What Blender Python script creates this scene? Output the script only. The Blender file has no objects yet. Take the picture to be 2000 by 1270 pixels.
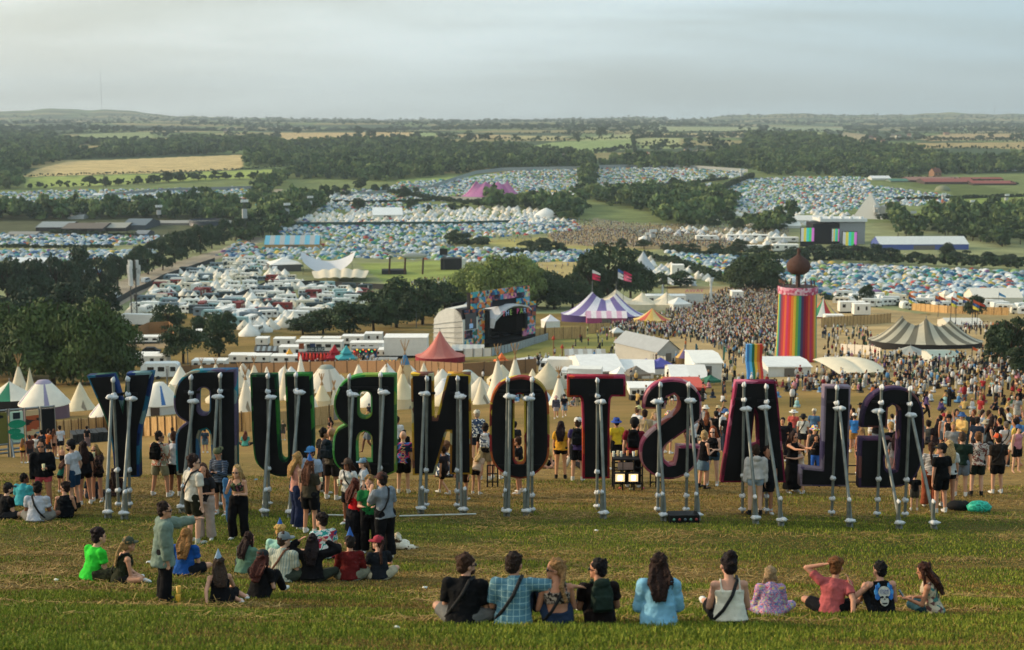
import bpy, bmesh, math, random
import numpy as np
from mathutils import Vector, Matrix, Euler
from math import sin, cos, pi, radians, sqrt, atan, atan2, tan
rng = np.random.default_rng(7); random.seed(7)
SC = bpy.context.scene
COL = SC.collection
# ------------------------------------------------------------------ camera model
F = 2800.0; W, Hh = 2000, 1270
PITCH = atan(400/2800.0)
cP, sP = cos(PITCH), sin(PITCH)
def ray(px, py):
    x = (px-1000)/F; u = (635-py)/F
    return np.array([x, cP+u*sP, -sP+u*cP])
def project(P):
    P = np.asarray(P, float); x, y, z = P[..., 0], P[..., 1], P[..., 2]
    dep = np.maximum(y*cP-z*sP, 1e-3); up = y*sP+z*cP
    return 1000+F*x/dep, 635-F*up/dep, dep
# ------------------------------------------------------------------ terrain
prof = [(-60,-14),(0,1.7),(8,3.7),(14.4,5.42),(16.3,5.92),(19.5,6.85),(23,7.75),(25.1,8.2),(27.6,8.62),(34,9.5),(39,10.0),(48,11.6),(60,13.9),
        (80,17.6),(104,21.8),(135,26.8),(165,31.2),(230,39.0),(300,46.5),(400,56.8),(500,64.2),(600,69.0),(750,71.6),(1075,70.6),
        (1370,69.2),(1800,59.5),(2400,52.5),(3500,40.),(4500,31),(5500,24),(8000,16),(11000,8),(16000,60)]
PD = np.array([p[0] for p in prof], float); PH = np.array([p[1] for p in prof], float)
LDT = np.linspace(math.log(5), math.log(20000), 1500)
def _d2(d): return np.interp(d, PD, PH)
hh = _d2(np.exp(LDT)-5+0.0)
k = np.exp(-np.linspace(-2.4, 2.4, 17)**2); k /= k.sum()
HST = np.convolve(np.pad(hh, 8, mode='edge'), k, 'valid')
crest_px = [-800, 0, 60, 120, 230, 300, 340, 400, 520, 700, 900, 1000, 1140, 1200, 1260, 1300, 1380, 1440, 1500, 1560, 1700, 1800, 1840, 2000, 2800]
crest_y = [222, 217, 216, 213, 215, 221, 226, 229, 231, 234, 235, 236, 233, 229, 230, 233, 231, 225, 223, 223, 226, 222, 221, 224, 222]
def sstep(a, b, x):
    t = np.clip((x-a)/(b-a), 0, 1); return t*t*(3-2*t)
def wave(x, y, s, ph=0.):
    return (np.sin(x/s+ph)+np.sin(y/s*1.3+2.1+ph)+np.sin((x+y)/s*.7+ph*2)+np.sin((x-1.7*y)/s*.53+1.+ph))/4
def terr(x, y):
    x = np.asarray(x, float); y = np.asarray(y, float)
    d = y
    h = np.interp(np.log(np.maximum(d, -4.9)+5), LDT, HST)
    h = np.where(d < -4.9, -1+0*d, h)
    z = -h
    lat = np.where(x < 0, .07*x, .02*x)
    z = z+lat*sstep(45, 85, d)*(1-sstep(260, 420, d))
    z = z-.012*np.clip(x, -30, 30)*(1-sstep(45, 60, d))
    z = z+wave(x, y, 2.3)*.05*sstep(3, 12, d)*(1-sstep(200, 400, d))
    z = z+wave(x, y, 330, .7)*16*sstep(1700, 4000, d)+wave(x, y, 900, 1.9)*14*sstep(2600, 5000, d)
    z = z-np.where(d > 3000, 4*sstep(3000, 4500, d), 0)
    # far ridge
    px = 1000+F*x/np.maximum(d, 1)
    cy = np.interp(px, crest_px, crest_y)+1.0*np.sin(px/23.)+.6*np.sin(px/9.)
    zc = 11000*np.tan(-PITCH+np.arctan((635-cy)/F))
    t = sstep(7600, 11000, d)
    z = z*(1-t)+zc*t*(1-.35*sstep(11000, 15000, d))
    return z
_dd = np.exp(np.linspace(math.log(9), math.log(11200), 900))
def ground(px, py):
    """world point where the view ray of a photo pixel meets the ground"""
    r = ray(px, py); P = _dd[:, None]*r[None, :]/r[1]
    below = P[:, 2] < terr(P[:, 0], P[:, 1])
    i = int(np.argmax(below)) if below.any() else len(_dd)-1
    a, b = (_dd[i-1], _dd[i]) if i else (5, _dd[0])
    for _ in range(18):
        m = (a+b)/2; q = r*m/r[1]
        if q[2] < float(terr(q[0], q[1])): b = m
        else: a = m
    q = r*b/r[1]
    return Vector((q[0], q[1], float(terr(q[0], q[1]))))
def mpp(p): return (p[1]*cP-p[2]*sP)/F          # metres per photo pixel at a point
def at(px, py, d):                               # point on the pixel ray at world distance d
    r = ray(px, py)*d/ray(px, py)[1]; return Vector(r)
def inpoly(px, py, poly):
    px = np.asarray(px); py = np.asarray(py); res = np.zeros(px.shape, bool); n = len(poly); j = n-1
    for i in range(n):
        xi, yi = poly[i]; xj, yj = poly[j]
        c = ((yi > py) != (yj > py)) & (px < (xj-xi)*(py-yi)/((yj-yi)+1e-9)+xi)
        res ^= c; j = i
    return res
def scatter(poly, step, jit=.4, dmin=10, dmax=11000, frac=1.):
    """jittered world grid of ground points whose photo pixel lies inside poly"""
    P = [ground(a, b) for a, b in poly]
    y0 = max(dmin, min(p.y for p in P)*.97); y1 = min(dmax, max(p.y for p in P)*1.03)
    x0 = min(p.x for p in P)-step; x1 = max(p.x for p in P)+step
    n = (x1-x0)/step*(y1-y0)/step
    if n > 3e6: step *= sqrt(n/3e6)
    gx, gy = np.meshgrid(np.arange(x0, x1, step), np.arange(y0, y1, step))
    gx = gx+rng.uniform(-jit, jit, gx.shape)*step; gy = gy+rng.uniform(-jit, jit, gy.shape)*step
    gx = gx.ravel(); gy = gy.ravel(); gz = terr(gx, gy)
    px, py, dep = project(np.stack([gx, gy, gz], -1))
    m = inpoly(px, py, poly)
    if frac < 1: m &= rng.random(m.shape) < frac
    return np.stack([gx, gy, gz], -1)[m]
# ------------------------------------------------------------------ naming / linking
def tag(o, label=None, cat=None, group=None, kind=None):
    if label: o['label'] = label
    if cat: o['category'] = cat
    if group: o['group'] = group
    if kind: o['kind'] = kind
    return o
def empty(name, loc, rz=0., label=None, cat=None, group=None, scale=1.):
    o = bpy.data.objects.new(name, None); COL.objects.link(o); o.location = loc; o.rotation_euler = (0, 0, rz)
    o.scale = (scale,)*3; o.empty_display_size = .1
    return tag(o, label, cat, group)
def link(name, me, parent=None, loc=None, color=None):
    o = bpy.data.objects.new(name, me); COL.objects.link(o)
    if parent is not None: o.parent = parent
    if loc is not None: o.location = loc
    if color is not None: o.color = (*color, 1)
    return o
def copy_tree(o, parent=None, loc=None, rz=None, scale=None):
    c = o.copy(); COL.objects.link(c)
    if parent is not None: c.parent = parent
    if loc is not None: c.location = loc
    if rz is not None: c.rotation_euler = (0, 0, rz)
    if scale is not None: c.scale = (scale,)*3 if not hasattr(scale, '__len__') else scale
    for ch in KIDS.get(o.name, []):
        copy_tree(ch, c)
    return c
KIDS = {}
def regkids(root):
    for o in list(root.children): KIDS.setdefault(root.name, []).append(o); regkids(o)
# ------------------------------------------------------------------ mesh helpers
def npmesh(name, v, f, mats=None, mi=None, col=None, smooth=False):
    """v (n,3); f (m,k) one face size or list of such arrays"""
    me = bpy.data.meshes.new(name)
    fs = f if isinstance(f, list) and not np.isscalar(f[0][0]) else [f]
    fs = [np.asarray(a, np.int32) for a in fs if len(a)]
    v = np.asarray(v, np.float32)
    me.vertices.add(len(v)); me.vertices.foreach_set('co', v.ravel())
    nl = sum(a.size for a in fs); nf = sum(len(a) for a in fs)
    me.loops.add(nl); me.loops.foreach_set('vertex_index', np.concatenate([a.ravel() for a in fs]))
    me.polygons.add(nf)
    tot = np.concatenate([np.full(len(a), a.shape[1], np.int32) for a in fs])
    st = np.concatenate([[0], np.cumsum(tot)[:-1]]).astype(np.int32)
    me.polygons.foreach_set('loop_start', st); me.polygons.foreach_set('loop_total', tot)
    if mi is not None: me.polygons.foreach_set('material_index', np.asarray(mi, np.int32))
    if smooth: me.polygons.foreach_set('use_smooth', np.ones(nf, bool))
    for m in mats or []: me.materials.append(m)
    if col is not None:
        ca = me.color_attributes.new('Col', 'FLOAT_COLOR', 'POINT')
        c4 = np.ones((len(v), 4), np.float32); c4[:, :3] = col; ca.data.foreach_set('color', c4.ravel())
    me.update(calc_edges=True); me.validate()
    return me
def replicate(pv, pf, pos, rot, scl, pc=None, col=None):
    """copies of a small proto (pv verts, pf faces) -> big arrays. scl (n,) or (n,3)"""
    n = len(pos); pv = np.asarray(pv, float); nv = len(pv)
    scl = np.asarray(scl, float); scl = scl[:, None]*np.ones((1, 3)) if scl.ndim == 1 else scl
    c, s = np.cos(rot), np.sin(rot)
    q = pv[None]*scl[:, None, :]
    x = q[..., 0]*c[:, None]-q[..., 1]*s[:, None]; y = q[..., 0]*s[:, None]+q[..., 1]*c[:, None]
    V = np.stack([x, y, q[..., 2]], -1)+pos[:, None, :]
    Fc = (np.asarray(pf)[None]+(np.arange(n)*nv)[:, None, None]).reshape(-1, np.asarray(pf).shape[1])
    return V.reshape(-1, 3), Fc
class MB:
    """collects shapes into one mesh, faces carry a material slot"""
    def __init__(s): s.v = []; s.f = []; s.m = []; s.n = 0; s.sm = []
    def add(s, v, f, mi=0, M=None, smooth=False):
        v = np.asarray(v, float)
        if M is not None:
            M = np.array(M); v = v@M[:3, :3].T+M[:3, 3]
        s.v.append(v)
        for a in f: s.f.append([i+s.n for i in a]); s.m.append(mi); s.sm.append(smooth)
        s.n += len(v); return s
    def box(s, x0, y0, z0, x1, y1, z1, mi=0, M=None):
        v = [(x0,y0,z0),(x1,y0,z0),(x1,y1,z0),(x0,y1,z0),(x0,y0,z1),(x1,y0,z1),(x1,y1,z1),(x0,y1,z1)]
        return s.add(v, [(0,3,2,1),(4,5,6,7),(0,1,5,4),(1,2,6,5),(2,3,7,6),(3,0,4,7)], mi, M)
    def tube(s, p0, p1, r0, r1=None, n=8, mi=0, cap=True, smooth=True):
        r1 = r0 if r1 is None else r1
        p0 = np.array(p0, float); p1 = np.array(p1, float); d = p1-p0; L = np.linalg.norm(d) or 1e-6; d /= L
        a = np.cross(d, [0, 0, 1.]) if abs(d[2]) < .9 else np.cross(d, [1., 0, 0]); a /= np.linalg.norm(a); b = np.cross(d, a)
        t = np.arange(n)*2*pi/n; c = np.cos(t)[:, None]*a+np.sin(t)[:, None]*b
        v = np.concatenate([p0+c*r0, p1+c*r1]); f = [(i, (i+1) % n, n+(i+1) % n, n+i) for i in range(n)]
        s.add(v, f, mi, smooth=smooth)
        if cap: s.add(v, [tuple(range(n-1, -1, -1)), tuple(range(n, 2*n))], mi)
        return s
    def lathe(s, prof, n=16, c=(0, 0, 0), mi=0, smooth=True, ex=1.):
        t = np.arange(n)*2*pi/n; v = []
        for r, z in prof: v += [(c[0]+r*cos(a), c[1]+r*sin(a)*ex, c[2]+z) for a in t]
        f = []
        for k in range(len(prof)-1):
            f += [(k*n+i, k*n+(i+1) % n, (k+1)*n+(i+1) % n, (k+1)*n+i) for i in range(n)]
        s.add(v, f, mi, smooth=smooth); return s
    def ball(s, c, r, n=10, m=7, mi=0, M=None, noise=0.):
        r = (r,)*3 if not hasattr(r, '__len__') else r; v = []; f = []
        for j in range(m+1):
            ph = pi*j/m
            for i in range(n):
                th = 2*pi*i/n; kk = 1+(random.uniform(-noise, noise) if noise else 0)
                v.append((c[0]+r[0]*sin(ph)*cos(th)*kk, c[1]+r[1]*sin(ph)*sin(th)*kk, c[2]+r[2]*cos(ph)*kk))
        for j in range(m):
            f += [(j*n+i, (j+1)*n+i, (j+1)*n+(i+1) % n, j*n+(i+1) % n) for i in range(n)]
        return s.add(v, f, mi, M, smooth=True)
    def prism(s, pts, y0, y1, mi=0, M=None):
        """polygon in x,z extruded in y"""
        n = len(pts); v = [(x, y0, z) for x, z in pts]+[(x, y1, z) for x, z in pts]
        f = [tuple(range(n)), tuple(range(2*n-1, n-1, -1))]+[(i+n, (i+1) % n+n, (i+1) % n, i) for i in range(n)]
        return s.add(v, f, mi, M)
    def mesh(s, name, mats):
        me = bpy.data.meshes.new(name)
        me.from_pydata(np.concatenate(s.v).tolist() if s.v else [], [], s.f)
        for m in mats: me.materials.append(m)
        me.polygons.foreach_set('material_index', s.m); me.polygons.foreach_set('use_smooth', s.sm)
        me.update(); return me
    def obj(s, name, mats, parent=None, loc=None):
        mats = mats if isinstance(mats, (list, tuple)) else [mats]
        return link(name, s.mesh(name, mats), parent, loc)
# ------------------------------------------------------------------ materials
MATS = {}
def lin(c):
    if isinstance(c, str):
        c = [int(c[i:i+2], 16)/255 for i in (0, 2, 4)]
    return tuple(((v+.055)/1.055)**2.4 if v > .04045 else v/12.92 for v in c)
def newmat(name):
    m = bpy.data.materials.new(name); m.use_nodes = True; nt = m.node_tree
    return m, nt, nt.nodes['Principled BSDF']
def N(nt, t, **kw):
    n = nt.nodes.new(t)
    for k_, v in kw.items():
        if k_.startswith('i_'): n.inputs[k_[2:].replace('_', ' ')].default_value = v
        else: setattr(n, k_, v)
    return n
def mat(c, rough=.8, metal=0., emit=0., var=.12, scale=6., bump=0., spec=.3):
    """plain surface colour (sRGB hex) broken up by a soft noise"""
    key = (c, rough, metal, emit, var, scale, bump)
    if key in MATS: return MATS[key]
    m, nt, b = newmat('surface_'+str(c)); rgb = lin(c)
    b.inputs['Roughness'].default_value = rough; b.inputs['Metallic'].default_value = metal
    b.inputs['Specular IOR Level'].default_value = spec
    if var:
        tc = N(nt, 'ShaderNodeTexCoord'); nz = N(nt, 'ShaderNodeTexNoise'); nz.inputs['Scale'].default_value = scale; nz.inputs['Detail'].default_value = 4
        nt.links.new(tc.outputs['Object'], nz.inputs['Vector'])
        mr = N(nt, 'ShaderNodeMapRange'); mr.inputs['From Min'].default_value = .3; mr.inputs['From Max'].default_value = .7
        mr.inputs['To Min'].default_value = 1-var; mr.inputs['To Max'].default_value = 1+var
        nt.links.new(nz.outputs['Fac'], mr.inputs['Value'])
        vm = N(nt, 'ShaderNodeVectorMath', operation='SCALE'); vm.inputs[0].default_value = rgb
        nt.links.new(mr.outputs['Result'], vm.inputs['Scale']); nt.links.new(vm.outputs['Vector'], b.inputs['Base Color'])
        if bump:
            bp = N(nt, 'ShaderNodeBump'); bp.inputs['Strength'].default_value = bump; bp.inputs['Distance'].default_value = .05
            nt.links.new(nz.outputs['Fac'], bp.inputs['Height']); nt.links.new(bp.outputs['Normal'], b.inputs['Normal'])
    else: b.inputs['Base Color'].default_value = (*rgb, 1)
    if emit:
        b.inputs['Emission Color'].default_value = (*rgb, 1); b.inputs['Emission Strength'].default_value = emit
    MATS[key] = m; return m
def mat_palette(name, cols, scale=3., rough=.85, bump=.0, coord='Object', kind='voronoi', stretch=(1, 1, 1)):
    """patchwork of constant colours (voronoi cells or noise bands)"""
    m, nt, b = newmat(name); b.inputs['Roughness'].default_value = rough; b.inputs['Specular IOR Level'].default_value = .2
    tc = N(nt, 'ShaderNodeTexCoord'); mp = N(nt, 'ShaderNodeMapping'); mp.inputs['Scale'].default_value = stretch
    nt.links.new(tc.outputs[coord], mp.inputs['Vector'])
    cr = N(nt, 'ShaderNodeValToRGB'); cr.color_ramp.interpolation = 'CONSTANT'
    if kind == 'voronoi':
        vo = N(nt, 'ShaderNodeTexVoronoi'); vo.inputs['Scale'].default_value = scale; nt.links.new(mp.outputs[0], vo.inputs['Vector'])
        sp = N(nt, 'ShaderNodeSeparateColor'); nt.links.new(vo.outputs['Color'], sp.inputs[0]); src = sp.outputs[0]
    else:
        vo = N(nt, 'ShaderNodeTexNoise'); vo.inputs['Scale'].default_value = scale; vo.inputs['Detail'].default_value = 3
        nt.links.new(mp.outputs[0], vo.inputs['Vector']); mr = N(nt, 'ShaderNodeMapRange'); mr.inputs['From Min'].default_value = .3; mr.inputs['From Max'].default_value = .7
        nt.links.new(vo.outputs['Fac'], mr.inputs['Value']); src = mr.outputs[0]
    nt.links.new(src, cr.inputs[0])
    el = cr.color_ramp.elements; n = len(cols)
    while len(el) < n: el.new(.5)
    for i, c in enumerate(cols): el[i].position = i/n; el[i].color = (*lin(c), 1)
    nt.links.new(cr.outputs[0], b.inputs['Base Color'])
    if bump:
        nz = N(nt, 'ShaderNodeTexNoise'); nz.inputs['Scale'].default_value = 14; nt.links.new(tc.outputs[coord], nz.inputs['Vector'])
        bp = N(nt, 'ShaderNodeBump'); bp.inputs['Strength'].default_value = bump; bp.inputs['Distance'].default_value = .04
        nt.links.new(nz.outputs['Fac'], bp.inputs['Height']); nt.links.new(bp.outputs['Normal'], b.inputs['Normal'])
    return m
def mat_attr(name, rough=.85, var=.25, scale=3., spec=.2, bump=0.):
    m, nt, b = newmat(name); b.inputs['Roughness'].default_value = rough; b.inputs['Specular IOR Level'].default_value = spec
    a = N(nt, 'ShaderNodeAttribute', attribute_name='Col')
    tc = N(nt, 'ShaderNodeTexCoord'); nz = N(nt, 'ShaderNodeTexNoise'); nz.inputs['Scale'].default_value = scale
    nt.links.new(tc.outputs['Object'], nz.inputs['Vector'])
    mr = N(nt, 'ShaderNodeMapRange'); mr.inputs['From Min'].default_value = .3; mr.inputs['From Max'].default_value = .7
    mr.inputs['To Min'].default_value = 1-var; mr.inputs['To Max'].default_value = 1+var
    nt.links.new(nz.outputs['Fac'], mr.inputs['Value'])
    vm = N(nt, 'ShaderNodeVectorMath', operation='SCALE'); nt.links.new(a.outputs['Color'], vm.inputs[0]); nt.links.new(mr.outputs[0], vm.inputs['Scale'])
    nt.links.new(vm.outputs['Vector'], b.inputs['Base Color']); return m
def mat_obj(name, rough=.85, var=.15, scale=8., bump=0., spec=.2):
    """colour comes from the object's own colour"""
    m, nt, b = newmat(name); b.inputs['Roughness'].default_value = rough; b.inputs['Specular IOR Level'].default_value = spec
    a = N(nt, 'ShaderNodeObjectInfo')
    tc = N(nt, 'ShaderNodeTexCoord'); nz = N(nt, 'ShaderNodeTexNoise'); nz.inputs['Scale'].default_value = scale; nz.inputs['Detail'].default_value = 4
    nt.links.new(tc.outputs['Object'], nz.inputs['Vector'])
    mr = N(nt, 'ShaderNodeMapRange'); mr.inputs['From Min'].default_value = .3; mr.inputs['From Max'].default_value = .7
    mr.inputs['To Min'].default_value = 1-var; mr.inputs['To Max'].default_value = 1+var
    nt.links.new(nz.outputs['Fac'], mr.inputs['Value'])
    vm = N(nt, 'ShaderNodeVectorMath', operation='SCALE'); nt.links.new(a.outputs['Color'], vm.inputs[0]); nt.links.new(mr.outputs[0], vm.inputs['Scale'])
    nt.links.new(vm.outputs['Vector'], b.inputs['Base Color'])
    if bump:
        bp = N(nt, 'ShaderNodeBump'); bp.inputs['Strength'].default_value = bump; bp.inputs['Distance'].default_value = .03
        nt.links.new(nz.outputs['Fac'], bp.inputs['Height']); nt.links.new(bp.outputs['Normal'], b.inputs['Normal'])
    return m
M_cloth = mat_obj('cloth', .9, .2, 7., .9, .12)
M_skin = mat_obj('skin', .6, .06, 6., 0, .35)
M_hair = mat_obj('hair', .75, .4, 40., .8, .2)
M_leaf = mat_obj('leaves', .75, .45, .55, 0, .25)
M_bark = mat('3a2f24', .95, var=.3)
M_tint = mat_obj('painted', .6, .08, 3.)
M_tentcol = mat_attr('tent_fabric', .6, .06, .5)
M_crowdcol = mat_attr('crowd_clothes', .9, .1, 4.)
M_vegcol = mat_attr('foliage', .8, .35, .09)
WHITE = mat('e6e4dc', .7, var=.07, scale=1.5); CANVAS = mat('d9cfb8', .85, var=.08, scale=2.); BLACK = mat('14151a', .8, var=.2)
STEEL = mat('8f9496', .42, metal=.75, var=.12); DARKSTEEL = mat('3c4043', .5, metal=.5, var=.15); GLASS = mat('1a2228', .15, var=0, spec=.6)
# ------------------------------------------------------------------ camera, world, sun
cam = bpy.data.cameras.new('camera'); co = bpy.data.objects.new('camera', cam); COL.objects.link(co); SC.camera = co
co.rotation_euler = (pi/2-PITCH, 0, 0); cam.sensor_width = 36; cam.lens = F*36/2000; cam.clip_end = 60000; cam.clip_start = .5
cam.dof.use_dof = True; cam.dof.focus_distance = 33; cam.dof.aperture_fstop = 1.8
SUN_EL, SUN_AZ = radians(18), radians(-76)   # azimuth from the view direction, negative = left
sd = Vector((sin(SUN_AZ)*cos(SUN_EL), cos(SUN_AZ)*cos(SUN_EL), sin(SUN_EL)))
sl = bpy.data.lights.new('sun', 'SUN'); so = bpy.data.objects.new('sun', sl); COL.objects.link(so)
sl.energy = 5.0; sl.angle = radians(.6); sl.color = (1, .77, .50); so.rotation_euler = sd.to_track_quat('Z', 'Y').to_euler()
w = bpy.data.worlds.new('World'); SC.world = w; w.use_nodes = True; nt = w.node_tree
bg = nt.nodes['Background']
sky = N(nt, 'ShaderNodeTexSky', sky_type='NISHITA'); sky.sun_disc = False; sky.sun_elevation = SUN_EL; sky.sun_rotation = SUN_AZ
sky.air_density = 1.2; sky.dust_density = 2.2; sky.ozone_density = 1.2; sky.altitude = 100
tc = N(nt, 'ShaderNodeTexCoord'); mp = N(nt, 'ShaderNodeMapping'); mp.inputs['Scale'].default_value = (1.1, 1.1, 9); mp.inputs['Rotation'].default_value = (0, radians(5), radians(20))
nz = N(nt, 'ShaderNodeTexNoise'); nz.inputs['Scale'].default_value = 2.1; nz.inputs['Detail'].default_value = 7; nz.inputs['Distortion'].default_value = .5
nt.links.new(tc.outputs['Generated'], mp.inputs[0]); nt.links.new(mp.outputs[0], nz.inputs['Vector'])
cr = N(nt, 'ShaderNodeValToRGB'); cr.color_ramp.elements[0].position = .38; cr.color_ramp.elements[1].position = .62
cr.color_ramp.elements[0].color = (.55, .55, .55, 1); cr.color_ramp.elements[1].color = (.98, .98, .98, 1)
nt.links.new(nz.outputs['Fac'], cr.inputs[0])
# thin high cloud veil: brighter towards the sun (left) and the horizon
sx = N(nt, 'ShaderNodeSeparateXYZ'); nt.links.new(tc.outputs['Generated'], sx.inputs[0])
mr = N(nt, 'ShaderNodeMapRange'); mr.inputs['From Min'].default_value = -.45; mr.inputs['From Max'].default_value = .45; nt.links.new(sx.outputs[0], mr.inputs[0])
vc = N(nt, 'ShaderNodeMix', data_type='RGBA'); vc.inputs[6].default_value = (13.6, 13.9, 12.7, 1); vc.inputs[7].default_value = (5.8, 8.5, 10.1, 1)
nt.links.new(mr.outputs[0], vc.inputs[0])
mx = N(nt, 'ShaderNodeMix', data_type='RGBA')
nt.links.new(cr.outputs[0], mx.inputs[0]); nt.links.new(sky.outputs[0], mx.inputs[6]); nt.links.new(vc.outputs[2], mx.inputs[7])
nt.links.new(mx.outputs[2], bg.inputs[0]); bg.inputs[1].default_value = .105
vs = SC.view_settings; vs.view_transform = 'Standard'; vs.look = 'None'; vs.exposure = -.24; vs.gamma = 1
SC.cycles.max_bounces = 5; SC.cycles.diffuse_bounces = 3; SC.cycles.transparent_max_bounces = 6; SC.cycles.volume_bounces = 0
SC.cycles.use_adaptive_sampling = True; SC.cycles.adaptive_threshold = .02
SC.render.use_persistent_data = False
# ------------------------------------------------------------------ ground sheet with its fields
FIELDS = [  # photo polygon, colour, kind of surface
 ([(40,346),(75,330),(130,316),(480,302),(470,331),(300,338),(60,345)], 'c9b27e'),
 ([(45,366),(60,347),(300,341),(470,333),(560,330),(556,346),(300,356),(200,362),(60,368)], '9aa85a'),
 ([(120,274),(160,262),(290,258),(300,268),(260,280),(180,280)], '8f9a6a'),
 ([(350,264),(440,261),(440,270),(350,272)], 'a2a070'),
 ([(530,260),(800,258),(870,262),(780,268),(560,276)], 'c4aa78'),
 ([(810,258),(870,262),(840,267),(800,266)], '93a36c'),
 ([(890,262),(1000,264),(1000,272),(900,270)], 'b59f70'),
 ([(845,281),(905,281),(905,287),(850,286)], 'c8ab77'),
 ([(1010,265),(1110,266),(1080,276),(1015,272)], 'b0a676'),
 ([(1120,270),(1230,262),(1240,273),(1130,276)], 'a3a872'),
 ([(1040,285),(1080,278),(1235,273),(1240,290),(1160,300),(1045,298)], '8e9f66'),
 ([(1260,262),(1500,258),(1500,268),(1260,268)], 'bcab78'),
 ([(1240,270),(1330,270),(1330,284),(1250,284)], 'a5a874'), ([(1250,285),(1340,284),(1340,290),(1250,291)], '94a068'),
 ([(1240,306),(1310,305),(1320,314),(1240,314)], '8d9d66'), ([(1280,248),(1480,249),(1480,256),(1290,256)], '9ba27a'),
 ([(1500,248),(1650,250),(1640,258),(1500,257)], '8d9a78'), ([(1500,258),(1545,260),(1520,266),(1500,266)], 'c0ab7c'),
 ([(1588,258),(1612,259),(1605,268),(1590,267)], '9aa268'), ([(1645,258),(1700,264),(1690,278),(1640,272)], 'a59674'),
 ([(1800,268),(1850,262),(2000,262),(2000,272),(1810,276)], 'b09a6e'), ([(1670,283),(1780,280),(2000,278),(2000,292),(1900,288),(1740,292),(1680,292)], 'ab9768'),
 ([(1840,306),(2000,302),(2000,312),(1900,316)], 'a3845f'),
 ([(120,290),(200,285),(205,296),(170,304),(130,300)], 'b8a070'),
 ([(770,352),(900,345),(1000,336),(1000,348),(880,352),(800,360)], '96a45e'),
 ([(1690,350),(1760,345),(1900,360),(1990,376),(1990,390),(1860,392),(1860,376),(1790,366)], '5f6b38'),
 ([(1760,420),(1860,392),(2000,378),(2000,408),(1880,425),(1800,424)], '7f8f48'),
 ([(200,375),(250,372),(250,384),(210,388)], '97a25a'),
 ([(940,470),(1130,460),(1300,470),(1280,490),(1060,485),(900,478)], 'a9a060'),
 ([(990,520),(1080,505),(1170,505),(1160,545),(1100,560),(1060,560)], 'b5a26c'),
 ([(700,515),(900,508),(905,570),(760,560)], '8e9a50'),
 ([(1040,640),(1240,635),(1240,690),(1420,700),(1240,690),(1040,700),(900,700),(900,680)], '8a8548'),
 ([(200,560),(350,510),(420,490),(500,465),(515,470),(440,500),(360,530),(270,560),(200,600)], 'a89c88'),
 ([(1780,560),(2000,600),(2000,640),(1900,640),(1740,590)], 'a89467'),
 ([(285,635),(345,640),(330,680),(245,680),(245,650)], 'a0896a'),
 ([(1060,438),(1280,440),(1440,450),(1520,470),(1520,490),(1420,492),(1250,486),(1080,478)], 'a08c66'),
 ([(1160,425),(1300,448),(1540,440),(1540,475),(1300,470),(1150,440)], '8a8468'),
 ([(-40,420),(480,420),(480,450),(300,470),(-40,462)], '55583f'),
 ([(1300,560),(1540,560),(1700,600),(2000,640),(2000,720),(1700,745),(1400,745),(1200,700),(1340,650)], 'b39a6e'),
]
def ground_mesh():
    rows = np.concatenate([np.linspace(-40, 9, 18), np.exp(np.linspace(math.log(9.3), math.log(15500), 760))])
    t = np.linspace(-1, 1, 521)
    X = t[None, :]*(14+np.maximum(rows, 0)*.56)[:, None]+0*rows[:, None]; Y = np.repeat(rows[:, None], len(t), 1)
    Z = terr(X, Y); V = np.stack([X, Y, Z], -1).reshape(-1, 3)
    nr, nc = X.shape; i = np.arange(nr-1)[:, None]*nc+np.arange(nc-1)[None, :]
    Fq = np.stack([i, i+1, i+nc+1, i+nc], -1).reshape(-1, 4)
    px, py, dep = project(V); d = V[:, 1]
    nz = wave(V[:, 0], V[:, 1], 6.)+.6*wave(V[:, 0], V[:, 1]*2.2, 2.2, 1.)
    g = np.array(lin('444f1d')); dry = np.array(lin('967846')); c = np.zeros((len(V), 3))
    # mix of green and dry colour by distance, greener band nearside of the letters
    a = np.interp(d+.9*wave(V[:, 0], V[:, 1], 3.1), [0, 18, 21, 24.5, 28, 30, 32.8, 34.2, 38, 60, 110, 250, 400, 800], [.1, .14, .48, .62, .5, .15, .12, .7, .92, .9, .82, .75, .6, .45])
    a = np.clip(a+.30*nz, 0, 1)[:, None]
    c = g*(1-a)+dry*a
    fl = d > 450; c[fl] = np.array(lin('8b8f66'))
    c[(d > 1000)] = np.array(lin('75804f'))[None]; far = d > 1700; h2 = (np.sin(V[:, 0]/190+np.floor(V[:, 1]/260)*2.4)+wave(V[:, 0], V[:, 1], 210))
    cc = np.where((h2 > .5)[:, None], np.array(lin('948a5e')), np.where((h2 > -.1)[:, None], np.array(lin('6c7c4c')), np.array(lin('42543a'))))
    c[far] = cc[far]
    for poly, colr in FIELDS:
        m = inpoly(px, py, poly) & (d > 60); c[m] = lin(colr)
    return npmesh('ground', V, Fq, [M_ground], col=c, smooth=True)
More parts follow.
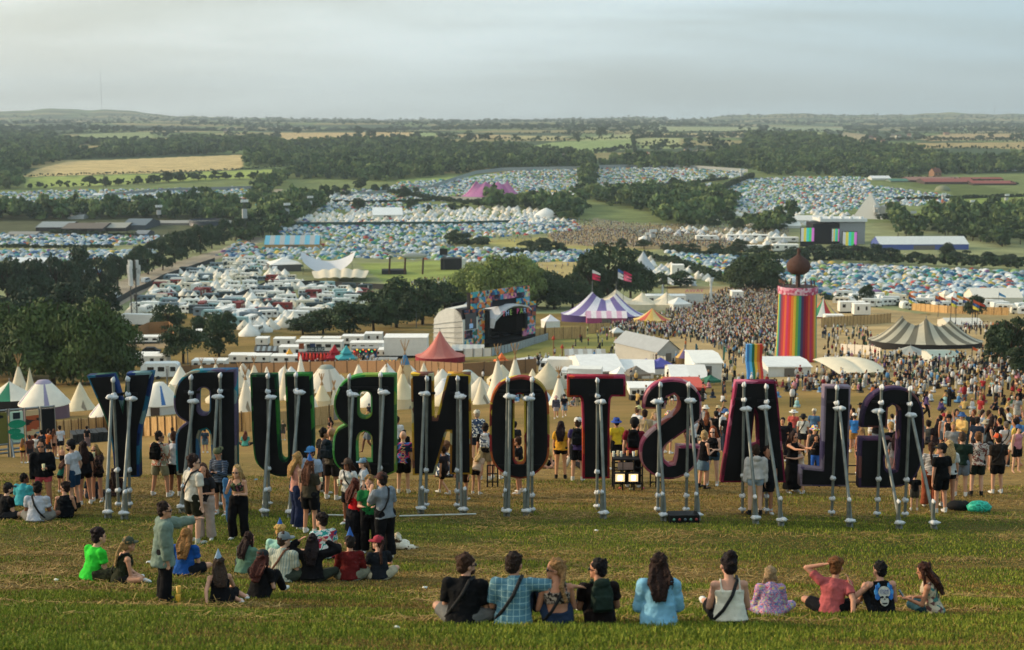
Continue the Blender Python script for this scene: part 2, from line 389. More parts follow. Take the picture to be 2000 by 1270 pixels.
def make_ground_mat():
    m, nt, b = newmat('grass_and_fields'); b.inputs['Roughness'].default_value = .95; b.inputs['Specular IOR Level'].default_value = .1
    a = N(nt, 'ShaderNodeAttribute', attribute_name='Col'); g = N(nt, 'ShaderNodeNewGeometry')
    mp = N(nt, 'ShaderNodeMapping'); mp.inputs['Scale'].default_value = (.45, 1.3, 1); nt.links.new(g.outputs['Position'], mp.inputs[0])
    n1 = N(nt, 'ShaderNodeTexNoise'); n1.inputs['Scale'].default_value = 1.5; n1.inputs['Detail'].default_value = 8; n1.inputs['Roughness'].default_value = .65; nt.links.new(mp.outputs[0], n1.inputs['Vector'])
    n2 = N(nt, 'ShaderNodeTexNoise'); n2.inputs['Scale'].default_value = 11; n2.inputs['Detail'].default_value = 6; nt.links.new(mp.outputs[0], n2.inputs['Vector'])
    n3 = N(nt, 'ShaderNodeTexNoise'); n3.inputs['Scale'].default_value = .06; n3.inputs['Detail'].default_value = 6; nt.links.new(g.outputs['Position'], n3.inputs['Vector'])
    # near the camera: lush green against cut hay; further off only gentle variation
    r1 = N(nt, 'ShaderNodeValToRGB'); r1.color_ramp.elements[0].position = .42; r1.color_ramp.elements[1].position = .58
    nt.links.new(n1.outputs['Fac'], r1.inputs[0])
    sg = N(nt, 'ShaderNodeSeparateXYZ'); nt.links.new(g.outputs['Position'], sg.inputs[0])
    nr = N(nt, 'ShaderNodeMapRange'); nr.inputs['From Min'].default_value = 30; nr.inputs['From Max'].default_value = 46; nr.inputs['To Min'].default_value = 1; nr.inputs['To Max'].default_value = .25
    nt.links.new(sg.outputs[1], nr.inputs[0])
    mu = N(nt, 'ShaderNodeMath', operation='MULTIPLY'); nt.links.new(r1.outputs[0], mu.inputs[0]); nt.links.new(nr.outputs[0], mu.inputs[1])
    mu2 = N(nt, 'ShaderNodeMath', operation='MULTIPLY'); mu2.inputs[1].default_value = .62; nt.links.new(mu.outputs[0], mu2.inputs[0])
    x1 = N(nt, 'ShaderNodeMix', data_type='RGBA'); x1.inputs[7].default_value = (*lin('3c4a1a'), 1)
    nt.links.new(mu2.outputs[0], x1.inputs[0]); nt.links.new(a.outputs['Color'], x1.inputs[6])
    ad = N(nt, 'ShaderNodeMath', operation='ADD'); nt.links.new(n2.outputs['Fac'], ad.inputs[0]); nt.links.new(n3.outputs['Fac'], ad.inputs[1])
    mr = N(nt, 'ShaderNodeMapRange'); mr.inputs['From Min'].default_value = .7; mr.inputs['From Max'].default_value = 1.3; mr.inputs['To Min'].default_value = .62; mr.inputs['To Max'].default_value = 1.36
    nt.links.new(ad.outputs[0], mr.inputs[0])
    vm = N(nt, 'ShaderNodeVectorMath', operation='SCALE'); nt.links.new(x1.outputs[2], vm.inputs[0]); nt.links.new(mr.outputs[0], vm.inputs['Scale'])
    nt.links.new(vm.outputs[0], b.inputs['Base Color'])
    bp = N(nt, 'ShaderNodeBump'); bp.inputs['Strength'].default_value = .55; bp.inputs['Distance'].default_value = .10
    nt.links.new(n2.outputs['Fac'], bp.inputs['Height']); nt.links.new(bp.outputs[0], b.inputs['Normal'])
    return m
M_ground = make_ground_mat()
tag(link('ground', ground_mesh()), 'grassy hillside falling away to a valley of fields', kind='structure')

TMP = bpy.data.scenes.new('workbench')
def tmp_eval(objs):
    """evaluate objects of the workbench scene into plain meshes"""
    with bpy.context.temp_override(scene=TMP, view_layer=TMP.view_layers[0]):
        dg = bpy.context.evaluated_depsgraph_get(); dg.update()
        out = [bpy.data.meshes.new_from_object(o.evaluated_get(dg), depsgraph=dg) for o in objs]
    for o in objs: bpy.data.objects.remove(o)
    return out
def curve_mesh(c):
    o = bpy.data.objects.new('c', c); TMP.collection.objects.link(o); return tmp_eval([o])[0]
# ------------------------------------------------------------------ landmarks used to word labels
LM = [('the ribbon tower',1565,640),('the rainbow slide',1472,705),('the purple striped big top',1180,600),('the grey striped big top',1820,650),
      ('the open air stage',975,630),('the red peaked tent',858,690),('the long white marquee',1285,660),('the phone mast',263,570),
      ('the big dark willow',120,670),('the blue roofed marquee',570,473),('the saddle shaped tent',635,518),('the pink big top',960,370),
      ('the white dome',1067,418),('the pyramid stage',1695,405),('the colour bar screens',1625,455),('the dark barns',180,438),
      ('the red barn roofs',1870,350),('the white lorry',1090,720),('the teal stall parasol',685,690),('the cream stretch tent',665,540),
      ('the round slurry tank',395,435),('the golden field',300,322),('the lone oak on the far fields',1175,266),('the white long tent',1810,475),
      ('the giant letter Y',233,830),('the giant letter R',400,830),('the giant letter U',550,830),('the giant letter B',710,830),('the giant letter N',862,830),
      ('the giant letter O',1015,835),('the giant letter T',1165,835),('the giant letter S',1311,840),('the giant letter A',1470,845),
      ('the giant letter L',1630,850),('the giant letter G',1745,855),('the lilac walled yurt',75,785),('the blue flashed yurt',310,780),
      ('the bell tent by the willow',152,775),('the white caravan under the trees',315,727),('the poster hoarding',55,850),('the turquoise dry bag',1912,988)]
USED = {}
def where(px, py, k=0):
    c = sorted(LM, key=lambda l: math.hypot((l[1]-px), (l[2]-py)*1.4))
    n, x, y = c[k]; dx, dy = px-x, (py-y)*1.4
    if abs(dx) > 1.4*abs(dy): r = 'left of' if dx < 0 else 'right of'
    elif abs(dy) > 1.4*abs(dx): r = 'beyond' if dy < 0 else 'in front of'
    else: r = ('beyond and ' if dy < 0 else 'nearer than and ')+('left of' if dx < 0 else 'right of')
    far = math.hypot(dx, dy)
    return ('just ' if far < 35 else 'well ' if far > 110 else '')+r+' '+n
def unilabel(desc, px, py, group=None, shared=False):
    for k_ in range(6):
        s = desc+' '+where(px, py) if k_ == 0 else desc+' '+where(px, py)+' and '+where(px, py, k_)
        s = ' '.join(s.split()[:16]) if len(s.split()) > 16 and k_ == 0 else s
        if len(s.split()) > 16: continue
        if s not in USED: USED[s] = 1; return s
        if shared and USED.get(s) == desc: return s
    s = ' '.join((desc+' '+where(px, py)).split()[:16]); return s
# ------------------------------------------------------------------ vegetation
def leafquads(C, Nn, s, jit=.6):
    n = len(C); Nn = Nn+rng.normal(0, jit, Nn.shape); Nn /= np.linalg.norm(Nn, axis=1)[:, None]+1e-9
    a = np.cross(Nn, rng.normal(0, 1, (n, 3))); a /= np.linalg.norm(a, axis=1)[:, None]+1e-9; b = np.cross(Nn, a)
    s = s*rng.uniform(.6, 1.35, (n, 1)); a = a*s; b = b*s*.65
    V = np.stack([C-a-b*.3, C-b, C+a+b*.2, C+b], 1).reshape(-1, 3)
    return V, np.arange(n*4).reshape(-1, 4)
def crown_pts(n, nc=18, flat=.9, rx=1., seed=0, low=.25, droop=0.):
    """points + outward directions on clumps; crown of radius 1, height from low to low+2*flat"""
    r = np.random.default_rng(seed); cc = []
    while len(cc) < nc:
        p = r.uniform(-1, 1, 3)
        if .25 < np.linalg.norm(p) < .80: cc.append(p)
    cc = np.array(cc); rad = r.uniform(.24, .44, nc)
    w_ = rad**2/np.sum(rad**2); idx = r.choice(nc, n, p=w_)
    u = r.normal(0, 1, (n, 3)); u /= np.linalg.norm(u, axis=1)[:, None]; u[:, 2] = np.where(u[:, 2] < -.3, -u[:, 2]*.5, u[:, 2])
    q = cc[idx]+u*(rad[idx]*r.uniform(.72, 1.08, n))[:, None]
    if droop: q[:, 2] -= droop*(q[:, 0]**2+q[:, 1]**2)
    q[:, 0] *= rx; q[:, 2] = q[:, 2]*flat+flat+low
    return q, u
def crown_mesh(name, n, ls, **kw):
    q, u = crown_pts(n, **kw); V, Fq = leafquads(q, u, ls)
    return npmesh(name, V, Fq, [M_leaf])
def trunk_mb(h=1.1, r=.07, seed=0, mb=None, mi=0):
    rr = random.Random(seed); mb = mb or MB(); top = (rr.uniform(-.05, .05), rr.uniform(-.05, .05), h*.55)
    mb.tube((0, 0, -.15), top, r, r*.7, 7, mi)
    for k_ in range(5):
        a = k_*1.26+rr.random(); e = (cos(a)*.4, sin(a)*.4, h*rr.uniform(.8, 1.25)); mb.tube(top, e, r*.5, r*.15, 5, mi)
    return mb
BIG = [crown_mesh('crown', 15000, .040, nc=44, seed=s_, flat=f_, low=.0, droop=.25) for s_, f_ in ((1, .62), (2, .72), (3, .66))]
MID = [crown_mesh('crown', 3600, .060, nc=20, seed=s_, flat=f_, low=.02, droop=.2) for s_, f_ in ((4, .7), (5, .85), (6, .6), (7, 1.0), (8, .75))]
TRK = [trunk_mb(seed=s_).mesh('trunk', [M_bark]) for s_ in range(3)]
LG = ['3e5030', '465a34', '34472b', '50613a', '2f412a']
ntree = 0
def tree(px, py, wpx, hpx, big=False, colr=None, label=None, group='trees in and around the festival site', species='bushy green'):
    """crown width / full height in photo pixels at the tree's own distance"""
    global ntree
    p = ground(px, py); m = mpp(p); ntree += 1
    e = empty('tree', p, ntree*1.7, label or unilabel(random.choice(['rounded','dense','loose','spreading','leafy','uneven'])+' '+species+' tree', px, py), 'tree', group)
    me = (BIG if big else MID)[ntree % (3 if big else 5)]
    R_ = wpx*m/2*1.16
    top = TOPS[me.name]; H_ = hpx*m*1.24
    c = link('crown', me, e, color=lin(colr or random.choice(LG))); c.scale = (R_, R_, H_/top)
    t = link('trunk', TRK[ntree % 3], e); t.scale = (R_*.9, R_*.9, H_*.75)
    return e
TOPS = {}
for me in BIG+MID:
    a_ = np.zeros(len(me.vertices)*3, np.float32); me.vertices.foreach_get('co', a_); TOPS[me.name] = float(a_[2::3].max())
for a_ in [(30,742,150,128),(105,752,160,140),(185,748,140,138),(228,738,90,108),(-15,735,120,120)]:
    tree(*a_, big=True, colr='43552a', group='big willows behind the yurts', species='dark willow')
for a_ in [(10,668,100,80),(70,660,100,84),(132,652,100,84),(190,640,90,76),(15,612,90,92),(62,604,90,84),(112,600,80,88),(158,592,74,92),(196,575,60,62),(230,566,55,60)]:
    tree(*a_, colr='2e3f2a', group='shaded trees left of the phone mast', species='shaded dark')
for a_ in [(262,548,50,50),(290,536,52,56),(318,528,48,50),(342,514,48,52),(366,506,44,50),(392,496,44,48),(414,486,40,42),(438,478,40,42),(462,468,36,36),(484,460,34,36),
           (505,452,34,36),(530,446,36,34),(556,436,40,32)]:
    tree(*a_, colr='2f4229', group='trees along the diagonal lane', species='lane side')
for a_ in [(328,648,56,46),(358,710,80,66),(428,697,76,72),(402,655,46,38),(446,650,40,36)]:
    tree(*a_, colr='36482c', group='round trees between the caravans', species='round')
for a_ in [(592,654,60,30),(632,652,74,44),(682,652,84,54),(730,648,80,70),(775,640,100,82),(826,634,96,76),(868,622,80,60),(800,600,60,30)]:
    tree(*a_, colr='33452a', group='dark bushes left of the stage', species='dark thicket')
for a_ in [(918,600,84,76),(960,606,100,92),(1010,606,96,92),(1048,600,70,72)]:
    tree(*a_, big=True, colr='75844a', group='pale willows behind the stage', species='pale willow')
for a_ in [(1082,604,74,62),(1118,602,74,60),(1150,596,90,82),(1188,590,110,96),(1232,582,74,62),(1262,574,50,40),(1296,562,60,26),(1330,560,60,26)]:
    tree(*a_, colr='34462a', group='dark trees behind the purple big top', species='dark')
tree(1474, 568, 104, 66, big=True, colr='3a4a2c', label='big spreading tree standing alone above the dense crowd')
for a_ in [(1436,556,50,34),(1692,598,30,36),(1975,712,84,82),(1940,718,46,50),(1990,735,60,50),(1905,622,40,40),(1752,432,22,18)]:
    tree(*a_, colr='30402a', species='small dark')
for a_ in [(890,478,36,26),(912,476,30,18),(940,478,30,14),(1030,488,34,16),(1060,490,44,22),(1086,490,30,16),(1170,492,26,16),(1214,486,22,18),(1258,486,30,16),(1300,490,22,12),
           (1328,492,34,14),(1352,492,30,14),(1400,494,40,16),(1430,496,34,14),(1446,492,30,22),(1476,498,34,16),(1500,500,34,18)]:
    tree(*a_, colr='33442c', group='clipped bushes along the field edge', species='low')
for a_ in [(1550,508,50,22),(1590,508,50,26),(1632,506,50,26),(1672,508,50,26),(1710,512,44,30),(1738,512,36,24),(1790,510,28,16),(1850,508,36,28),(1880,512,50,20),(1930,516,50,20),(1975,520,50,20)]:
    tree(*a_, colr='2c3d2a', group='dark hedge trees behind the big campsite', species='dark hedge')
for a_ in [(1175,269,22,18),(700,262,16,14),(580,262,14,12),(60,368,10,8),(78,366,14,8),(175,364,26,18),(206,364,16,16),(232,362,16,12),(270,360,20,14),(300,358,24,14),
           (330,356,30,18),(352,354,24,16),(388,352,24,14),(420,350,24,14),(440,350,20,12),(468,350,16,12),(495,350,14,12),
           (655,380,18,16),(676,384,22,20),(705,370,30,20),(732,376,18,14),(752,376,18,14),(788,390,26,24),(812,380,20,12),(700,410,22,20),(804,412,22,22),(838,414,14,12),(886,412,20,14),(908,408,22,14),(935,404,24,14),
           (985,398,30,16),(1420,410,26,26),(1418,436,30,24),(1395,444,30,20),(1455,432,20,14),(1480,444,34,24),(1500,446,34,26),(1440,450,30,22),(1522,448,30,20),
           (1312,385,14,10),(1315,362,18,14),(1392,352,16,10)]:
    tree(*a_, colr='384b30', group='small trees scattered over the valley', species='small')
# far trees: one small mesh each, the rest of the woods as one mass
FARP = []
for s_, f_ in ((11, .8), (12, 1.1), (13, .65), (14, .95)):
    q, u = crown_pts(200, nc=8, flat=f_, seed=s_, low=.1); V, Fq = leafquads(q, u, .23, .45); FARP.append((V, Fq))
def veg_mass(name, pts, size, cols, label, cat='woodland', kind='stuff', hs=(.8, 1.3)):
    Vs, Fs, Cs, n0 = [], [], [], 0; n = len(pts); which = rng.integers(0, len(FARP), n)
    for k_ in range(len(FARP)):
        m = which == k_; P = pts[m]; c = int(m.sum())
        if not c: continue
        s = size*rng.uniform(.65, 1.3, c); S = np.stack([s, s, s*rng.uniform(*hs, c)], -1)
        V, Fq = replicate(FARP[k_][0], FARP[k_][1], P, rng.uniform(0, 6.3, c), S)
        base = np.array([lin(x) for x in cols])[rng.integers(0, len(cols), c)]*rng.uniform(.75, 1.25, (c, 1))
        Vs.append(V); Fs.append(Fq+n0); n0 += len(V); Cs.append(np.repeat(base, len(FARP[k_][0]), 0))
    o = link(name, npmesh(name, np.concatenate(Vs), np.concatenate(Fs), [M_vegcol], col=np.concatenate(Cs)))
    return tag(o, label, cat, kind=kind)
WOODS = [[(-60,372),(-60,258),(100,262),(115,276),(200,280),(330,284),(345,270),(440,277),(520,274),(560,284),(800,277),(900,290),(1000,290),(1040,300),(1150,305),(1160,324),(1000,330),(850,345),(750,355),(640,350),(590,352),(562,345),(560,325),(478,328),(482,300),(130,312),(60,328),(34,345),(40,370)],
  [(1165,326),(1240,314),(1350,312),(1450,300),(1460,270),(1520,266),(1640,276),(1680,284),(1840,307),(2060,314),(2060,335),(1900,341),(1780,343),(1690,346),(1560,342),(1500,345),(1462,335)],
  [(1150,366),(1165,388),(1270,378),(1300,385),(1400,385),(1440,402),(1405,440),(1340,446),(1290,440),(1270,415),(1180,402),(1140,388)],
  [(1132,388),(1160,388),(1160,322),(1136,322)],
  [(1790,452),(1830,432),(2060,418),(2060,470),(1960,486),(1880,470)],[(1745,430),(1780,440),(1800,470),(1750,462)],
  [(-40,432),(-40,412),(270,418),(400,402),(450,408),(480,420),(472,436),(300,428)],
  [(505,435),(520,408),(590,398),(640,402),(610,420),(560,452),(520,470),(452,480),(470,450)],
  [(480,402),(500,402),(566,346),(548,342)],[(950,402),(1140,400),(1140,432),(1100,432),(1040,408),(950,410)],
  [(1500,462),(1560,440),(1500,436),(1450,450)]]
pts = []
fmask = lambda P: np.any([inpoly(project(P)[0], project(P)[1], f[0]) for f in FIELDS[:28]], 0)
for i_, wp in enumerate(WOODS):
    P = scatter(wp, 10.5 if i_ < 2 else 8.5, .45); pts.append(P)
P = np.concatenate(pts); P = P[~fmask(P)]; P = P[(P[:, 1] < 1700) | (wave(P[:, 0], P[:, 1], 75, .6)+.25*rng.random(len(P)) < .52)]
dd = np.argsort(P[:, 1]); ind = dd[:120]; rest = dd[120:]
FARM = []
for k_, (V, Fq) in enumerate(FARP):
    mb = MB(); mb.add(V, Fq.tolist(), 0); mb.tube((0, 0, -.2), (0, 0, .6), .08, .05, 5, 1); FARM.append(mb.mesh('tree', [M_leaf, M_bark]))
for i_ in ind:
    p = P[i_]; x_, y_, _ = project(p); s_ = random.uniform(3.8, 5.6)
    o = link('tree', FARM[i_ % 4], loc=p, color=lin(random.choice(LG[:3]))); o.scale = (s_, s_, s_*random.uniform(.9, 1.2)); o.rotation_euler[2] = random.random()*6
    tag(o, unilabel('dark tree in a wood', float(x_), float(y_), shared=True), 'tree', 'woodland trees in the middle distance')
veg_mass('woodland', P[rest], 5.8, ['465c38', '556a42', '3a5033', '68784a'], 'rolling woods of rounded green trees across the far valley')
# sparse hedgerow trees and hedges over the distant fields
def line_pts(poly, step):
    G = [ground(a, b) for a, b in poly]; out = []
    for a, b in zip(G[:-1], G[1:]):
        n = max(1, int((b-a).length/step))
        for i in range(n): q = a.lerp(b, i/n); out.append((q.x+random.uniform(-.8, .8), q.y+random.uniform(-.8, .8), 0))
    out = np.array(out); out[:, 2] = terr(out[:, 0], out[:, 1]); return out
far = []
for y0, y1, step, fr in ((242, 262, 40, .75), (262, 300, 36, .2), (226, 243, 85, 1.)):
    P = scatter([(-100, y0), (2100, y0), (2100, y1), (-100, y1)], step, .5, dmax=10500)
    s_ = np.sin(P[:, 0]/120+np.floor(P[:, 1]/230)*1.7)+wave(P[:, 0], P[:, 1], 260, .4)*1.4; P = P[s_ > (.35 if y0 > 240 else -.4)]
    P = P[~fmask(P)] if y0 > 240 else P; far.append(P[rng.random(len(P)) < min(1, fr*1.6)])
veg_mass('distant_trees', np.concatenate(far), 9.5, ['3c4f3a', '485b42'], 'distant copses and hedgerow trees under the horizon', hs=(.6, .9))
veg_mass('low_field_hedge', line_pts([(40,346),(200,341),(370,337),(470,332),(560,326)], 3), 1.5, ['31432b', '3a4d31'], 'low dark hedge between the golden and the green field', cat='hedge', hs=(.7, 1.2))
rows = [[(-20,262),(120,262),(300,257),(560,256),(760,260),(900,262)],[(530,256),(800,257)],[(500,277),(700,275),(1000,273)],[(1010,264),(1250,262),(1500,258),(2020,262)],[(1240,268),(1500,268)],[(1110,276),(1240,272),(1340,269),(1500,256)],
        [(1240,290),(1340,289)],[(1235,270),(1240,300)],[(1240,284),(1330,283)],[(1670,280),(1800,274),(2020,272)],[(1680,292),(2020,292)],[(1810,277),(1900,277),(2020,278)],[(1500,257),(1660,258)],
        [(60,369),(200,364),(300,358),(400,352),(560,346)],[(1040,300),(1160,301),(1240,290)],[(1240,316),(1340,314)],[(1000,276),(1110,277)],[(1650,252),(1700,260),(1690,278)],[(1120,262),(1130,278)]]
P = np.concatenate([line_pts(r_, 7) for r_ in rows])
veg_mass('field_hedges', P, 3.2, ['31432b', '3a4d31'], 'dark hedgerows dividing the far fields', cat='hedge', hs=(.7, 1.5))
nh = 0
for poly, sz, desc in [([(0,484),(120,485),(225,484)],1.7,'low dark hedge between two blocks of tents'),([(260,500),(320,470),(400,448)],1.6,'grassy hedge beside the lane below the barns'),
        ([(690,432),(800,430),(900,428)],1.0,'thin hedge behind the packed white tents'),([(1270,366),(1340,362),(1420,352)],2.6,'dark hedge between upper tent fields'),
        ([(1370,388),(1410,372),(1440,358),(1470,346)],4.2,'tall hedge running up between two tent slopes'),([(880,480),(960,482)],2.4,'hedge in front of the small dance field'),
        ([(990,494),(1110,492)],2.6,'hedge along the near edge of the dry field'),([(1240,502),(1310,515),(1380,540),(1420,556)],2.6,'green bank of scrub right of the dark trees'),
        ([(1330,496),(1420,500),(1540,508)],2.4,'long dark hedge under the distant stalls'),([(1540,512),(1640,512),(1760,518),(1860,522),(2010,528)],3.4,'long dark hedge behind the big right hand campsite'),
        ([(1610,585),(1700,592),(1780,600),(1840,606)],2.2,'scrubby bank right of the ribbon tower'),([(760,378),(880,396),(1000,404),(1040,402)],2.8,'hedge at the foot of the pink big top'),
        ([(640,396),(740,398),(860,392),(900,388)],2.2,'hedge dividing far tent fields'),([(1720,432),(1760,434)],3.0,'hedge right of the pyramid stage'),
        ([(1750,392),(1880,388),(2010,384)],3.2,'dark hedge below the red barns'),([(1690,348),(1780,350),(1990,362)],2.6,'dark hedge right below the barn roofs'),
        ([(0,552),(60,556),(150,560)],2.6,'dark hedge under the left hand tents'),([(470,470),(540,440),(560,430)],2.5,'hedge along the lane to the farm'),
        ([(100,455),(180,458),(270,462)],2.2,'tall hedge in front of the dark barns')]:
    P = line_pts(poly, sz*.75); n = len(P); V, Fq = replicate(*FARP[nh % 4], P-np.array([0, 0, sz*.3]), rng.uniform(0, 6, n), sz*rng.uniform(.7, 1.1, n)); nh += 1
    o = link('hedge', npmesh('hedge', V-np.array(P[0]), Fq, [M_leaf]), loc=P[0], color=lin('2f412a')); tag(o, desc, 'hedge', 'hedges between the fields and campsites')
# ------------------------------------------------------------------ campsite: thousands of dome tents
def dome_proto(kind):
    v = []; f = []; n = 10; prof_ = [(1, 0), (.93, .42), (.66, .82), (.25, 1.0)] if kind != 1 else [(1, 0), (.75, .45), (.42, .8), (.12, 1.0)]
    for r_, z in prof_:
        for i in range(n):
            a = 2*pi*i/n; c_, s_ = cos(a), sin(a); k_ = (abs(c_)**3+abs(s_)**3)**(-1/3)*.86
            v.append((r_*k_*c_*(1.25 if kind == 2 else 1), r_*k_*s_, z))
    for j in range(3): f += [(j*n+i, j*n+(i+1) % n, (j+1)*n+(i+1) % n, (j+1)*n+i) for i in range(n)]
    f += [(3*n+i, 3*n+i+1, 3*n+n-1-i-1, 3*n+n-1-i) for i in range(n//2-1)]
    return np.array(v), np.array(f)
DOME = [dome_proto(k_) for k_ in range(3)]
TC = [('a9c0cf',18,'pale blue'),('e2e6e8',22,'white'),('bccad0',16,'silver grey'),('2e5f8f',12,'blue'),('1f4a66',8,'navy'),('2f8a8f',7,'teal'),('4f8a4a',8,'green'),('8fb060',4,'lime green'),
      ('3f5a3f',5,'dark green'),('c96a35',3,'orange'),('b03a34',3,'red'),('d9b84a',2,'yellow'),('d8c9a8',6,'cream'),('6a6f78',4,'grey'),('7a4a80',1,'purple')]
TW = np.array([t[1] for t in TC], float); TW /= TW.sum()
CAMPS = [([(-30,378),(130,372),(250,370),(480,366),(482,385),(462,402),(250,415),(-30,412)],'tents far left under the golden field',6.5),
 ([(-30,458),(140,460),(330,462),(290,476),(220,481),(-30,480)],'tents beyond the low left hedge',4.6),([(-30,490),(230,490),(310,482),(300,500),(230,512),(-30,510)],'tents left of the phone mast',4.4),
 ([(30,520),(180,522),(200,535),(60,552),(30,545)],'tents over the shaded trees',4.0),
 ([(560,432),(1090,425),(1110,440),(960,448),(870,452),(880,484),(1150,490),(1140,512),(1000,512),(900,512),(860,508),(690,505),(610,508),(470,505),(420,500),(470,470),(515,486),(625,483),(620,462),(540,460)],'packed tents in the central field',4.9),
 ([(600,398),(700,394),(880,400),(900,415),(760,412),(620,415)],'tents behind the white marquee',6),([(520,382),(700,380),(760,388),(740,396),(600,395),(500,402)],'far tents by the tree lined lane',6),
 ([(780,356),(900,350),(1000,335),(1136,326),(1136,362),(1040,372),(990,360),(900,380),(760,370)],'tents on the slope around the pink big top',7.),
 ([(1160,328),(1300,324),(1462,336),(1425,350),(1300,362),(1165,364)],'tents on the far slope above the wood',7.),([(1300,368),(1400,358),(1380,378),(1330,384)],'tents in the gap in the wood',6),
 ([(1425,352),(1560,346),(1690,346),(1700,362),(1780,372),(1860,382),(1858,396),(1780,404),(1720,398),(1640,416),(1470,418),(1405,398)],'tents on the slope left of the pyramid stage',6.2),
 ([(620,376),(760,366),(900,352),(1000,350),(1136,355),(1136,385),(1000,398),(880,394),(760,392),(640,392)],'tents between the hedges below the pink big top',6.5),
 ([(1220,380),(1310,368),(1400,380),(1425,402),(1300,394)],'tents along the top of the wood',7),([(900,430),(1120,428),(1140,450),(1000,462),(900,470)],'tents beside the dance field',5.5),
 ([(1900,328),(2020,326),(2020,334),(1900,336)],'tents at the far right below the woods',7),
 ([(1300,492),(1400,498),(1540,512),(1760,522),(2040,534),(2040,600),(1960,590),(1880,580),(1760,578),(1620,580),(1560,562),(1480,556),(1420,548),(1330,515)],'packed tents behind the ribbon tower',4.0),
 ([(860,500),(1000,503),(1060,506),(1150,496),(1140,508),(1000,515)],'tents beside the dry field',4.2),
 ([(520,512),(600,520),(560,530),(430,520)],'tents in front of the blue roofed marquee',5)]
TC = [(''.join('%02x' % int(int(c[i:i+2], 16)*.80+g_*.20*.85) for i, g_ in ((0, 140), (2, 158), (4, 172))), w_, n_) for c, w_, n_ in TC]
allP, allR = [], []
for ci, (poly, nm, step) in enumerate(CAMPS):
    P = scatter(poly, step*.92, .42, frac=.95); P = P[(wave(P[:, 0], P[:, 1], 14)+.35*rng.random(len(P))) > -.66]
    allP.append(P); allR.append(np.full(len(P), ci))
P = np.concatenate(allP); R = np.concatenate(allR); ci = rng.choice(len(TC), len(P), p=TW); sz = rng.uniform(1.15, 2.1, len(P)); kd = rng.integers(0, 3, len(P)); ro = rng.uniform(0, 6.3, len(P))
print('tents', len(P))
order = np.argsort(P[:, 1]); near = order[:290]; farr = order[290:]
DM = [npmesh('dome_tent', v, f, [M_tint], smooth=True) for v, f in DOME]
for i_ in near:
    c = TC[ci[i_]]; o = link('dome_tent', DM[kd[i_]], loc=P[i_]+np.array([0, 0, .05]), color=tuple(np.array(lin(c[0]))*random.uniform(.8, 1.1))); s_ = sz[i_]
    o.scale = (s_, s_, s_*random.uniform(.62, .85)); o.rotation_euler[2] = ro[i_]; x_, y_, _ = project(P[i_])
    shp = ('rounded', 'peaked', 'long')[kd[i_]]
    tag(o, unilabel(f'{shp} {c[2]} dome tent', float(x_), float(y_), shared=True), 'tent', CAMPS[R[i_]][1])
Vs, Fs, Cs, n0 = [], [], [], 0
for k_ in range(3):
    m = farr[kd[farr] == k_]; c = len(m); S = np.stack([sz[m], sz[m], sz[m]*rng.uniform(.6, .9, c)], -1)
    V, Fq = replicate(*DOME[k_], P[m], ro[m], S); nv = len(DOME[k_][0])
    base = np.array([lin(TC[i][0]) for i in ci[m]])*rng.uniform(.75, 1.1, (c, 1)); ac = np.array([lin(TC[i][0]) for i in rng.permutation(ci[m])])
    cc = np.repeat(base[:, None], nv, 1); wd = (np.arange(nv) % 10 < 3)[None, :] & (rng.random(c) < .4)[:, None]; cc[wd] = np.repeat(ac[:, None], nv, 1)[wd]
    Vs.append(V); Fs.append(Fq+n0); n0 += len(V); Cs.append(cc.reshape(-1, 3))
tag(link('campsite_tents', npmesh('campsite_tents', np.concatenate(Vs), np.concatenate(Fs), [M_tentcol], col=np.concatenate(Cs))), 'thousands of small tents packed over the distant campsites', 'tents', kind='stuff')
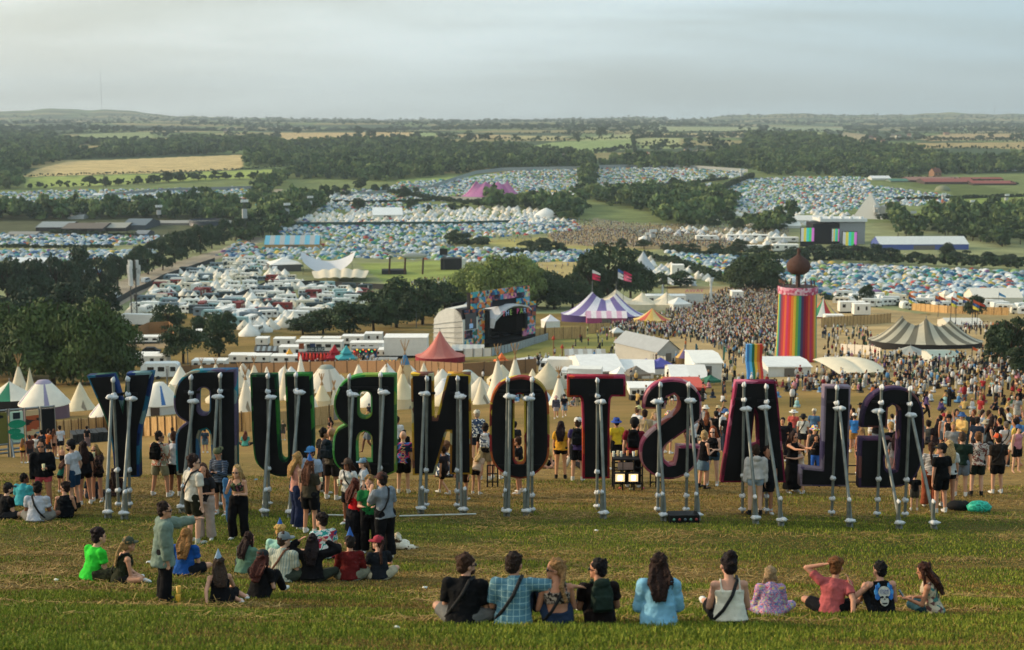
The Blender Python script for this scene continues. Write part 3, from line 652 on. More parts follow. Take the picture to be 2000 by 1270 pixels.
# ------------------------------------------------------------------ builders for tents, vehicles and buildings
def C(c): return mat(c, .8, var=.06, scale=1.2)
def bigtop(name, label, cat, px, py, wpx, eave, peak, peaks=(0.,), dep=.45, rz=0., cols=('e6e0d2',), nseg=32, wall=None, exp=1.55, ridge=None, sag=.35, pole=0., group=None, sq=2.2, hts=None, masts=True, flash=None):
    g = ground(px, py); m = mpp(g); A = wpx*m/2; B = wpx*m*dep; he = eave*m; hp = peak*m
    o = empty(name, g+Vector((0, B*.8, 0)), rz, label, cat, group); o.location.z = float(terr(o.location.x, o.location.y))
    z0 = g.z-o.location.z+.0
    rl = max(abs(p) for p in peaks)*A if len(peaks) > 1 else .001*A; hts = hts or [1]*len(peaks)
    nv = 9; ns = nseg*2; V = []
    for j in range(nv+1):
        v_ = j/nv
        for i in range(ns):
            t = 2*pi*i/ns; c_, s_ = cos(t), sin(t); kk = (abs(c_)**sq+abs(s_)**sq)**(-1/sq)
            E = (A*kk*c_, B*kk*s_); Rx = E[0]*rl/A
            xs = [p*A for p in peaks]
            if len(peaks) > 1:
                dx = min(abs(Rx-x) for x in xs); sp = abs(xs[1]-xs[0]); u = min(1, dx/(sp/2))
                kp = min(range(len(xs)), key=lambda q: abs(Rx-xs[q])); zr = he+(hp*hts[kp]-he)*(1-sag*sin(u*pi/2)**.8)
            else: zr = hp
            V.append((E[0]*(1-v_)+Rx*v_, E[1]*(1-v_)*(1.), he+(zr-he)*v_**exp))
    f = []; mi = []
    for j in range(nv):
        for i in range(ns): f.append((j*ns+i, j*ns+(i+1) % ns, (j+1)*ns+(i+1) % ns, (j+1)*ns+i)); mi.append((i//2) % len(cols))
    me = npmesh('canopy', V, f, [C(c) if isinstance(c, str) else c for c in cols], mi=mi, smooth=False)
    link('canopy', me, o)
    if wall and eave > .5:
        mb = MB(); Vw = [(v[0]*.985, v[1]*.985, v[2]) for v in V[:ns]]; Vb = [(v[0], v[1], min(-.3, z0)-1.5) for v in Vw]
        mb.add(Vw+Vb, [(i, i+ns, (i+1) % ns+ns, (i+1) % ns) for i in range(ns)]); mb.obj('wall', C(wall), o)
    if masts:
        for p in peaks:
            mb = MB(); mb.tube((p*A, 0, hp*.8), (p*A, 0, hp*1.0+max(.4, pole*m)), .10, .06, 6); mb.obj('mast', STEEL, o)
    return o
def flags(px, py, hpx, cols, label, w=14, group='flags over the tents', dist=None):
    g = ground(px, py) if dist is None else at(px, py, dist); m = mpp(g); e = empty('flag', g, 0, label, 'flag', group)
    mb = MB(); mb.tube((0, 0, 0), (0, 0, hpx*m), .09, .05, 6); mb.obj('pole', DARKSTEEL, e)
    n = len(cols); h = 8*m
    for k_, c in enumerate(cols):
        z = hpx*m-(k_*6+4)*m; v = []; nn = 6
        for i in range(nn+1):
            t = i/nn; v += [(t*w*m, sin(t*5+k_)*.35, z-h*t*.9-h*.4*(1-t)), (t*w*m, sin(t*5+k_)*.35, z-h*t*.5+h*.45*(1-t))]
        mb = MB(); mb.add(v, [(2*i, 2*i+2, 2*i+3, 2*i+1) for i in range(nn)]); mb.obj('pennant', C(c), e)
    return e
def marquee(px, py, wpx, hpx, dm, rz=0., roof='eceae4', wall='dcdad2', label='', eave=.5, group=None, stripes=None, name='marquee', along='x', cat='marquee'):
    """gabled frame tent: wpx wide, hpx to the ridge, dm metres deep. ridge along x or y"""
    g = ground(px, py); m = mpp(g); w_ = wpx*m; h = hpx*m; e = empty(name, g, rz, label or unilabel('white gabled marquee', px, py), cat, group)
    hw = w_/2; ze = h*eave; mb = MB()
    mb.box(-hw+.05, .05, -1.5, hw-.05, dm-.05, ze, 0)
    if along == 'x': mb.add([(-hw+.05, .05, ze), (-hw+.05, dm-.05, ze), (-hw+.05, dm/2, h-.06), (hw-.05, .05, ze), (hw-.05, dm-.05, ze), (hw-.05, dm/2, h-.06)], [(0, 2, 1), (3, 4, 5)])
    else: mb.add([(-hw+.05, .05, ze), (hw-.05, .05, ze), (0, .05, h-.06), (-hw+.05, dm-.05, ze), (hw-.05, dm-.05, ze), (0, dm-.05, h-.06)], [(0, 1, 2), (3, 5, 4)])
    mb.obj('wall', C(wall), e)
    mb = MB(); n = 1 if not stripes else stripes[0]; mats = [C(roof)] if not stripes else [C(c) for c in stripes[1:]]
    if along == 'x':
        for i in range(n):
            a = -hw-.15+(w_+.3)*i/n; b = -hw-.15+(w_+.3)*(i+1)/n
            mb.add([(a, -.2, ze-.05), (b, -.2, ze-.05), (b, dm/2, h), (a, dm/2, h), (a, dm+.2, ze-.05), (b, dm+.2, ze-.05)], [(0, 1, 2, 3), (3, 2, 5, 4)], i % len(mats))
    else:
        for i in range(n):
            a = -.15+(dm+.3)*i/n; b = -.15+(dm+.3)*(i+1)/n
            mb.add([(-hw-.2, a, ze-.05), (-hw-.2, b, ze-.05), (0, b, h), (0, a, h), (hw+.2, a, ze-.05), (hw+.2, b, ze-.05)], [(0, 3, 2, 1), (3, 4, 5, 2)], i % len(mats))
    mb.obj('roof', mats, e)
    if hpx > 14:
        mb = MB(); k_ = w_*.12; mb.box(-k_, -.02, -.3, k_, .04, ze*.8); mb.obj('doorway', C('6e6a64'), e)
    return e
def gazebo(px, py, wpx, hpx, roof, label, wall=None, group='pop up stalls', tiers=1, rz=.3):
    g = ground(px, py); m = mpp(g); hw = wpx*m/2; h = hpx*m; e = empty('gazebo', g, rz, label, 'gazebo', group); ze = h*.55; mb = MB()
    def pyr(z0, z1, r, mb):
        v = []; n = 4
        for k_, t in enumerate((0, .35, .7, 1)):
            rr = r*(1-t)+.02; zz = z0+(z1-z0)*t**1.25; v += [(rr, rr, zz), (-rr, rr, zz), (-rr, -rr, zz), (rr, -rr, zz)]
        mb.add(v, [(j*4+i, j*4+(i+1) % 4, (j+1)*4+(i+1) % 4, (j+1)*4+i) for j in range(3) for i in range(4)])
        mb.add([(r, r, z0), (-r, r, z0), (-r, -r, z0), (r, -r, z0), (r, r, z0-.25), (-r, r, z0-.25), (-r, -r, z0-.25), (r, -r, z0-.25)], [(i, i+4, (i+1) % 4+4, (i+1) % 4) for i in range(4)])
    if tiers == 2: pyr(ze, h*.85, hw, mb); pyr(h*.82, h*1.25, hw*.5, mb)
    else: pyr(ze, h, hw, mb)
    mb.obj('roof', C(roof), e)
    if wall: mb = MB(); mb.box(-hw*.97, -hw*.97, -1, hw*.97, hw*.97, ze-.02); mb.obj('wall', C(wall), e)
    else:
        for a, b in ((-1, -1), (1, -1), (1, 1), (-1, 1)): mb = MB(); mb.tube((a*hw*.95, b*hw*.95, -.5), (a*hw*.95, b*hw*.95, ze), .05, n=5); mb.obj('leg', STEEL, e)
    return e
def belltent(px, py, wpx, hpx, label=None, poles=0, col='e3dac3', wall=.12, group='canvas tents in the tipi field', flash=None, cat='bell tent', band=None, name='bell_tent', door=True):
    g = ground(px, py); m = mpp(g); R_ = wpx*m/2; h = hpx*m; o = empty(name, g+Vector((0, R_*.7, 0)), random.random()*.3, label or unilabel('cream canvas '+cat, px, py), cat, group)
    o.location.z = float(terr(o.location.x, o.location.y)); zb = min(0, g.z-o.location.z); n = 20; mb = MB(); cols = [C(col)]; P_ = []
    for j in range(7):
        t = j/6; P_.append((R_*(1-t)**1.0*(1-.10*sin(pi*t))+.03, h*(wall+(1-wall)*t)))
    v = []
    for r_, z in P_: v += [(r_*cos(2*pi*i/n)*(1+.012*(i % 2)), r_*sin(2*pi*i/n)*(1+.012*(i % 2)), z) for i in range(n)]
    f = []; mi = []
    for j in range(6):
        for i in range(n):
            f.append((j*n+i, j*n+(i+1) % n, (j+1)*n+(i+1) % n, (j+1)*n+i)); mi.append(1 if (band and j in band[1]) or (flash and i in flash[1]) else 0)
    c2 = (band or flash or (None,))[0]; me = npmesh('canopy', v, f, [C(col), C(c2 or col)], mi=mi); link('canopy', me, o)
    mb = MB(); mb.lathe([(R_*.995, zb-.6), (R_*1.0, h*wall+.02)], n, smooth=False); mb.obj('wall', C(col if cat != 'yurt' else band[2] if band and len(band) > 2 else col), o)
    if door: mb = MB(); a = -pi/2+.2; mb.add([(R_*.2-.5, -R_*1.0, 0), (R_*.2+.5, -R_*.99, 0), (R_*.17, -R_*.62, h*.42)], [(0, 1, 2)]); mb.obj('door_flap', C('8d8472'), o)
    if poles:
        mb = MB()
        for k_ in range(poles):
            a = 2*pi*k_/poles+.3; mb.tube((cos(a)*.15, sin(a)*.15, h*.93), (-cos(a)*R_*.33, -sin(a)*R_*.33, h*1.32), .05, .03, 5)
        mb.obj('poles' if False else 'pole_bundle', mat('a5835a', .8), o)
    return o
def yurt(px, py, wpx, hpx, wallf, label, roof='e6dfcf', wallc='6f5a68', crown='9a93a8', flash='8f8aa6', group='yurts on the left'):
    g = ground(px, py); m = mpp(g); R_ = wpx*m/2; h = hpx*m; o = empty('yurt', g+Vector((0, R_*.8, 0)), 0, label, 'yurt', group)
    o.location.z = float(terr(o.location.x, o.location.y)); hw = h*wallf; n = 30
    mb = MB(); mb.lathe([(R_*.97, -1.2), (R_*.97, hw)], n, smooth=False); mb.obj('wall', C(wallc), o)
    v = []; prof_ = [(R_*1.02, hw-.18), (R_*1.0, hw), (R_*.62, hw+(h-hw)*.5), (R_*.33, h*.93), (R_*.22, h), (.01, h*1.01)]
    for r_, z in prof_: v += [(r_*cos(2*pi*i/n), r_*sin(2*pi*i/n), z) for i in range(n)]
    f = []; mi = []
    for j in range(5):
        for i in range(n): f.append((j*n+i, j*n+(i+1) % n, (j+1)*n+(i+1) % n, (j+1)*n+i)); mi.append(1 if j >= 3 else 2 if (i % 7 == 3 and j in (1, 2)) else 0)
    link('roof', npmesh('roof', v, f, [C(roof), C(crown), C(flash)], mi=mi), o)
    mb = MB(); mb.box(-.5, -R_*1.0, -.2, .5, -R_*.9, hw*.85); mb.obj('door', C('4c4038'), o)
    return o
# vehicles: prototypes at real size, copied
def proto_caravan(kind):
    e = empty(('caravan', 'motorhome', 'camper_van', 'parked_car')[kind], (0, -500, 0)); mb = MB()
    if kind == 0: pts_ = [(-2.9, .5), (2.7, .5), (2.95, 1.2), (2.8, 2.35), (2.4, 2.6), (-2.4, 2.6), (-2.85, 2.2), (-3.0, 1.3)]; wins = [(-1.9, -.9), (-.3, .7), (1.6, 2.4)]; z = (1.35, 2.05)
    elif kind == 1: pts_ = [(-3.2, .4), (3.3, .4), (3.3, 1.2), (2.6, 1.5), (3.0, 2.1), (2.8, 2.9), (-3.2, 2.9)]; wins = [(-2.4, -1.3), (-.3, .8), (1.9, 2.6)]; z = (1.5, 2.15)
    elif kind == 2: pts_ = [(-2.4, .35), (2.5, .35), (2.55, 1.1), (1.9, 1.3), (1.3, 2.1), (-2.3, 2.2), (-2.45, 1.2)]; wins = [(-1.9, -.8), (-.5, .3), (.6, 1.3)]; z = (1.25, 1.85)
    else: pts_ = [(-2.1, .3), (2.1, .3), (2.15, .75), (1.3, .9), (.6, 1.4), (-1.2, 1.42), (-2.0, .9)]; wins = [(-1.2, -.2), (-.05, .75)]; z = (.95, 1.3)
    w_ = 1.1 if kind < 2 else .95 if kind == 2 else .85
    mb.prism(pts_, -w_, w_)
    mb.obj('body', [M_tint], e)
    for a, b in wins:
        mb = MB(); mb.box(a, -w_-.03, z[0], b, -w_+.02, z[1]); mb.obj('window', GLASS, e); mb = MB(); mb.box(a, w_-.02, z[0], b, w_+.03, z[1]); mb.obj('window', GLASS, e)
    if kind < 2: mb = MB(); mb.box(.9, -w_-.03, .6, 1.45, -w_+.02, 2.2); mb.obj('door', C('b9b8b2'), e)
    for x in ((-.3,) if kind == 0 else (-1.7, 1.7)):
        mb = MB(); mb.tube((x, -w_-.02, .32), (x, -w_+.2, .32), .33, n=10); mb.tube((x, w_-.2, .32), (x, w_+.02, .32), .33, n=10); mb.obj('wheel', BLACK, e)
    if kind == 0: mb = MB(); mb.tube((2.8, 0, .45), (4.0, 0, .45), .06, n=5); mb.obj('tow_bar', DARKSTEEL, e)
    KIDS[e.name] = list(e.children); return e
VEH = [proto_caravan(k_) for k_ in range(4)]
vused = [0]*4
def vehicle(kind, px, py, rz, colr, label, group, scale=1.):
    g = ground(px, py)
    if vused[kind] == 0: o = VEH[kind]; o.location = g; o.rotation_euler = (0, 0, rz); o.scale = (scale,)*3
    else: o = copy_tree(VEH[kind], None, g, rz, scale)
    vused[kind] += 1
    cat = ('caravan', 'motorhome', 'van', 'car')[kind]; tag(o, label, cat, group)
    kids = list(o.children)
    for c in kids:
        if c.name.startswith('body'): c.color = (*lin(colr), 1)
    return o
def boxunit(x0, x1, yb, hpx, dm, label, colr='e4e2da', roofc='efeee8', wins=3, name='trailer', cat='trailer', group='white trailers and cabins', rz=None, lift=.5):
    a = ground(x0, yb); b = ground(x1, yb); m = mpp(a); w_ = (x1-x0)*m; g = ground((x0+x1)/2, yb); e = empty(name, g, 0 if rz is None else rz, label, cat, group); h = hpx*m
    mb = MB(); mb.box(-w_/2, 0, lift, w_/2, dm, h-.08); mb.obj('body', C(colr), e)
    mb = MB(); mb.box(-w_/2-.05, -.05, h-.08, w_/2+.05, dm+.05, h+.03); mb.obj('roof', C(roofc), e)
    for k_ in range(wins):
        x = -w_/2+w_*(k_+.5)/wins; mb = MB(); mb.box(x-w_*.06, -.03, h*.5, x+w_*.06, .02, h*.8); mb.obj('window', GLASS, e)
    mb = MB(); mb.box(-w_*.45, .3, -.8, w_*.45, dm-.3, lift); mb.obj('undercarriage', BLACK, e)
    return e
def wallline(poly, hm, colr, label, name='fence', cat='fence', posts=2.4, thick=.08, group=None):
    G = [ground(a, b) for a, b in poly]; o = G[0].copy(); mb = MB(); pm = []
    for a, b in zip(G[:-1], G[1:]):
        n = max(1, int((b-a).length/8)); pr = None
        for i in range(n+1):
            q = a.lerp(b, i/n); z = float(terr(q.x, q.y)); cur = (q.x-o.x, q.y-o.y, z-o.z)
            if pr: mb.add([(pr[0], pr[1], pr[2]-.2), (cur[0], cur[1], cur[2]-.2), (cur[0], cur[1], cur[2]+hm), (pr[0], pr[1], pr[2]+hm),
                           (pr[0], pr[1]+thick, pr[2]-.2), (cur[0], cur[1]+thick, cur[2]-.2), (cur[0], cur[1]+thick, cur[2]+hm), (pr[0], pr[1]+thick, pr[2]+hm)], [(0, 1, 2, 3), (5, 4, 7, 6), (3, 2, 6, 7)])
            pr = cur
        if posts:
            for i in range(int((b-a).length/posts)+1):
                q = a.lerp(b, min(1, i*posts/max((b-a).length, .1))); z = float(terr(q.x, q.y)); pm.append(MB()); pm[-1].tube((q.x-o.x, q.y-o.y-.05, z-o.z-.2), (q.x-o.x, q.y-o.y-.05, z-o.z+hm*1.08), .05, n=5)
    e = empty(name, o, 0, label, cat, group); mb.obj('panel', C(colr) if isinstance(colr, str) else colr, e)
    if posts and len(pm) <= 95: [q.obj('post', mat('5a4632', .9), e) for q in pm]
    return e
# ------------------------------------------------------------------ landmark tents
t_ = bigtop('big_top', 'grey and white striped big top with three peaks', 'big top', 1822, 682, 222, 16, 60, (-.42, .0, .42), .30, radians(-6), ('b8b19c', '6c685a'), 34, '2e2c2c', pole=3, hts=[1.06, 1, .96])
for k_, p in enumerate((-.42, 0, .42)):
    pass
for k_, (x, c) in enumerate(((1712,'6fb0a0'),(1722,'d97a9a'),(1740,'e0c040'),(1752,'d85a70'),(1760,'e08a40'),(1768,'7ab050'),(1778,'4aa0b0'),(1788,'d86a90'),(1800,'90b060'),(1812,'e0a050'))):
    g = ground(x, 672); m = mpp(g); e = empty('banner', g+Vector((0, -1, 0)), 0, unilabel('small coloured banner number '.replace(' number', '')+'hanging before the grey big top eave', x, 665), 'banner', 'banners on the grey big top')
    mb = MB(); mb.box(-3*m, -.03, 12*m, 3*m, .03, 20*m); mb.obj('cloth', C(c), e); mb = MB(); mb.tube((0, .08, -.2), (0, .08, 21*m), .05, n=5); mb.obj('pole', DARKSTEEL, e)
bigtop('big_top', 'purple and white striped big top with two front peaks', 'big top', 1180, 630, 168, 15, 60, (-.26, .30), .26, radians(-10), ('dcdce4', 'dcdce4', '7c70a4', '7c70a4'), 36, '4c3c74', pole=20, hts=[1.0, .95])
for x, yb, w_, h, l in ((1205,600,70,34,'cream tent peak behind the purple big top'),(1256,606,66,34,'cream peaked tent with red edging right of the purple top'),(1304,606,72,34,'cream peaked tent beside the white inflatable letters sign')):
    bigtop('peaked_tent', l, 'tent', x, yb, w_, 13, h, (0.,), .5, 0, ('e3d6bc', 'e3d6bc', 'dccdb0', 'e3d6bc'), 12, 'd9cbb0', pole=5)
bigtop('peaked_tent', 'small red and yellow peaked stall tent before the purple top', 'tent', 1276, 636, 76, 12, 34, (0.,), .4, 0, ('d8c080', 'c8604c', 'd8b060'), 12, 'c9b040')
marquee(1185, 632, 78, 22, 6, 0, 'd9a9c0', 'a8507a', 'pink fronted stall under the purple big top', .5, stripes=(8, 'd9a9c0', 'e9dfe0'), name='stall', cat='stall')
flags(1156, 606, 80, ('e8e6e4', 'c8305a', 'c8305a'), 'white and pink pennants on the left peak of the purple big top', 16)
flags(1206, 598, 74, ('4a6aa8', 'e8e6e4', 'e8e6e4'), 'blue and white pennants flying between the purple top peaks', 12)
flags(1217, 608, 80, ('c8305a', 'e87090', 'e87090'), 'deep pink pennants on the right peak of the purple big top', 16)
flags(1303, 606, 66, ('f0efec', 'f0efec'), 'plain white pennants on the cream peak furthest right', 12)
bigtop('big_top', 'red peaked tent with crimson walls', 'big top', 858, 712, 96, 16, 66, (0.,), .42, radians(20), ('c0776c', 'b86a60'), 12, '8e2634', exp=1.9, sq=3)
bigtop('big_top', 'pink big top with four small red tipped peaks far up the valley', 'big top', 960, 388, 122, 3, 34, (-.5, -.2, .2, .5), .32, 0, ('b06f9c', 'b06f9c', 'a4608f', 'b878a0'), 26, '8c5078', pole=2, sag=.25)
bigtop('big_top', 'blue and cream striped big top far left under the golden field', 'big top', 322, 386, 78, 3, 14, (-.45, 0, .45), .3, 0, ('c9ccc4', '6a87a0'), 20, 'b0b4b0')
bigtop('dome_tent_large', 'large white dome beyond the dance field', 'dome', 1067, 427, 50, .5, 20, (0.,), .42, 0, ('e6e6e2',), 12, None, exp=.5, masts=False)
bigtop('canopy', 'wide white round canopy with an orange cone on top', 'canopy', 1091, 390, 72, 9, 12, (0.,), .35, 0, ('e4e4de',), 12, 'c9b0a8', masts=False)
bigtop('cone_roof', 'orange cone roof above the wide white round canopy', 'roof', 1087, 384, 26, 3, 13, (0.,), .4, 0, ('d8b483',), 10, 'd8b483', masts=False)
bigtop('striped_tent', 'rainbow striped round tent half hidden by the ribbon tower', 'tent', 1612, 622, 70, 5, 40, (0.,), .4, 0, ('c0623f', '3f8a64', 'dcdcd4', 'b03a3a', 'd8c070', '4a4a7a'), 12, 'a86040')
bigtop('carousel', 'small striped fairground carousel with gold roof', 'carousel', 1338, 712, 36, 14, 34, (0.,), .5, 0, ('c9a560', '6a5a80', 'd8c8a0', '8a4a50'), 8, '6f5a3a', exp=1.2)
bigtop('round_tent', 'faded grey parasol shaped tent in front of the grey big top', 'tent', 1785, 700, 84, 10, 24, (0.,), .4, 0, ('a8a8a0', '8f9490'), 12, None, exp=1.1)
bigtop('peaked_tent', 'white and green edged marquee at the far left edge', 'marquee', 8, 812, 105, 34, 66, (0.,), .45, 0, ('e0d8c6', 'e0d8c6', '2f7a5c', 'e0d8c6', 'e0d8c6'), 10, '221f20', exp=1.25)
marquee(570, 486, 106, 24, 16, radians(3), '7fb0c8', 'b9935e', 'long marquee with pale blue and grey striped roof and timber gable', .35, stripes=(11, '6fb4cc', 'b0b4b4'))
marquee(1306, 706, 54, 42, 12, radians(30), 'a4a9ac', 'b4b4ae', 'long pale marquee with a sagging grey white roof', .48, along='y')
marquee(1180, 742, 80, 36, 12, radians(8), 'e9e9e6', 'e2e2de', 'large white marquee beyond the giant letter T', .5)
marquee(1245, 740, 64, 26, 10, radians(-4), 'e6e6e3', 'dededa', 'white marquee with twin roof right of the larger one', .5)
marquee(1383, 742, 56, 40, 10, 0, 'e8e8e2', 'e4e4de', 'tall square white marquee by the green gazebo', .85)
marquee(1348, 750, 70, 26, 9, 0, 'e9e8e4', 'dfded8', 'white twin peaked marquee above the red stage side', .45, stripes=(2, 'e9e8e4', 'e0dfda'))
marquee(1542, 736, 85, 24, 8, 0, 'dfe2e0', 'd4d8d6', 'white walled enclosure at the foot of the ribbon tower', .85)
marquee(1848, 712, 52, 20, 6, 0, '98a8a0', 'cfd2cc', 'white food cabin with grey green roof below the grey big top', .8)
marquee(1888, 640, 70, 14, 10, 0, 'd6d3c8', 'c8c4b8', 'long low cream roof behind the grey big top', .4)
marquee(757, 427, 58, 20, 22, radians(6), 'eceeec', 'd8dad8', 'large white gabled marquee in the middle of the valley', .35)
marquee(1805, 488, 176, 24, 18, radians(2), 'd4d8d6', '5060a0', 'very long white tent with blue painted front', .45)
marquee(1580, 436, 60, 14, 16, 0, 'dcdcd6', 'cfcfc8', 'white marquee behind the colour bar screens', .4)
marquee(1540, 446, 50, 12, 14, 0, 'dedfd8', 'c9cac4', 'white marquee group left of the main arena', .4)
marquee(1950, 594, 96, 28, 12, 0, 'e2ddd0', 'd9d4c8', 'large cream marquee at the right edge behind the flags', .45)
marquee(62, 522, 92, 17, 12, 0, 'dfe2e2', 'c6cac8', 'long white frame tent at the left among small tents', .6)
marquee(148, 428, 32, 12, 16, 0, 'dcdfe0', 'cdd0d0', 'white marquee in the far left valley')
marquee(188, 403, 28, 9, 14, 0, 'dcdfe0', 'cdd0d0', 'pale marquee beside the far left tent field'); marquee(288, 400, 24, 8, 14, 0, 'e2e4e4', 'cdd0d0', 'bright small marquee below the golden field')
marquee(325, 404, 42, 9, 12, 0, 'dcdfe0', 'cdd0d0', 'white marquee near the far striped big top'); marquee(190, 384, 18, 6, 9, 0, 'dcdfe0', 'cdd0d0', 'tiny white marquee on the far left green strip')
bigtop('marquee', 'white pole marquee with swept roof left of the phone mast', 'marquee', 222, 524, 46, 7, 24, (-.2, .25), .4, 0, ('e4e2da',), 10, 'd8d6cc', exp=1.2)
gazebo(555, 528, 60, 26, 'e2e2de', 'white square marquee left of the saddle shaped tent', '57585a', tiers=1)
gazebo(1185, 700, 40, 10, '9c9fa0', 'flat grey roofed wooden bar beyond the truck', '6a5642')
for a_ in [(1212,744,34,28,'ece9e2','white pop up tent beside the brown gazebo','e6e3da'),(1242,744,44,30,'7d7468','grey brown gazebo with open sides',None),(1262,724,30,24,'4f509a','dark blue gazebo further back',None),
           (1290,730,50,32,'5c5ca8','larger violet blue gazebo nearer the camera','e0e0e0'),(1388,752,30,20,'2f6a55','green gazebo behind the red stage side',None),(654,715,34,34,'a8202c','crimson two tier stall roof','7a1a22'),
           (566,712,24,26,'e0a53a','amber two tier stall roof',None),(980,716,26,22,'dd7038','orange two tier parasol stall',None),(1000,726,20,20,'d05a34','red orange stall roof behind the tipis',None),
           (955,722,34,16,'8fb860','lime green canopy behind the brown fence',None),(1036,712,50,16,'b8bcc0','grey canopy with lilac peak','7a6a60'),(1075,640,30,26,'e6dfe0','white tent with pink flash beside the stage','dcdcd8'),
           (1205,658,24,20,'cfd0cc','small white kiosk under the pink fronted stall','7a6a50'),(1658,594,20,16,'e8e6e0','white pagoda tent left of the parked motorhomes','e0ded8'),(1718,592,26,18,'e8e6e0','white pagoda tent behind the grey big top','e0ded8'),
           (1815,596,18,22,'e8e6e0','pointed white pagoda between orange flags','e0ded8'),(1862,592,22,22,'eae6de','pointed pagoda with bright cap near the pole flags','e0ded8'),(1846,584,18,18,'e4dccb','small beige pagoda further back','ddd5c4'),(1325,606,40,26,'dedfdb','white domed tent beneath the inflatable sign','d2d3cf'),(1258,472,18,12,'e4e4e0','white pagoda among the distant crowd','dcdcd8')]:
    gazebo(a_[0], a_[1], a_[2], a_[3], a_[4], a_[5], a_[6], tiers=2 if 'two tier' in a_[5] else 1)
gazebo(677, 716, 38, 34, '3f9ca4', 'teal two tier parasol roof over a stall', None, tiers=2)
# saddle shaped and stretch tents
def saddle(px, py, wpx, hpx, dm, colr, label, bumps=0, name='stretch_tent'):
    g = ground(px, py); m = mpp(g); A = wpx*m/2; h = hpx*m; n = 24; k = 12; v = []
    for j in range(k+1):
        for i in range(n+1):
            u = i/n*2-1; w_ = j/k*2-1
            if bumps: z = h*(.35+.35*(1-w_*w_)+.22*abs(sin(u*pi*bumps/2))**.6*(1-abs(w_)*.5))*(1-.25*u*u)
            else: z = h*(.55*u*u+.42*(1-w_*w_)*(1-.3*u*u)+.05)
            v.append((u*A*(1-.12*w_*w_), w_*dm/2*(1-.1*u*u)+dm/2, z))
    f = [(j*(n+1)+i, j*(n+1)+i+1, (j+1)*(n+1)+i+1, (j+1)*(n+1)+i) for j in range(k) for i in range(n)]
    e = empty(name, g, .1, label, 'tent'); link('canopy', npmesh('canopy', v, f, [C(colr)], smooth=True), e)
    for i in range(0, n+1, 6):
        mb = MB(); p = v[i]; mb.tube((p[0], p[1]+.1, -.5), (p[0], p[1]+.1, p[2]), .09, n=5); mb.obj('pole', DARKSTEEL, e)
    return e
saddle(640, 538, 108, 44, 34, 'c6c8cc', 'pale saddle shaped tent rising to points at both ends')
saddle(1690, 738, 112, 24, 12, 'd9d0b8', 'cream stretch tent on the hillside among sitting people', 2)
saddle(664, 552, 112, 24, 26, 'd9cdb4', 'cream stretch tent with a row of low peaks', 5)
bigtop('sail_tent', 'grey sail tent rising behind the dark trees', 'tent', 1258, 532, 54, 4, 40, (.2,), .5, .2, ('b0b6bc',), 8, None, exp=1.2)
# tipi field
yurt(75, 822, 98, 78, .44, 'lilac walled yurt with pale ringed roof left of the bell tent')
yurt(206, 832, 76, 56, .40, 'second lilac walled yurt partly hidden by the giant letter Y')
yurt(305, 812, 82, 64, .40, 'yurt with blue flashes and white walls', 'e4e0d4', 'c9ccc8', 'e4e0d4', '3f6ea8')
belltent(33, 778, 46, 66, 'tall tipi with ragged poles at the far left', 7, 'd6ccb4', .03, cat='tipi', name='tipi')
belltent(58, 778, 20, 60, 'slim pointed canvas spire beside the tall tipi', 0, 'cfc5a8', .25, cat='canvas spire', name='tipi')
belltent(152, 803, 58, 56, 'plain cream bell tent by the dark willows', 0, 'd8cdaf', .04)
TIP = [(350,764,44,50,'pale peaked bell tent nearest the caravan',0,.3),(330,778,40,28,'low tan tent left of the giant letter R',0,.3),(392,752,30,40,'tipi with crossed poles above the giant letter R',6,.05),(420,745,30,36,'canvas tipi right of the first pole bundle',5,.05),
 (466,770,30,48,'brown based tipi between letters R and U',6,.3),(478,812,46,76,'tall white tipi touching the edge of letter U',6,.05),(495,756,34,46,'cream tipi with black tipped flaps',5,.1),(520,758,28,42,'narrow cream tipi above letter U',0,.1),
 (556,782,34,70,'white tipi with a teal door flap inside letter U',0,.05),(587,758,24,66,'slender canvas tower tent',0,.2),(604,790,30,52,'white pointed tent behind letter U right edge',0,.1),(548,756,34,36,'small yurt roofed tent beyond letter U',0,.4),
 (628,808,34,60,'tan based tipi in front of the grey crowned yurt',6,.45),(612,812,26,40,'small cream tipi at the fence',4,.1),(652,806,24,48,'thin cream tipi left of letter B',5,.1),(664,784,60,52,'wide cream bell tent behind letter B left edge',0,.4),
 (699,760,44,50,'white conical bell tent above letter B',4,.08),(724,768,64,34,'broad low cream tent above letter B',3,.35),(754,760,34,46,'white tipi with a dark flag near the stall lights',4,.08),
 (786,800,46,76,'cream tipi with dark blue top and tan skirt',6,.3),(827,770,50,62,'tall cream cone tent behind letter N',0,.05),(856,758,20,38,'small white cone tent with crossed poles above it',5,.05),
 (940,790,34,52,'little white tipi beside letter N',0,.04),(972,782,48,84,'tall bright white tipi left of letter O',6,.03),(1006,778,54,82,'tall bright white tipi directly above letter O',6,.03),
 (1092,792,40,58,'white tipi with poles left of letter T',7,.05),(1040,760,30,40,'pale tent in front of the lorry',0,.3)]
for x, y, w_, h, l, np_, wl in TIP:
    belltent(x, y, w_, h, l, np_, random.choice(('e0d8c4', 'e9e4d6', 'd8ceb6', 'e4ddcb')) if 'tan' not in l else 'd9cba8', wl, cat='tipi' if np_ > 3 else 'bell tent', name='tipi' if np_ > 3 else 'bell_tent')
belltent(790, 764, 60, 76, 'big tipi with blue top, tan body and grey skirt', 6, 'b9a37c', .05, band=('44749a', (4, 5)), cat='tipi', name='tipi')
yurt(634, 790, 96, 76, .34, 'grey crowned yurt in the tipi field', 'd6cfbf', 'c4baa2', '8d948c', 'b8b0a0', 'yurts in the tipi field')
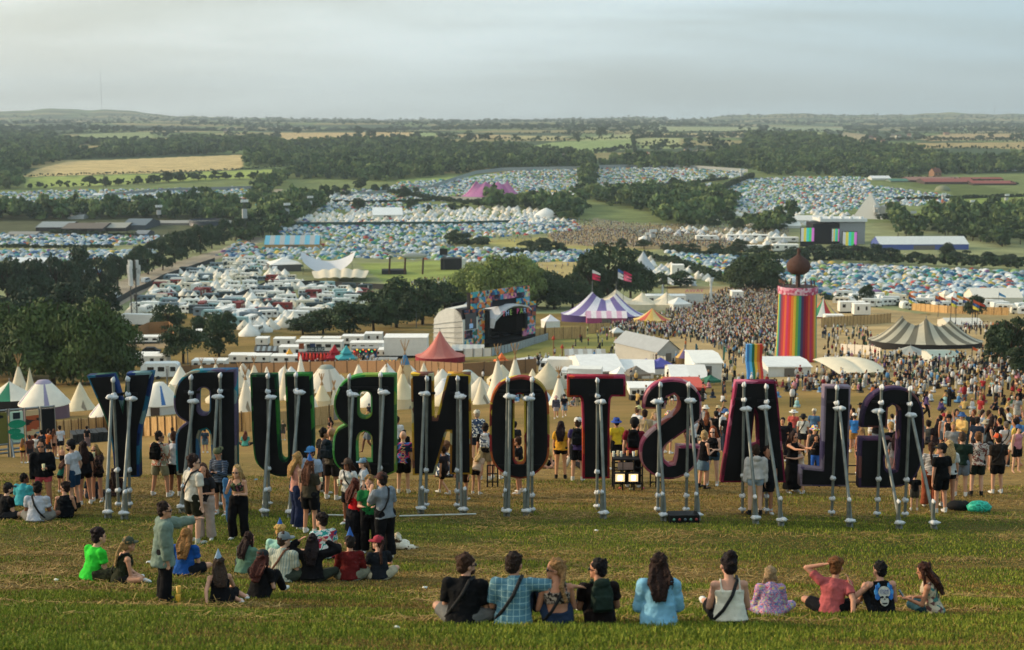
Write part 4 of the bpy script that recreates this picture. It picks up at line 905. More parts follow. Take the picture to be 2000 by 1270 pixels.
yurt(912, 770, 70, 46, .45, 'cream yurt with a pale ring crown above letter N', 'e0d6bf', 'cfc3a8', 'a9b4ae', 'c8bea8', 'yurts in the tipi field')
yurt(868, 792, 48, 52, .5, 'white domed yurt with a blue hem behind letter N', 'dfdfe0', 'd2d4d6', 'c4c8ce', 'c9ccd0', 'yurts in the tipi field')
bigtop('dome_tent', 'blue and white geodesic tent left of letter T', 'tent', 1052, 786, 56, .5, 34, (0.,), .45, 0, ('8ea9c4', 'dfe2e4'), 10, None, exp=.6, masts=False)
# lorries, trailers, cabins
def lorry(px, py, wpx, hpx, label, flip=1, group=None):
    g = ground(px, py); m = mpp(g); L_ = wpx*m; h = hpx*m; e = empty('lorry', g, radians(-8)*flip, label, 'lorry', group); e.scale = (flip, 1, 1)
    mb = MB(); mb.box(-L_*.28, 0, .9, L_/2, 2.5, h); mb.obj('cargo_box', C('e6e6e0'), e)
    mb = MB(); mb.prism([(-L_/2, .6), (-L_*.30, .6), (-L_*.30, h*.9), (-L_*.42, h*.9), (-L_*.49, h*.55)], .1, 2.4); mb.obj('cab', C('dfe2e2'), e)
    mb = MB(); mb.box(-L_*.44, .07, h*.52, -L_*.34, .12, h*.78); mb.obj('window', GLASS, e)
    for x in (-.4, .05, .3, .4): mb = MB(); mb.tube((x*L_, -.02, .45), (x*L_, .3, .45), .48, n=12); mb.tube((x*L_, 2.2, .45), (x*L_, 2.5, .45), .48, n=12); mb.obj('wheel', BLACK, e)
    return e
lorry(1091, 736, 80, 34, 'white box lorry with its cab to the left, beyond letter O'); lorry(1132, 752, 84, 32, 'white motorhome lorry nearer the camera than the box lorry')
lorry(262, 640, 90, 26, 'long white articulated lorry below the phone mast')
vehicle(0, 315, 740, radians(4), 'dfe4e2', 'large white caravan under the dark trees', 'caravans near the willows', 1.15)
vehicle(2, 227, 583, radians(80), 'c4ccd0', 'white van on the lane seen from behind', 'vehicles on the lane'); vehicle(2, 285, 552, radians(75), 'd0d6d8', 'white van further up the lane by the tall mast', 'vehicles on the lane')
vehicle(3, 188, 600, .3, '9fb0c0', 'pale blue car parked where the lane reaches the willows', 'vehicles on the lane'); vehicle(3, 296, 690, .1, '1e2226', 'dark car beside the curved hessian fence', 'vehicles on the lane')
BX = [(375,440,727,22,'long white toilet trailer left of the pole bundles'),(447,494,712,18,'white trailer behind the first tipis'),(529,590,714,18,'white trailer with two dark doors'),(484,526,712,17,'white cabin left of the two door trailer'),
 (499,523,678,17,'short cabin trailer furthest left in the back row'),(534,574,680,18,'rounded white caravan trailer in the back row'),(586,626,678,17,'third white trailer in the back row'),(630,664,678,17,'fourth white trailer in the back row'),
 (668,710,676,19,'silver caravan with awning by the dark bushes'),(712,746,672,20,'white cabin with two square windows at the bushes'),(545,592,702,24,'boxy white stall trailer beside the red stall'),(578,668,690,22,'long white trailer behind the red stall'),
 (684,750,692,22,'long white trailer behind the mural wall'),(690,780,700,16,'low white trailer roof near the mural'),(245,310,672,14,'grey white flat roofed cabin row'),(248,305,708,16,'white cabin row under the round tree'),
 (268,326,716,20,'grey shed with white awning left of the caravan'),(376,404,650,20,'square white box cabin between round trees'),(380,412,668,22,'tall pale cabin among the round trees'),(220,252,640,20,'white trailer end behind the long lorry'),
 (1098,1166,752,24,'white generator trailer beyond letter T'),(1640,1690,612,22,'white trailer block right of the ribbon tower'),(1668,1700,618,24,'white box van body beside the curved scrub'),(1612,1648,628,12,'small white counter cabin at the ribbon tower foot'),
 (1230,1300,782,24,'white walled enclosure beneath the violet gazebo'),(1430,1452,584,14,'white cabin under the large lone tree'),(1450,1500,492,12,'white cabins at the distant arena edge'),(1262,1340,600,22,'white walled block under the inflatable sign'),
 (1312,1336,548,30,'stacked white cabin tower behind the trees'),(1360,1400,470,9,'long white market stall in the distant crowd'),(1420,1500,468,9,'row of white stalls beyond the distant crowd'),(1500,1560,474,10,'white stall row left of the colour bars'),(1510,1560,492,14,'pale cabins below the colour bars')]
for x0, x1, yb, h, l in BX: boxunit(x0, x1, yb, h, 3.4 if yb > 600 else 6, l, wins=max(1, int((x1-x0)/16)), name='cabin' if 'cabin' in l else 'trailer', cat='cabin' if 'cabin' in l else 'trailer')
e = boxunit(751, 834, 700, 40, 5, 'tall white box trailer left of the red peaked tent', wins=0, name='box_trailer'); 
# camper field: bell tents, caravans, vans
P = scatter([(250,622),(300,572),(345,535),(420,518),(480,506),(530,522),(610,562),(715,566),(722,590),(640,612),(560,644),(480,660),(458,640),(380,618),(300,612)], 7.3, .36)
P = P[np.argsort(P[:, 1])]; print('camper field', len(P)); BT = {}
def quickbell(p, s, colr, label, group):
    if 'm' not in BT:
        n = 14; v = []; f = []
        for r_, z in ((1, 0), (1.02, .22), (.5, .66), (.03, 1.15)): v += [(r_*cos(2*pi*i/n), r_*sin(2*pi*i/n), z) for i in range(n)]
        for j in range(3): f += [(j*n+i, j*n+(i+1) % n, (j+1)*n+(i+1) % n, (j+1)*n+i) for i in range(n)]
        f2 = [(4*n, 4*n+1, 4*n+2)]; v += [(-.25, -1.04, 0), (.25, -1.04, 0), (0, -.72, .6)]
        BT['m'] = npmesh('bell_tent', v, [f, f2], [M_tint, C('7f776a')], mi=[0]*len(f)+[1])
    o = link('bell_tent', BT['m'], loc=p, color=tuple(np.array(lin(colr))*random.uniform(.85, 1.05))); o.scale = (s, s, s*random.uniform(.95, 1.15)); o.rotation_euler[2] = random.random()*6.3
    return tag(o, label, 'bell tent', group)
vc_ = [('e3e4e0', 'white'), ('e3e4e0', 'white'), ('e3e4e0', 'white'), ('dfe4e2', 'white'), ('d8d2c0', 'cream'), ('c9cfd2', 'silver'), ('6f7f8a', 'grey blue'), ('7a3030', 'maroon'), ('3a4a50', 'dark'), ('8fb0b4', 'pale teal')]
for p in P:
    x_, y_, _ = project(p); x_ = float(x_); y_ = float(y_); r_ = random.random()
    if r_ < .44: quickbell(p, random.uniform(2.0, 2.9), random.choice(('e6e0d0', 'ece9e0', 'dcd3bf', 'e8e6de')), unilabel(random.choice(('cream', 'pale', 'white', 'weathered'))+' bell tent', x_, y_, shared=True), 'bell tents in the camper field')
    else:
        kd_ = 0 if r_ < .64 else 1 if r_ < .80 else 2 if r_ < .93 else 3; c = random.choice(vc_); nm = ('caravan', 'motorhome', 'camper van', 'parked car')[kd_]
        vehicle(kd_, x_, y_, random.choice((0, .15, -.2, 1.5, 3.1))+random.uniform(-.15, .15), c[0], unilabel(c[1]+' '+nm, x_, y_, shared=True), nm+'s in the camper field')
P = scatter([(560,434),(600,420),(720,414),(990,406),(1060,412),(1110,436),(1000,438),(620,438)], 8.5, .42)
PA = P[np.argsort(P[:, 1])]
P = scatter([(520,402),(560,384),(690,380),(760,390),(640,402)], 9, .15); PB = P[np.argsort(P[:, 1])]
for PP_, n_, sc_, ds_, gp_ in ((PA, 90, (1.7, 3.0), 'white service tent', 'white service tents in the middle of the valley'), (PB, 40, (2.1, 2.6), 'cream rental tent', 'cream rental tents in rows')):
    for p in PP_[:n_]:
        x_, y_, _ = project(p); quickbell(p, random.uniform(*sc_), random.choice(('e6e4da', 'eceae4', 'e8dcc8')), unilabel(ds_, float(x_), float(y_), shared=True), gp_)
P = np.concatenate([PA[90:], PB[40:], scatter([(1380,412),(1560,406),(1700,422),(1640,442),(1500,446),(1400,432)], 9, .45, frac=.6), scatter([(1290,446),(1500,450),(1560,472),(1500,480),(1300,458)], 8, .45, frac=.6), scatter([(1260,508),(1340,520),(1400,545),(1380,560),(1300,560),(1250,530)], 6, .4, frac=.6)]); a_ = np.arange(8)*pi/4; pv = np.array([(cos(t), sin(t), 0) for t in a_]+[(1.02*cos(t), 1.02*sin(t), .22) for t in a_]+[(.06*cos(t), .06*sin(t), 1.1) for t in a_]); pf = np.array([(j*8+i, j*8+(i+1) % 8, (j+1)*8+(i+1) % 8, (j+1)*8+i) for j in range(2) for i in range(8)])
V, Fq = replicate(pv, pf, P, rng.uniform(0, 6, len(P)), rng.uniform(1.6, 2.8, len(P))); cc = np.array([lin(c) for c in ('dcdcd4', 'e4e4e0', 'd8ccb8', 'c8ccd0')])[rng.integers(0, 4, len(P))]
tag(link('service_tents', npmesh('service_tents', V, Fq, [M_tentcol], col=np.repeat(cc, 24, 0))), 'mass of small white pointed tents far up the valley', 'tents', kind='stuff')
P = scatter([(330,752),(520,744),(760,742),(1090,752),(1090,790),(960,792),(640,800),(500,796),(340,790)], 7.5, .42, frac=.75)
for p in P[:46]:
    x_, y_, _ = project(p); quickbell(p, random.uniform(1.5, 2.4), random.choice(('e6e0d0', 'ece9e0', 'dcd3bf', 'cfc4a8')), unilabel(random.choice(('small cream', 'plain white', 'pale canvas', 'squat cream'))+' bell tent', float(x_), float(y_)), 'canvas tents in the tipi field')
P = scatter([(1620,580),(1700,584),(1900,596),(2010,606),(2010,618),(1900,612),(1760,604),(1640,596)], 9, .3)
for p in P:
    x_, y_, _ = project(p); kd_ = random.choice((0, 1, 1, 2)); c = random.choice(vc_[:5]); nm = ('caravan', 'motorhome', 'camper van')[kd_]
    vehicle(kd_, float(x_), float(y_), random.uniform(-.4, .4), c[0], unilabel(c[1]+' '+nm, float(x_), float(y_), shared=True), nm+'s behind the grey big top')
# ------------------------------------------------------------------ ribbon tower
g = ground(1562, 709); m = mpp(g); tw = empty('ribbon_tower', g+Vector((0, 39*m, 0)), 0, 'tall tower wrapped in rainbow ribbons with a brown onion shaped cap', 'tower'); tw.location.z = float(terr(tw.location.x, tw.location.y))
zb = g.z-tw.location.z
ribc = ['b8305e','c83830','d87a34','d8b440','6fa848','2f8a84','45305e','7a2038','a82230','c85a30']; n = 96; v = []
for z, r_ in ((zb-.5, 40*m), (60*m, 38.2*m), (110*m, 37.2*m), (138*m, 37*m)): v += [(r_*(1+.012*(i % 2))*cos(2*pi*i/n), r_*(1+.012*(i % 2))*sin(2*pi*i/n), z) for i in range(n)]
f = [(j*n+i, j*n+(i+1) % n, (j+1)*n+(i+1) % n, (j+1)*n+i) for j in range(3) for i in range(n)]; seq = [(i//2) % 10 for i in range(n)]
link('ribbon_wrap', npmesh('ribbon_wrap', v, f, [mat(c, .5, var=.05) for c in ribc], mi=[seq[i] for j in range(3) for i in range(n)]), tw)
mb = MB(); mb.lathe([(38.5*m, 137*m), (39.5*m, 150*m), (37*m, 151*m)], 60); mb.obj('scalloped_band', mat_palette('pink_checks', ['b8607a', 'c890a0', 'a84a62', 'cdb0b8'], 2.6), tw)
mb = MB(); mb.lathe([(37*m, 150*m), (0.01, 150.5*m)], 30); mb.obj('deck', mat('3a2c2a'), tw)
for k_ in range(14): a = 2*pi*k_/14; mb = MB(); mb.tube((34*m*cos(a), 34*m*sin(a), 150*m), (31*m*cos(a), 31*m*sin(a), 164*m), .07, n=5); mb.obj('railing_post', mat('5a3a34'), tw)
mb = MB(); mb.tube((0, 0, 150*m), (0, 0, 178*m), .35, n=8); mb.obj('column', mat('4a3a34'), tw)
mb = MB(); mb.lathe([(.01, 174*m), (12*m, 174.5*m), (20*m, 180*m), (23.5*m, 188*m), (23*m, 195*m), (19*m, 202*m), (11*m, 208*m), (4.5*m, 212*m), (2.6*m, 216*m), (3.8*m, 221*m), (2.4*m, 225*m), (.01, 227*m)], 24); mb.obj('onion_cap', mat('4c332b', .8, var=.25), tw)
# rainbow slide sculpture
g = ground(1472, 746); m = mpp(g); e = empty('rainbow_slide', g, .1, 'sculpture of five upright rainbow stripes curling out at the foot', 'sculpture')
for k_, c in enumerate(('3f82c4', '55b4e0', '1f6a4a', 'e2b62c', 'd87a2c', 'c8362e')):
    x0 = (-15+k_*5.2)*m; pts_ = [(0, 74), (-.4, 40), (-1, 20), (-4, 8), (-10, 1), (-17, -2)]; v = []
    for q, (dx, z) in enumerate(pts_):
        y = -max(0, (40-z))/40*1.6 if z < 40 else 0; v += [(x0+dx*m*.55, y, z*m), (x0+dx*m*.55+5.0*m, y, z*m), (x0+dx*m*.55, y+.6, z*m), (x0+dx*m*.55+5.0*m, y+.6, z*m)]
    f = []
    for q in range(len(pts_)-1): a = q*4; b = a+4; f += [(b, b+1, a+1, a), (a+2, a+3, b+3, b+2), (a, a+2, b+2, b), (a+1, b+1, b+3, a+3)]
    f.append((0, 1, 3, 2)); mb = MB(); mb.add(v, f); mb.obj('stripe', mat(c, .45, var=.04), e)
e = boxunit(1308, 1378, 772, 15, 6, 'red sided low trailer stage in front of the white marquees', 'b8302c', 'c9574a', 0, 'low_stage', 'stage', None)
# ------------------------------------------------------------------ the open air stage
A_ = ground(903, 684); B_ = ground(1046, 669); dv = (B_-A_); L_ = Vector((dv.x, dv.y, 0)).length; m = mpp(A_)*.93; Hs = 118*m
st = empty('festival_stage', A_, atan2(dv.y, dv.x), 'open air stage with picture panels, a white arch and a dark opening', 'stage')
PICS = [mat_palette('painted_panel_%d' % i, cs, 1.5, kind='voronoi') for i, cs in enumerate((['4a9ab8', '58b0b0', '3a5a8a', 'd8a040'], ['c0608a', 'd88aa8', '6a3a6a', 'e0b060'], ['6aa8c8', 'c8b0c0', '3a6a5a', 'e08050'], ['2a2a38', '6a5068', 'a05a48', '3a4a6a'], ['d89040', 'c85a3a', '4a3a5a', '88a8a8'], ['88c0c0', '4a8ab0', 'd07aa0', 'e0d0a0']))]
def panel(x0, z0, x1, z1, mt_, name='picture_panel', y=-.15, t=.15):
    mb = MB(); mb.box(x0*L_, y-t, z0*m, x1*L_, y, z1*m); return mb.obj(name, mt_, st)
mb = MB(); mb.box(0, 0, -2, L_*.27, 2.2, 86*m); mb.obj('tower', mat('23222a'), st); mb = MB(); mb.box(L_*.84, 0, -2, L_, 2.2, 80*m); mb.obj('tower', mat('23222a'), st)
cols_ = [(0, .10), (.10, .20), (.20, .29), (.29, .38), (.38, .49), (.49, .60), (.60, .71), (.71, .82), (.82, .9)]
for r_ in range(3):
    for k_, (a, b) in enumerate(cols_[1:]):
        if r_ == 0 and .3 < a < .7: continue
        z0 = 84+r_*12-(2 if k_ > 5 else 0); panel(a+.002, z0, b-.002, z0+11.4, PICS[(k_*2+r_*3) % 6], y=-.2+.05*((k_+r_) % 2))
mb = MB(); mb.box(L_*.1, .02, 82*m, L_*.9, .8, 118*m); mb.obj('header_frame', mat('1c1b22'), st)
panel(.03, 42, .17, 76, mat('4a4c52', .5), 'screen')
mb = MB(); z = 46*m; x = L_*.10
mb.box(x-5.5*m, -.36, z-2*m, x+5.5*m, -.32, z+8*m, 0); mb.lathe([(.01, 0), (2.0*m, 2*m), (2.4*m, 6*m), (.01, 9*m)], 10, (x, -.34, z+10*m), 1, ex=.05); mb.box(x-1*m, -.355, z+7*m, x+1*m, -.33, z+12*m, 1); mb.obj('screen_picture', [mat('8fb0d8', .5, emit=.25), mat('a86a58', .5, emit=.15)], st)
for a in [(.02, 22, .12, 40, 3), (.12, 10, .20, 40, 2), (.20, 30, .28, 60, 4), (.20, 6, .28, 28, 0), (.02, 2, .12, 20, 5), (.02, 76, .2, 84, 3), (.2, 62, .28, 82, 4), (.85, 50, .99, 74, 3), (.86, 30, .98, 50, 2), (.86, 10, .98, 30, 5), (.80, 6, .86, 26, 1), (.84, 74, .99, 82, 0)]:
    panel(a[0], a[1], a[2], a[3], PICS[a[4]])
panel(.28, 18, .31, 76, mat('0d0e12'), 'speaker_stack', y=-.3, t=.8); panel(.80, 26, .83, 72, mat('0d0e12'), 'speaker_stack', y=-.3, t=.8)
# arch canopy and black interior
ar = [(.31, 46), (.33, 60), (.40, 70), (.50, 80), (.58, 84), (.68, 83), (.78, 78), (.83, 70)]; v = []
for x, z in ar: v += [(x*L_, -2.2, z*m), (x*L_, 9, z*m+.3), (x*L_, -2.2, (z-(6 if x < .5 else 3))*m), (x*L_, 9, (z-(6 if x < .5 else 3))*m)]
mb = MB(); f = []
for q in range(len(ar)-1): a = q*4; b = a+4; f += [(a, b, b+1, a+1), (a+2, a+3, b+3, b+2), (a, a+2, b+2, b)]
mb.add(v, f); mb.obj('arch_canopy', C('c9ccd0'), st)
mb = MB(); mb.box(L_*.29, 9, -2, L_*.84, 9.3, 84*m); mb.box(L_*.28, .8, -2, L_*.29, 9.3, 70*m); mb.box(L_*.84, 2.2, -2, L_*.85, 9.3, 70*m); mb.box(L_*.28, -1.5, -2, L_*.85, 9.3, 8*m); mb.box(L_*.29, 1, 74*m, L_*.84, 9.2, 75*m)
mb.box(L_*.33, 2, 60*m, L_*.80, 2.3, 60.8*m); mb.box(L_*.33, 6, 64*m, L_*.80, 6.3, 64.8*m)
mb.obj('stage_house', mat('0f1015', .9), st)
# silver canopy running back on the left
v = []; prof_ = [(0, 2), (0, 40), (.4, 62), (1.2, 76), (2.6, 84)]; mb = MB()
cv = [(-.3, -1), (-.3, 60), (1.0, 78), (4, 86), (9, 84), (13, 74), (15.5, 58), (16, -1)]
for xx in (0, .22): pass
cv = [(y*.5, z) for y, z in cv]; v = [(0*L_, y, z*m) for y, z in cv]+[(.26*L_, y, (z+3)*m) for y, z in cv]; n = len(cv)
mb.add(v, [(i, i+n, i+1+n, i+1) for i in range(n-1)]); mb.add([(0, y, z*m) for y, z in cv], [tuple(range(n))]); mb.obj('side_canopy', C('d2d3ce'), st)
for k_ in range(6): mb = MB(); mb.tube((-.12, 0, 2*m+k_*12*m), (-.12, 8, 2*m+k_*9*m), .06, n=5); mb.obj('scaffold_tube', STEEL, st)
def text_mesh(s, size, ext=.02, align='CENTER', font=None):
    c = bpy.data.curves.new('text', 'FONT'); c.body = s; c.size = size; c.extrude = ext; c.align_x = align; c.align_y = 'CENTER'; c.resolution_u = 3
    return curve_mesh(c)
for k_, (ch, c) in enumerate(zip('THE PARK', ('d8607a', '9ab0d8', '90b060', '', 'c8508a', '90b060', '88a0c8', 'd86050'))):
    if ch == ' ': continue
    me = text_mesh(ch, 15*m); me.materials.append(mat(c, .6, emit=.2)); o = link('sign_letter', me, st); o.location = (L_*(.43+k_*.048), -2.45, (68+1.0*k_-.15*k_*k_)*m); o.rotation_euler = (pi/2, 0, 0); o.scale = (1, 1.1, 1)
for x in (.3, .45, .6, .75): mb = MB(); mb.box(L_*x, 1, 12*m, L_*x+2, 2.5, 16*m); mb.obj('stage_monitor', BLACK, st)
wallline([(905,698),(960,696),(1010,684),(1045,672),(1076,662)], 1.5, 'a7adb0', 'silver crowd barrier in front of the open air stage', 'crowd_barrier', 'barrier', posts=2.0)
# ------------------------------------------------------------------ pyramid stage, colour bar stage
g = ground(1693, 428); m = mpp(g); e = empty('pyramid_stage', g, radians(-24), 'silver grey pyramid shaped stage in front of a tent covered slope', 'stage'); hw = 33*m
mb = MB(); mb.add([(-hw, 0, -2), (hw, 0, -2), (hw, 2*hw, -2), (-hw, 2*hw, -2), (0, hw, 50*m)], [(0, 1, 4), (1, 2, 4), (2, 3, 4), (3, 0, 4)]); mb.obj('pyramid', C('bdbdb6'), e)
mb = MB(); mb.prism([(hw*.6, -2), (hw*1.7, -2), (hw*1.7, 22*m), (hw*.7, 26*m)], 4, 30); mb.obj('annex', C('9a9c98'), e)
g = ground(1628, 478); m = mpp(g); e = empty('screen_stage', g, 0, 'black stage with a white flat roof and grey side walls behind big screens', 'stage')
mb = MB(); mb.box(-38*m, 4, -1, 14*m, 24, 40*m); mb.obj('stage_house', mat('14151a'), e); mb = MB(); mb.box(-26*m, 2, 44*m, 66*m, 24, 50*m); mb.obj('roof', C('d4d8d8'), e)
mb = MB(); mb.box(14*m, 4, -1, 64*m, 24, 43*m); mb.obj('side_wall', C('8f9498'), e)
for x in (-24, -4, 18, 36, 56): mb = MB(); mb.tube((x*m, 4, 48*m), (x*m, 4, 54*m), 1.2, n=8); mb.obj('roof_vent', C('d8dcdc'), e)
for (x0, x1, yb, h, l) in ((1560,1585,470,26,'left colour bar screen of the black stage'),(1641,1668,478,26,'right colour bar screen of the black stage'),(1626,1640,472,24,'narrow colour bar screen deep in the black stage')):
    gg = ground((x0+x1)/2, 480); s = empty('video_screen', gg+Vector((0, -6 if x0 != 1626 else 2, 0)), 0, l, 'screen', 'colour bar screens'); w_ = (x1-x0)*m; zz = (480-yb)*m
    mb = MB(); mb.box(-w_/2-.3, .1, -1, w_/2+.3, 1.2, zz+h*m+.3); mb.obj('frame', BLACK, s)
    for k_, c in enumerate(('c4c8c8', 'd8c84c', '4cc8c8', '44d070', 'd878d0')): mb = MB(); mb.box(-w_/2+w_*k_/5, -.1, zz, -w_/2+w_*(k_+1)/5, .08, zz+h*m); mb.obj('colour_bar', mat(c, .5, emit=.35, var=0), s)
# ------------------------------------------------------------------ farm buildings and village houses
def house(x0, x1, yb, hpx, dm, wallc, roofc, label, rz=0., eave=.55, cat='building', name='farm_building', group=None, chim=False):
    g = ground((x0+x1)/2, yb); m = mpp(g); hw = (x1-x0)*m/2; h = hpx*m; e = empty(name, g, rz, label, cat, group); ze = h*eave
    mb = MB(); mb.box(-hw, 0, -2, hw, dm, ze); mb.add([(-hw, 0, ze), (-hw, dm, ze), (-hw, dm/2, h-.1), (hw, 0, ze), (hw, dm, ze), (hw, dm/2, h-.1)], [(0, 2, 1), (3, 4, 5)]); mb.obj('wall', C(wallc), e)
    mb = MB(); mb.add([(-hw-.3, -.4, ze-.15), (hw+.3, -.4, ze-.15), (hw+.3, dm/2, h), (-hw-.3, dm/2, h), (-hw-.3, dm+.4, ze-.15), (hw+.3, dm+.4, ze-.15)], [(0, 1, 2, 3), (3, 2, 5, 4)]); mb.obj('roof', C(roofc), e)
    if chim: mb = MB(); mb.box(-.5, dm/2-.4, h-.6, .5, dm/2+.4, h+1.2); mb.obj('chimney', C('8a6a55'), e)
    for k_ in range(2 if chim else 0): mb = MB(); mb.box(-hw*.6+k_*hw, -.06, ze*.4, -hw*.3+k_*hw, -.01, ze*.7); mb.obj('window', GLASS, e)
    return e
for a_ in [(70,135,452,16,30,'3a3838','8d9698','dark barn with a pale grey roof, leftmost'),(120,200,454,15,34,'2f2e2e','6a625a','wide dark barn with brown grey roof'),(175,245,452,14,30,'33302e','9a9a90','barn with light roof sheets in the middle of the group'),
           (238,284,449,18,40,'4a5058','67737c','blue grey barn at the right end of the dark barns'),(262,286,462,10,20,'55585c','7f858a','low grey shed in front of the blue grey barn'),(12,70,462,8,16,'6a6a66','8d8c86','long low grey shed left of the dark barns'),(290,450,440,9,6,'8a8680','a4a19a','long stone wall building behind the slurry tank')]:
    house(*a_[:7], a_[7], eave=.5, group='dark farm barns')
for a_ in [(317,340,422,14,9,'b0a084','5a5450','stone farmhouse with a dark roof among trees'),(386,410,462,15,9,'b8a688','4d5058','stone cottage with slate roof by the dark trees'),(408,425,462,12,8,'b09c80','5a5654','smaller stone cottage beside the slate roofed one'),
           (1823,1840,345,16,10,'8a6a55','6f4a3e','tall brick farmhouse above the red barn roofs')]: house(*a_[:7], a_[7], radians(20), .55, 'house', 'farmhouse', None, True)
for a_ in [(1703,1740,352,8,20,'c8ccc8','d8dcdc','white roofed shed at the left of the red barns'),(1740,1780,356,6,24,'6a7a70','4a7a6a','green roofed shed beside the white one'),(1776,1880,356,9,40,'5a4a44','8d6a5e','long barn with faded red grey roof'),
           (1806,1905,360,10,36,'4a3f3c','8a5048','long barn with bright red roof'),(1900,1985,362,8,30,'453a38','8c4c44','low barn with dull red roof, furthest right'),(1880,1960,352,5,20,'5a4a44','8a4a42','thin red roof behind the nearer barns')]:
    house(*a_[:7], a_[7], eave=.45, group='red roofed barns')
g = ground(396, 444); m = mpp(g); e = empty('slurry_tank', g+Vector((0, 16, 0)), 0, 'low round dark slurry tank beside the farm', 'tank'); mb = MB(); mb.lathe([(36*m, -2), (36*m, 12*m), (35*m, 12*m), (34*m, 6*m), (.1, 6*m)], 40); mb.obj('tank_shell', mat('27303a', .5), e); mb = MB(); mb.lathe([(36.4*m, 10*m), (36.4*m, 11*m)], 40); mb.obj('rim', STEEL, e)
g = ground(1848, 374); m = mpp(g); e = empty('gas_dome', g+Vector((0, 12, 0)), 0, 'olive green domed gas store right below the red barns', 'storage dome'); mb = MB(); mb.lathe([(15*m, -1), (15*m, 2*m), (12*m, 7*m), (6*m, 10*m), (.1, 11*m)], 24); mb.obj('shell', C('7d8268'), e)
hs = [(1010,300),(1030,303),(1066,302),(1100,306),(1130,306),(1160,310),(1200,311),(1250,308),(1262,304),(1275,306),(1288,302),(1302,304),(1330,302),(1345,298),(1360,300),(1368,296),(1380,300),(1400,296),(870,300),(885,297),(905,296),(930,302),(990,292),(1580,300),(1600,302),(1640,300),(1650,296),(1756,270),(1775,268),(1850,264),(1715,275),(1725,280),(1555,302),(1430,266),(1120,316),(1260,318),(1545,340),(1700,272),(1740,268),(440,260)]
for k_, (x, y) in enumerate(hs):
    w_ = random.uniform(7, 13); house(x-w_/2, x+w_/2, y, random.uniform(5, 7.5), 9, random.choice(('c9bfa8', 'b8a890', 'd8d2c4', 'a08a78')), random.choice(('7a5a50', '6a6460', '8a6252', '5f5f66')), unilabel('small village '+random.choice(('cottage', 'house', 'farmhouse')), x, y), random.uniform(-.5, .5), .55, 'house', 'village_house', 'distant village houses', True)
house(1366, 1392, 276, 3, 10, 'd8dcd8', 'dfe4e4', 'long white roofed shed on the distant slope', 0, .5)
# ------------------------------------------------------------------ masts and light towers
def mast(px, py, hpx, label, kind, dist=None):
    g = ground(px, py) if dist is None else at(px, py, dist); m = mpp(g); h = hpx*m; e = empty(kind, g, .4, label, 'mast')
    r_ = {'radio_mast': 1.3, 'phone_mast': .75, 'light_tower': .6, 'pylon': 1.6, 'pole': .12}[kind]*(1 if kind != 'radio_mast' else 1)
    mb = MB()
    if kind in ('phone_mast', 'light_tower', 'pylon'):
        for a, b in ((-1, -1), (1, -1), (1, 1), (-1, 1)): mb.tube((a*r_, b*r_, -1), (a*r_*(.25 if kind == 'pylon' else 1), b*r_*(.25 if kind == 'pylon' else 1), h), .09, n=5)
        nn = int(h/(r_*2.2))
        for i in range(nn):
            z0 = h*i/nn; z1 = h*(i+1)/nn; q0 = r_*(1-(.75*z0/h if kind == 'pylon' else 0)); q1 = r_*(1-(.75*z1/h if kind == 'pylon' else 0))
            mb.tube((-q0, -q0, z0), (q1, -q1, z1), .05, n=4); mb.tube((q0, q0, z0), (-q1, q1, z1), .05, n=4); mb.tube((-q0, -q0, z0), (-q1, q1, z1), .05, n=4)
        mb.obj('lattice', DARKSTEEL, e)
    else: mb.tube((0, 0, -1), (0, 0, h), r_, r_*.8, 6); mb.obj('shaft', mat('6b7276', .6), e)
    if kind == 'phone_mast':
        for z, s_ in ((.80, 1.5), (.87, 1.7), (.95, 1.2), (.68, 1.3)):
            for a in range(3): mb = MB(); x = cos(a*2.1)*s_; y = sin(a*2.1)*s_; mb.box(x-.45, y-.3, h*z-1.4, x+.45, y+.3, h*z+.9); mb.obj('antenna', C('d2d4d2'), e)
    if kind == 'light_tower':
        for a in (-1, 0, 1): mb = MB(); mb.box(a*1.6-.7, -.9, h-.4, a*1.6+.7, -.4, h+1.2); mb.obj('lamp_head', C('d9dcdc'), e)
        mb = MB(); mb.box(-1.4, -.9, h*.55, 1.4, .9, h*.8); mb.obj('speaker_cluster', C('a9adae'), e)
    if kind == 'pylon':
        for z in (.7, .85): mb = MB(); mb.tube((-4, 0, h*z), (4, 0, h*z), .12, n=5); mb.obj('cross_arm', DARKSTEEL, e)
    return e
mast(199, 215, 76, 'very tall thin radio mast on the horizon hill', 'radio_mast', 10500)
mast(1942, 222, 12, 'short mast on the right horizon', 'radio_mast', 9500)
mast(263, 632, 124, 'lattice phone mast with white antennas', 'phone_mast')
mast(479, 466, 72, 'tall light tower by the lane trees', 'light_tower'); mast(311, 438, 34, 'slim grey tower left of the slurry tank', 'light_tower'); mast(205, 372, 32, 'electricity pylon in front of the green field', 'pylon')
for x, y, h in ((561,440,40),(606,418,32),(1193,388,30),(1206,388,28),(1448,360,28),(1744,432,22),(1782,442,26),(1710,428,24),(1898,418,24),(1842,400,20),(1965,402,20),(1274,478,26),(1266,476,18),(880,470,14)):
    mast(x, y, h, unilabel('slim light tower', x, y), 'light_tower')['group'] = 'slim light towers over the valley'
for x, y, h, l in ((620,652,24,'thin bare pole left of the silver caravan'),(691,652,24,'thin pole in front of the dark thicket'),(764,640,24,'bare pole beside the tall box trailer'),(813,640,30,'thin pole nearest the stage canopy'),(367,712,38,'white topped pole before the round tree'),(328,790,70,'tall bare pole beside the blue flashed yurt')): mast(x, y, h, l, 'pole')
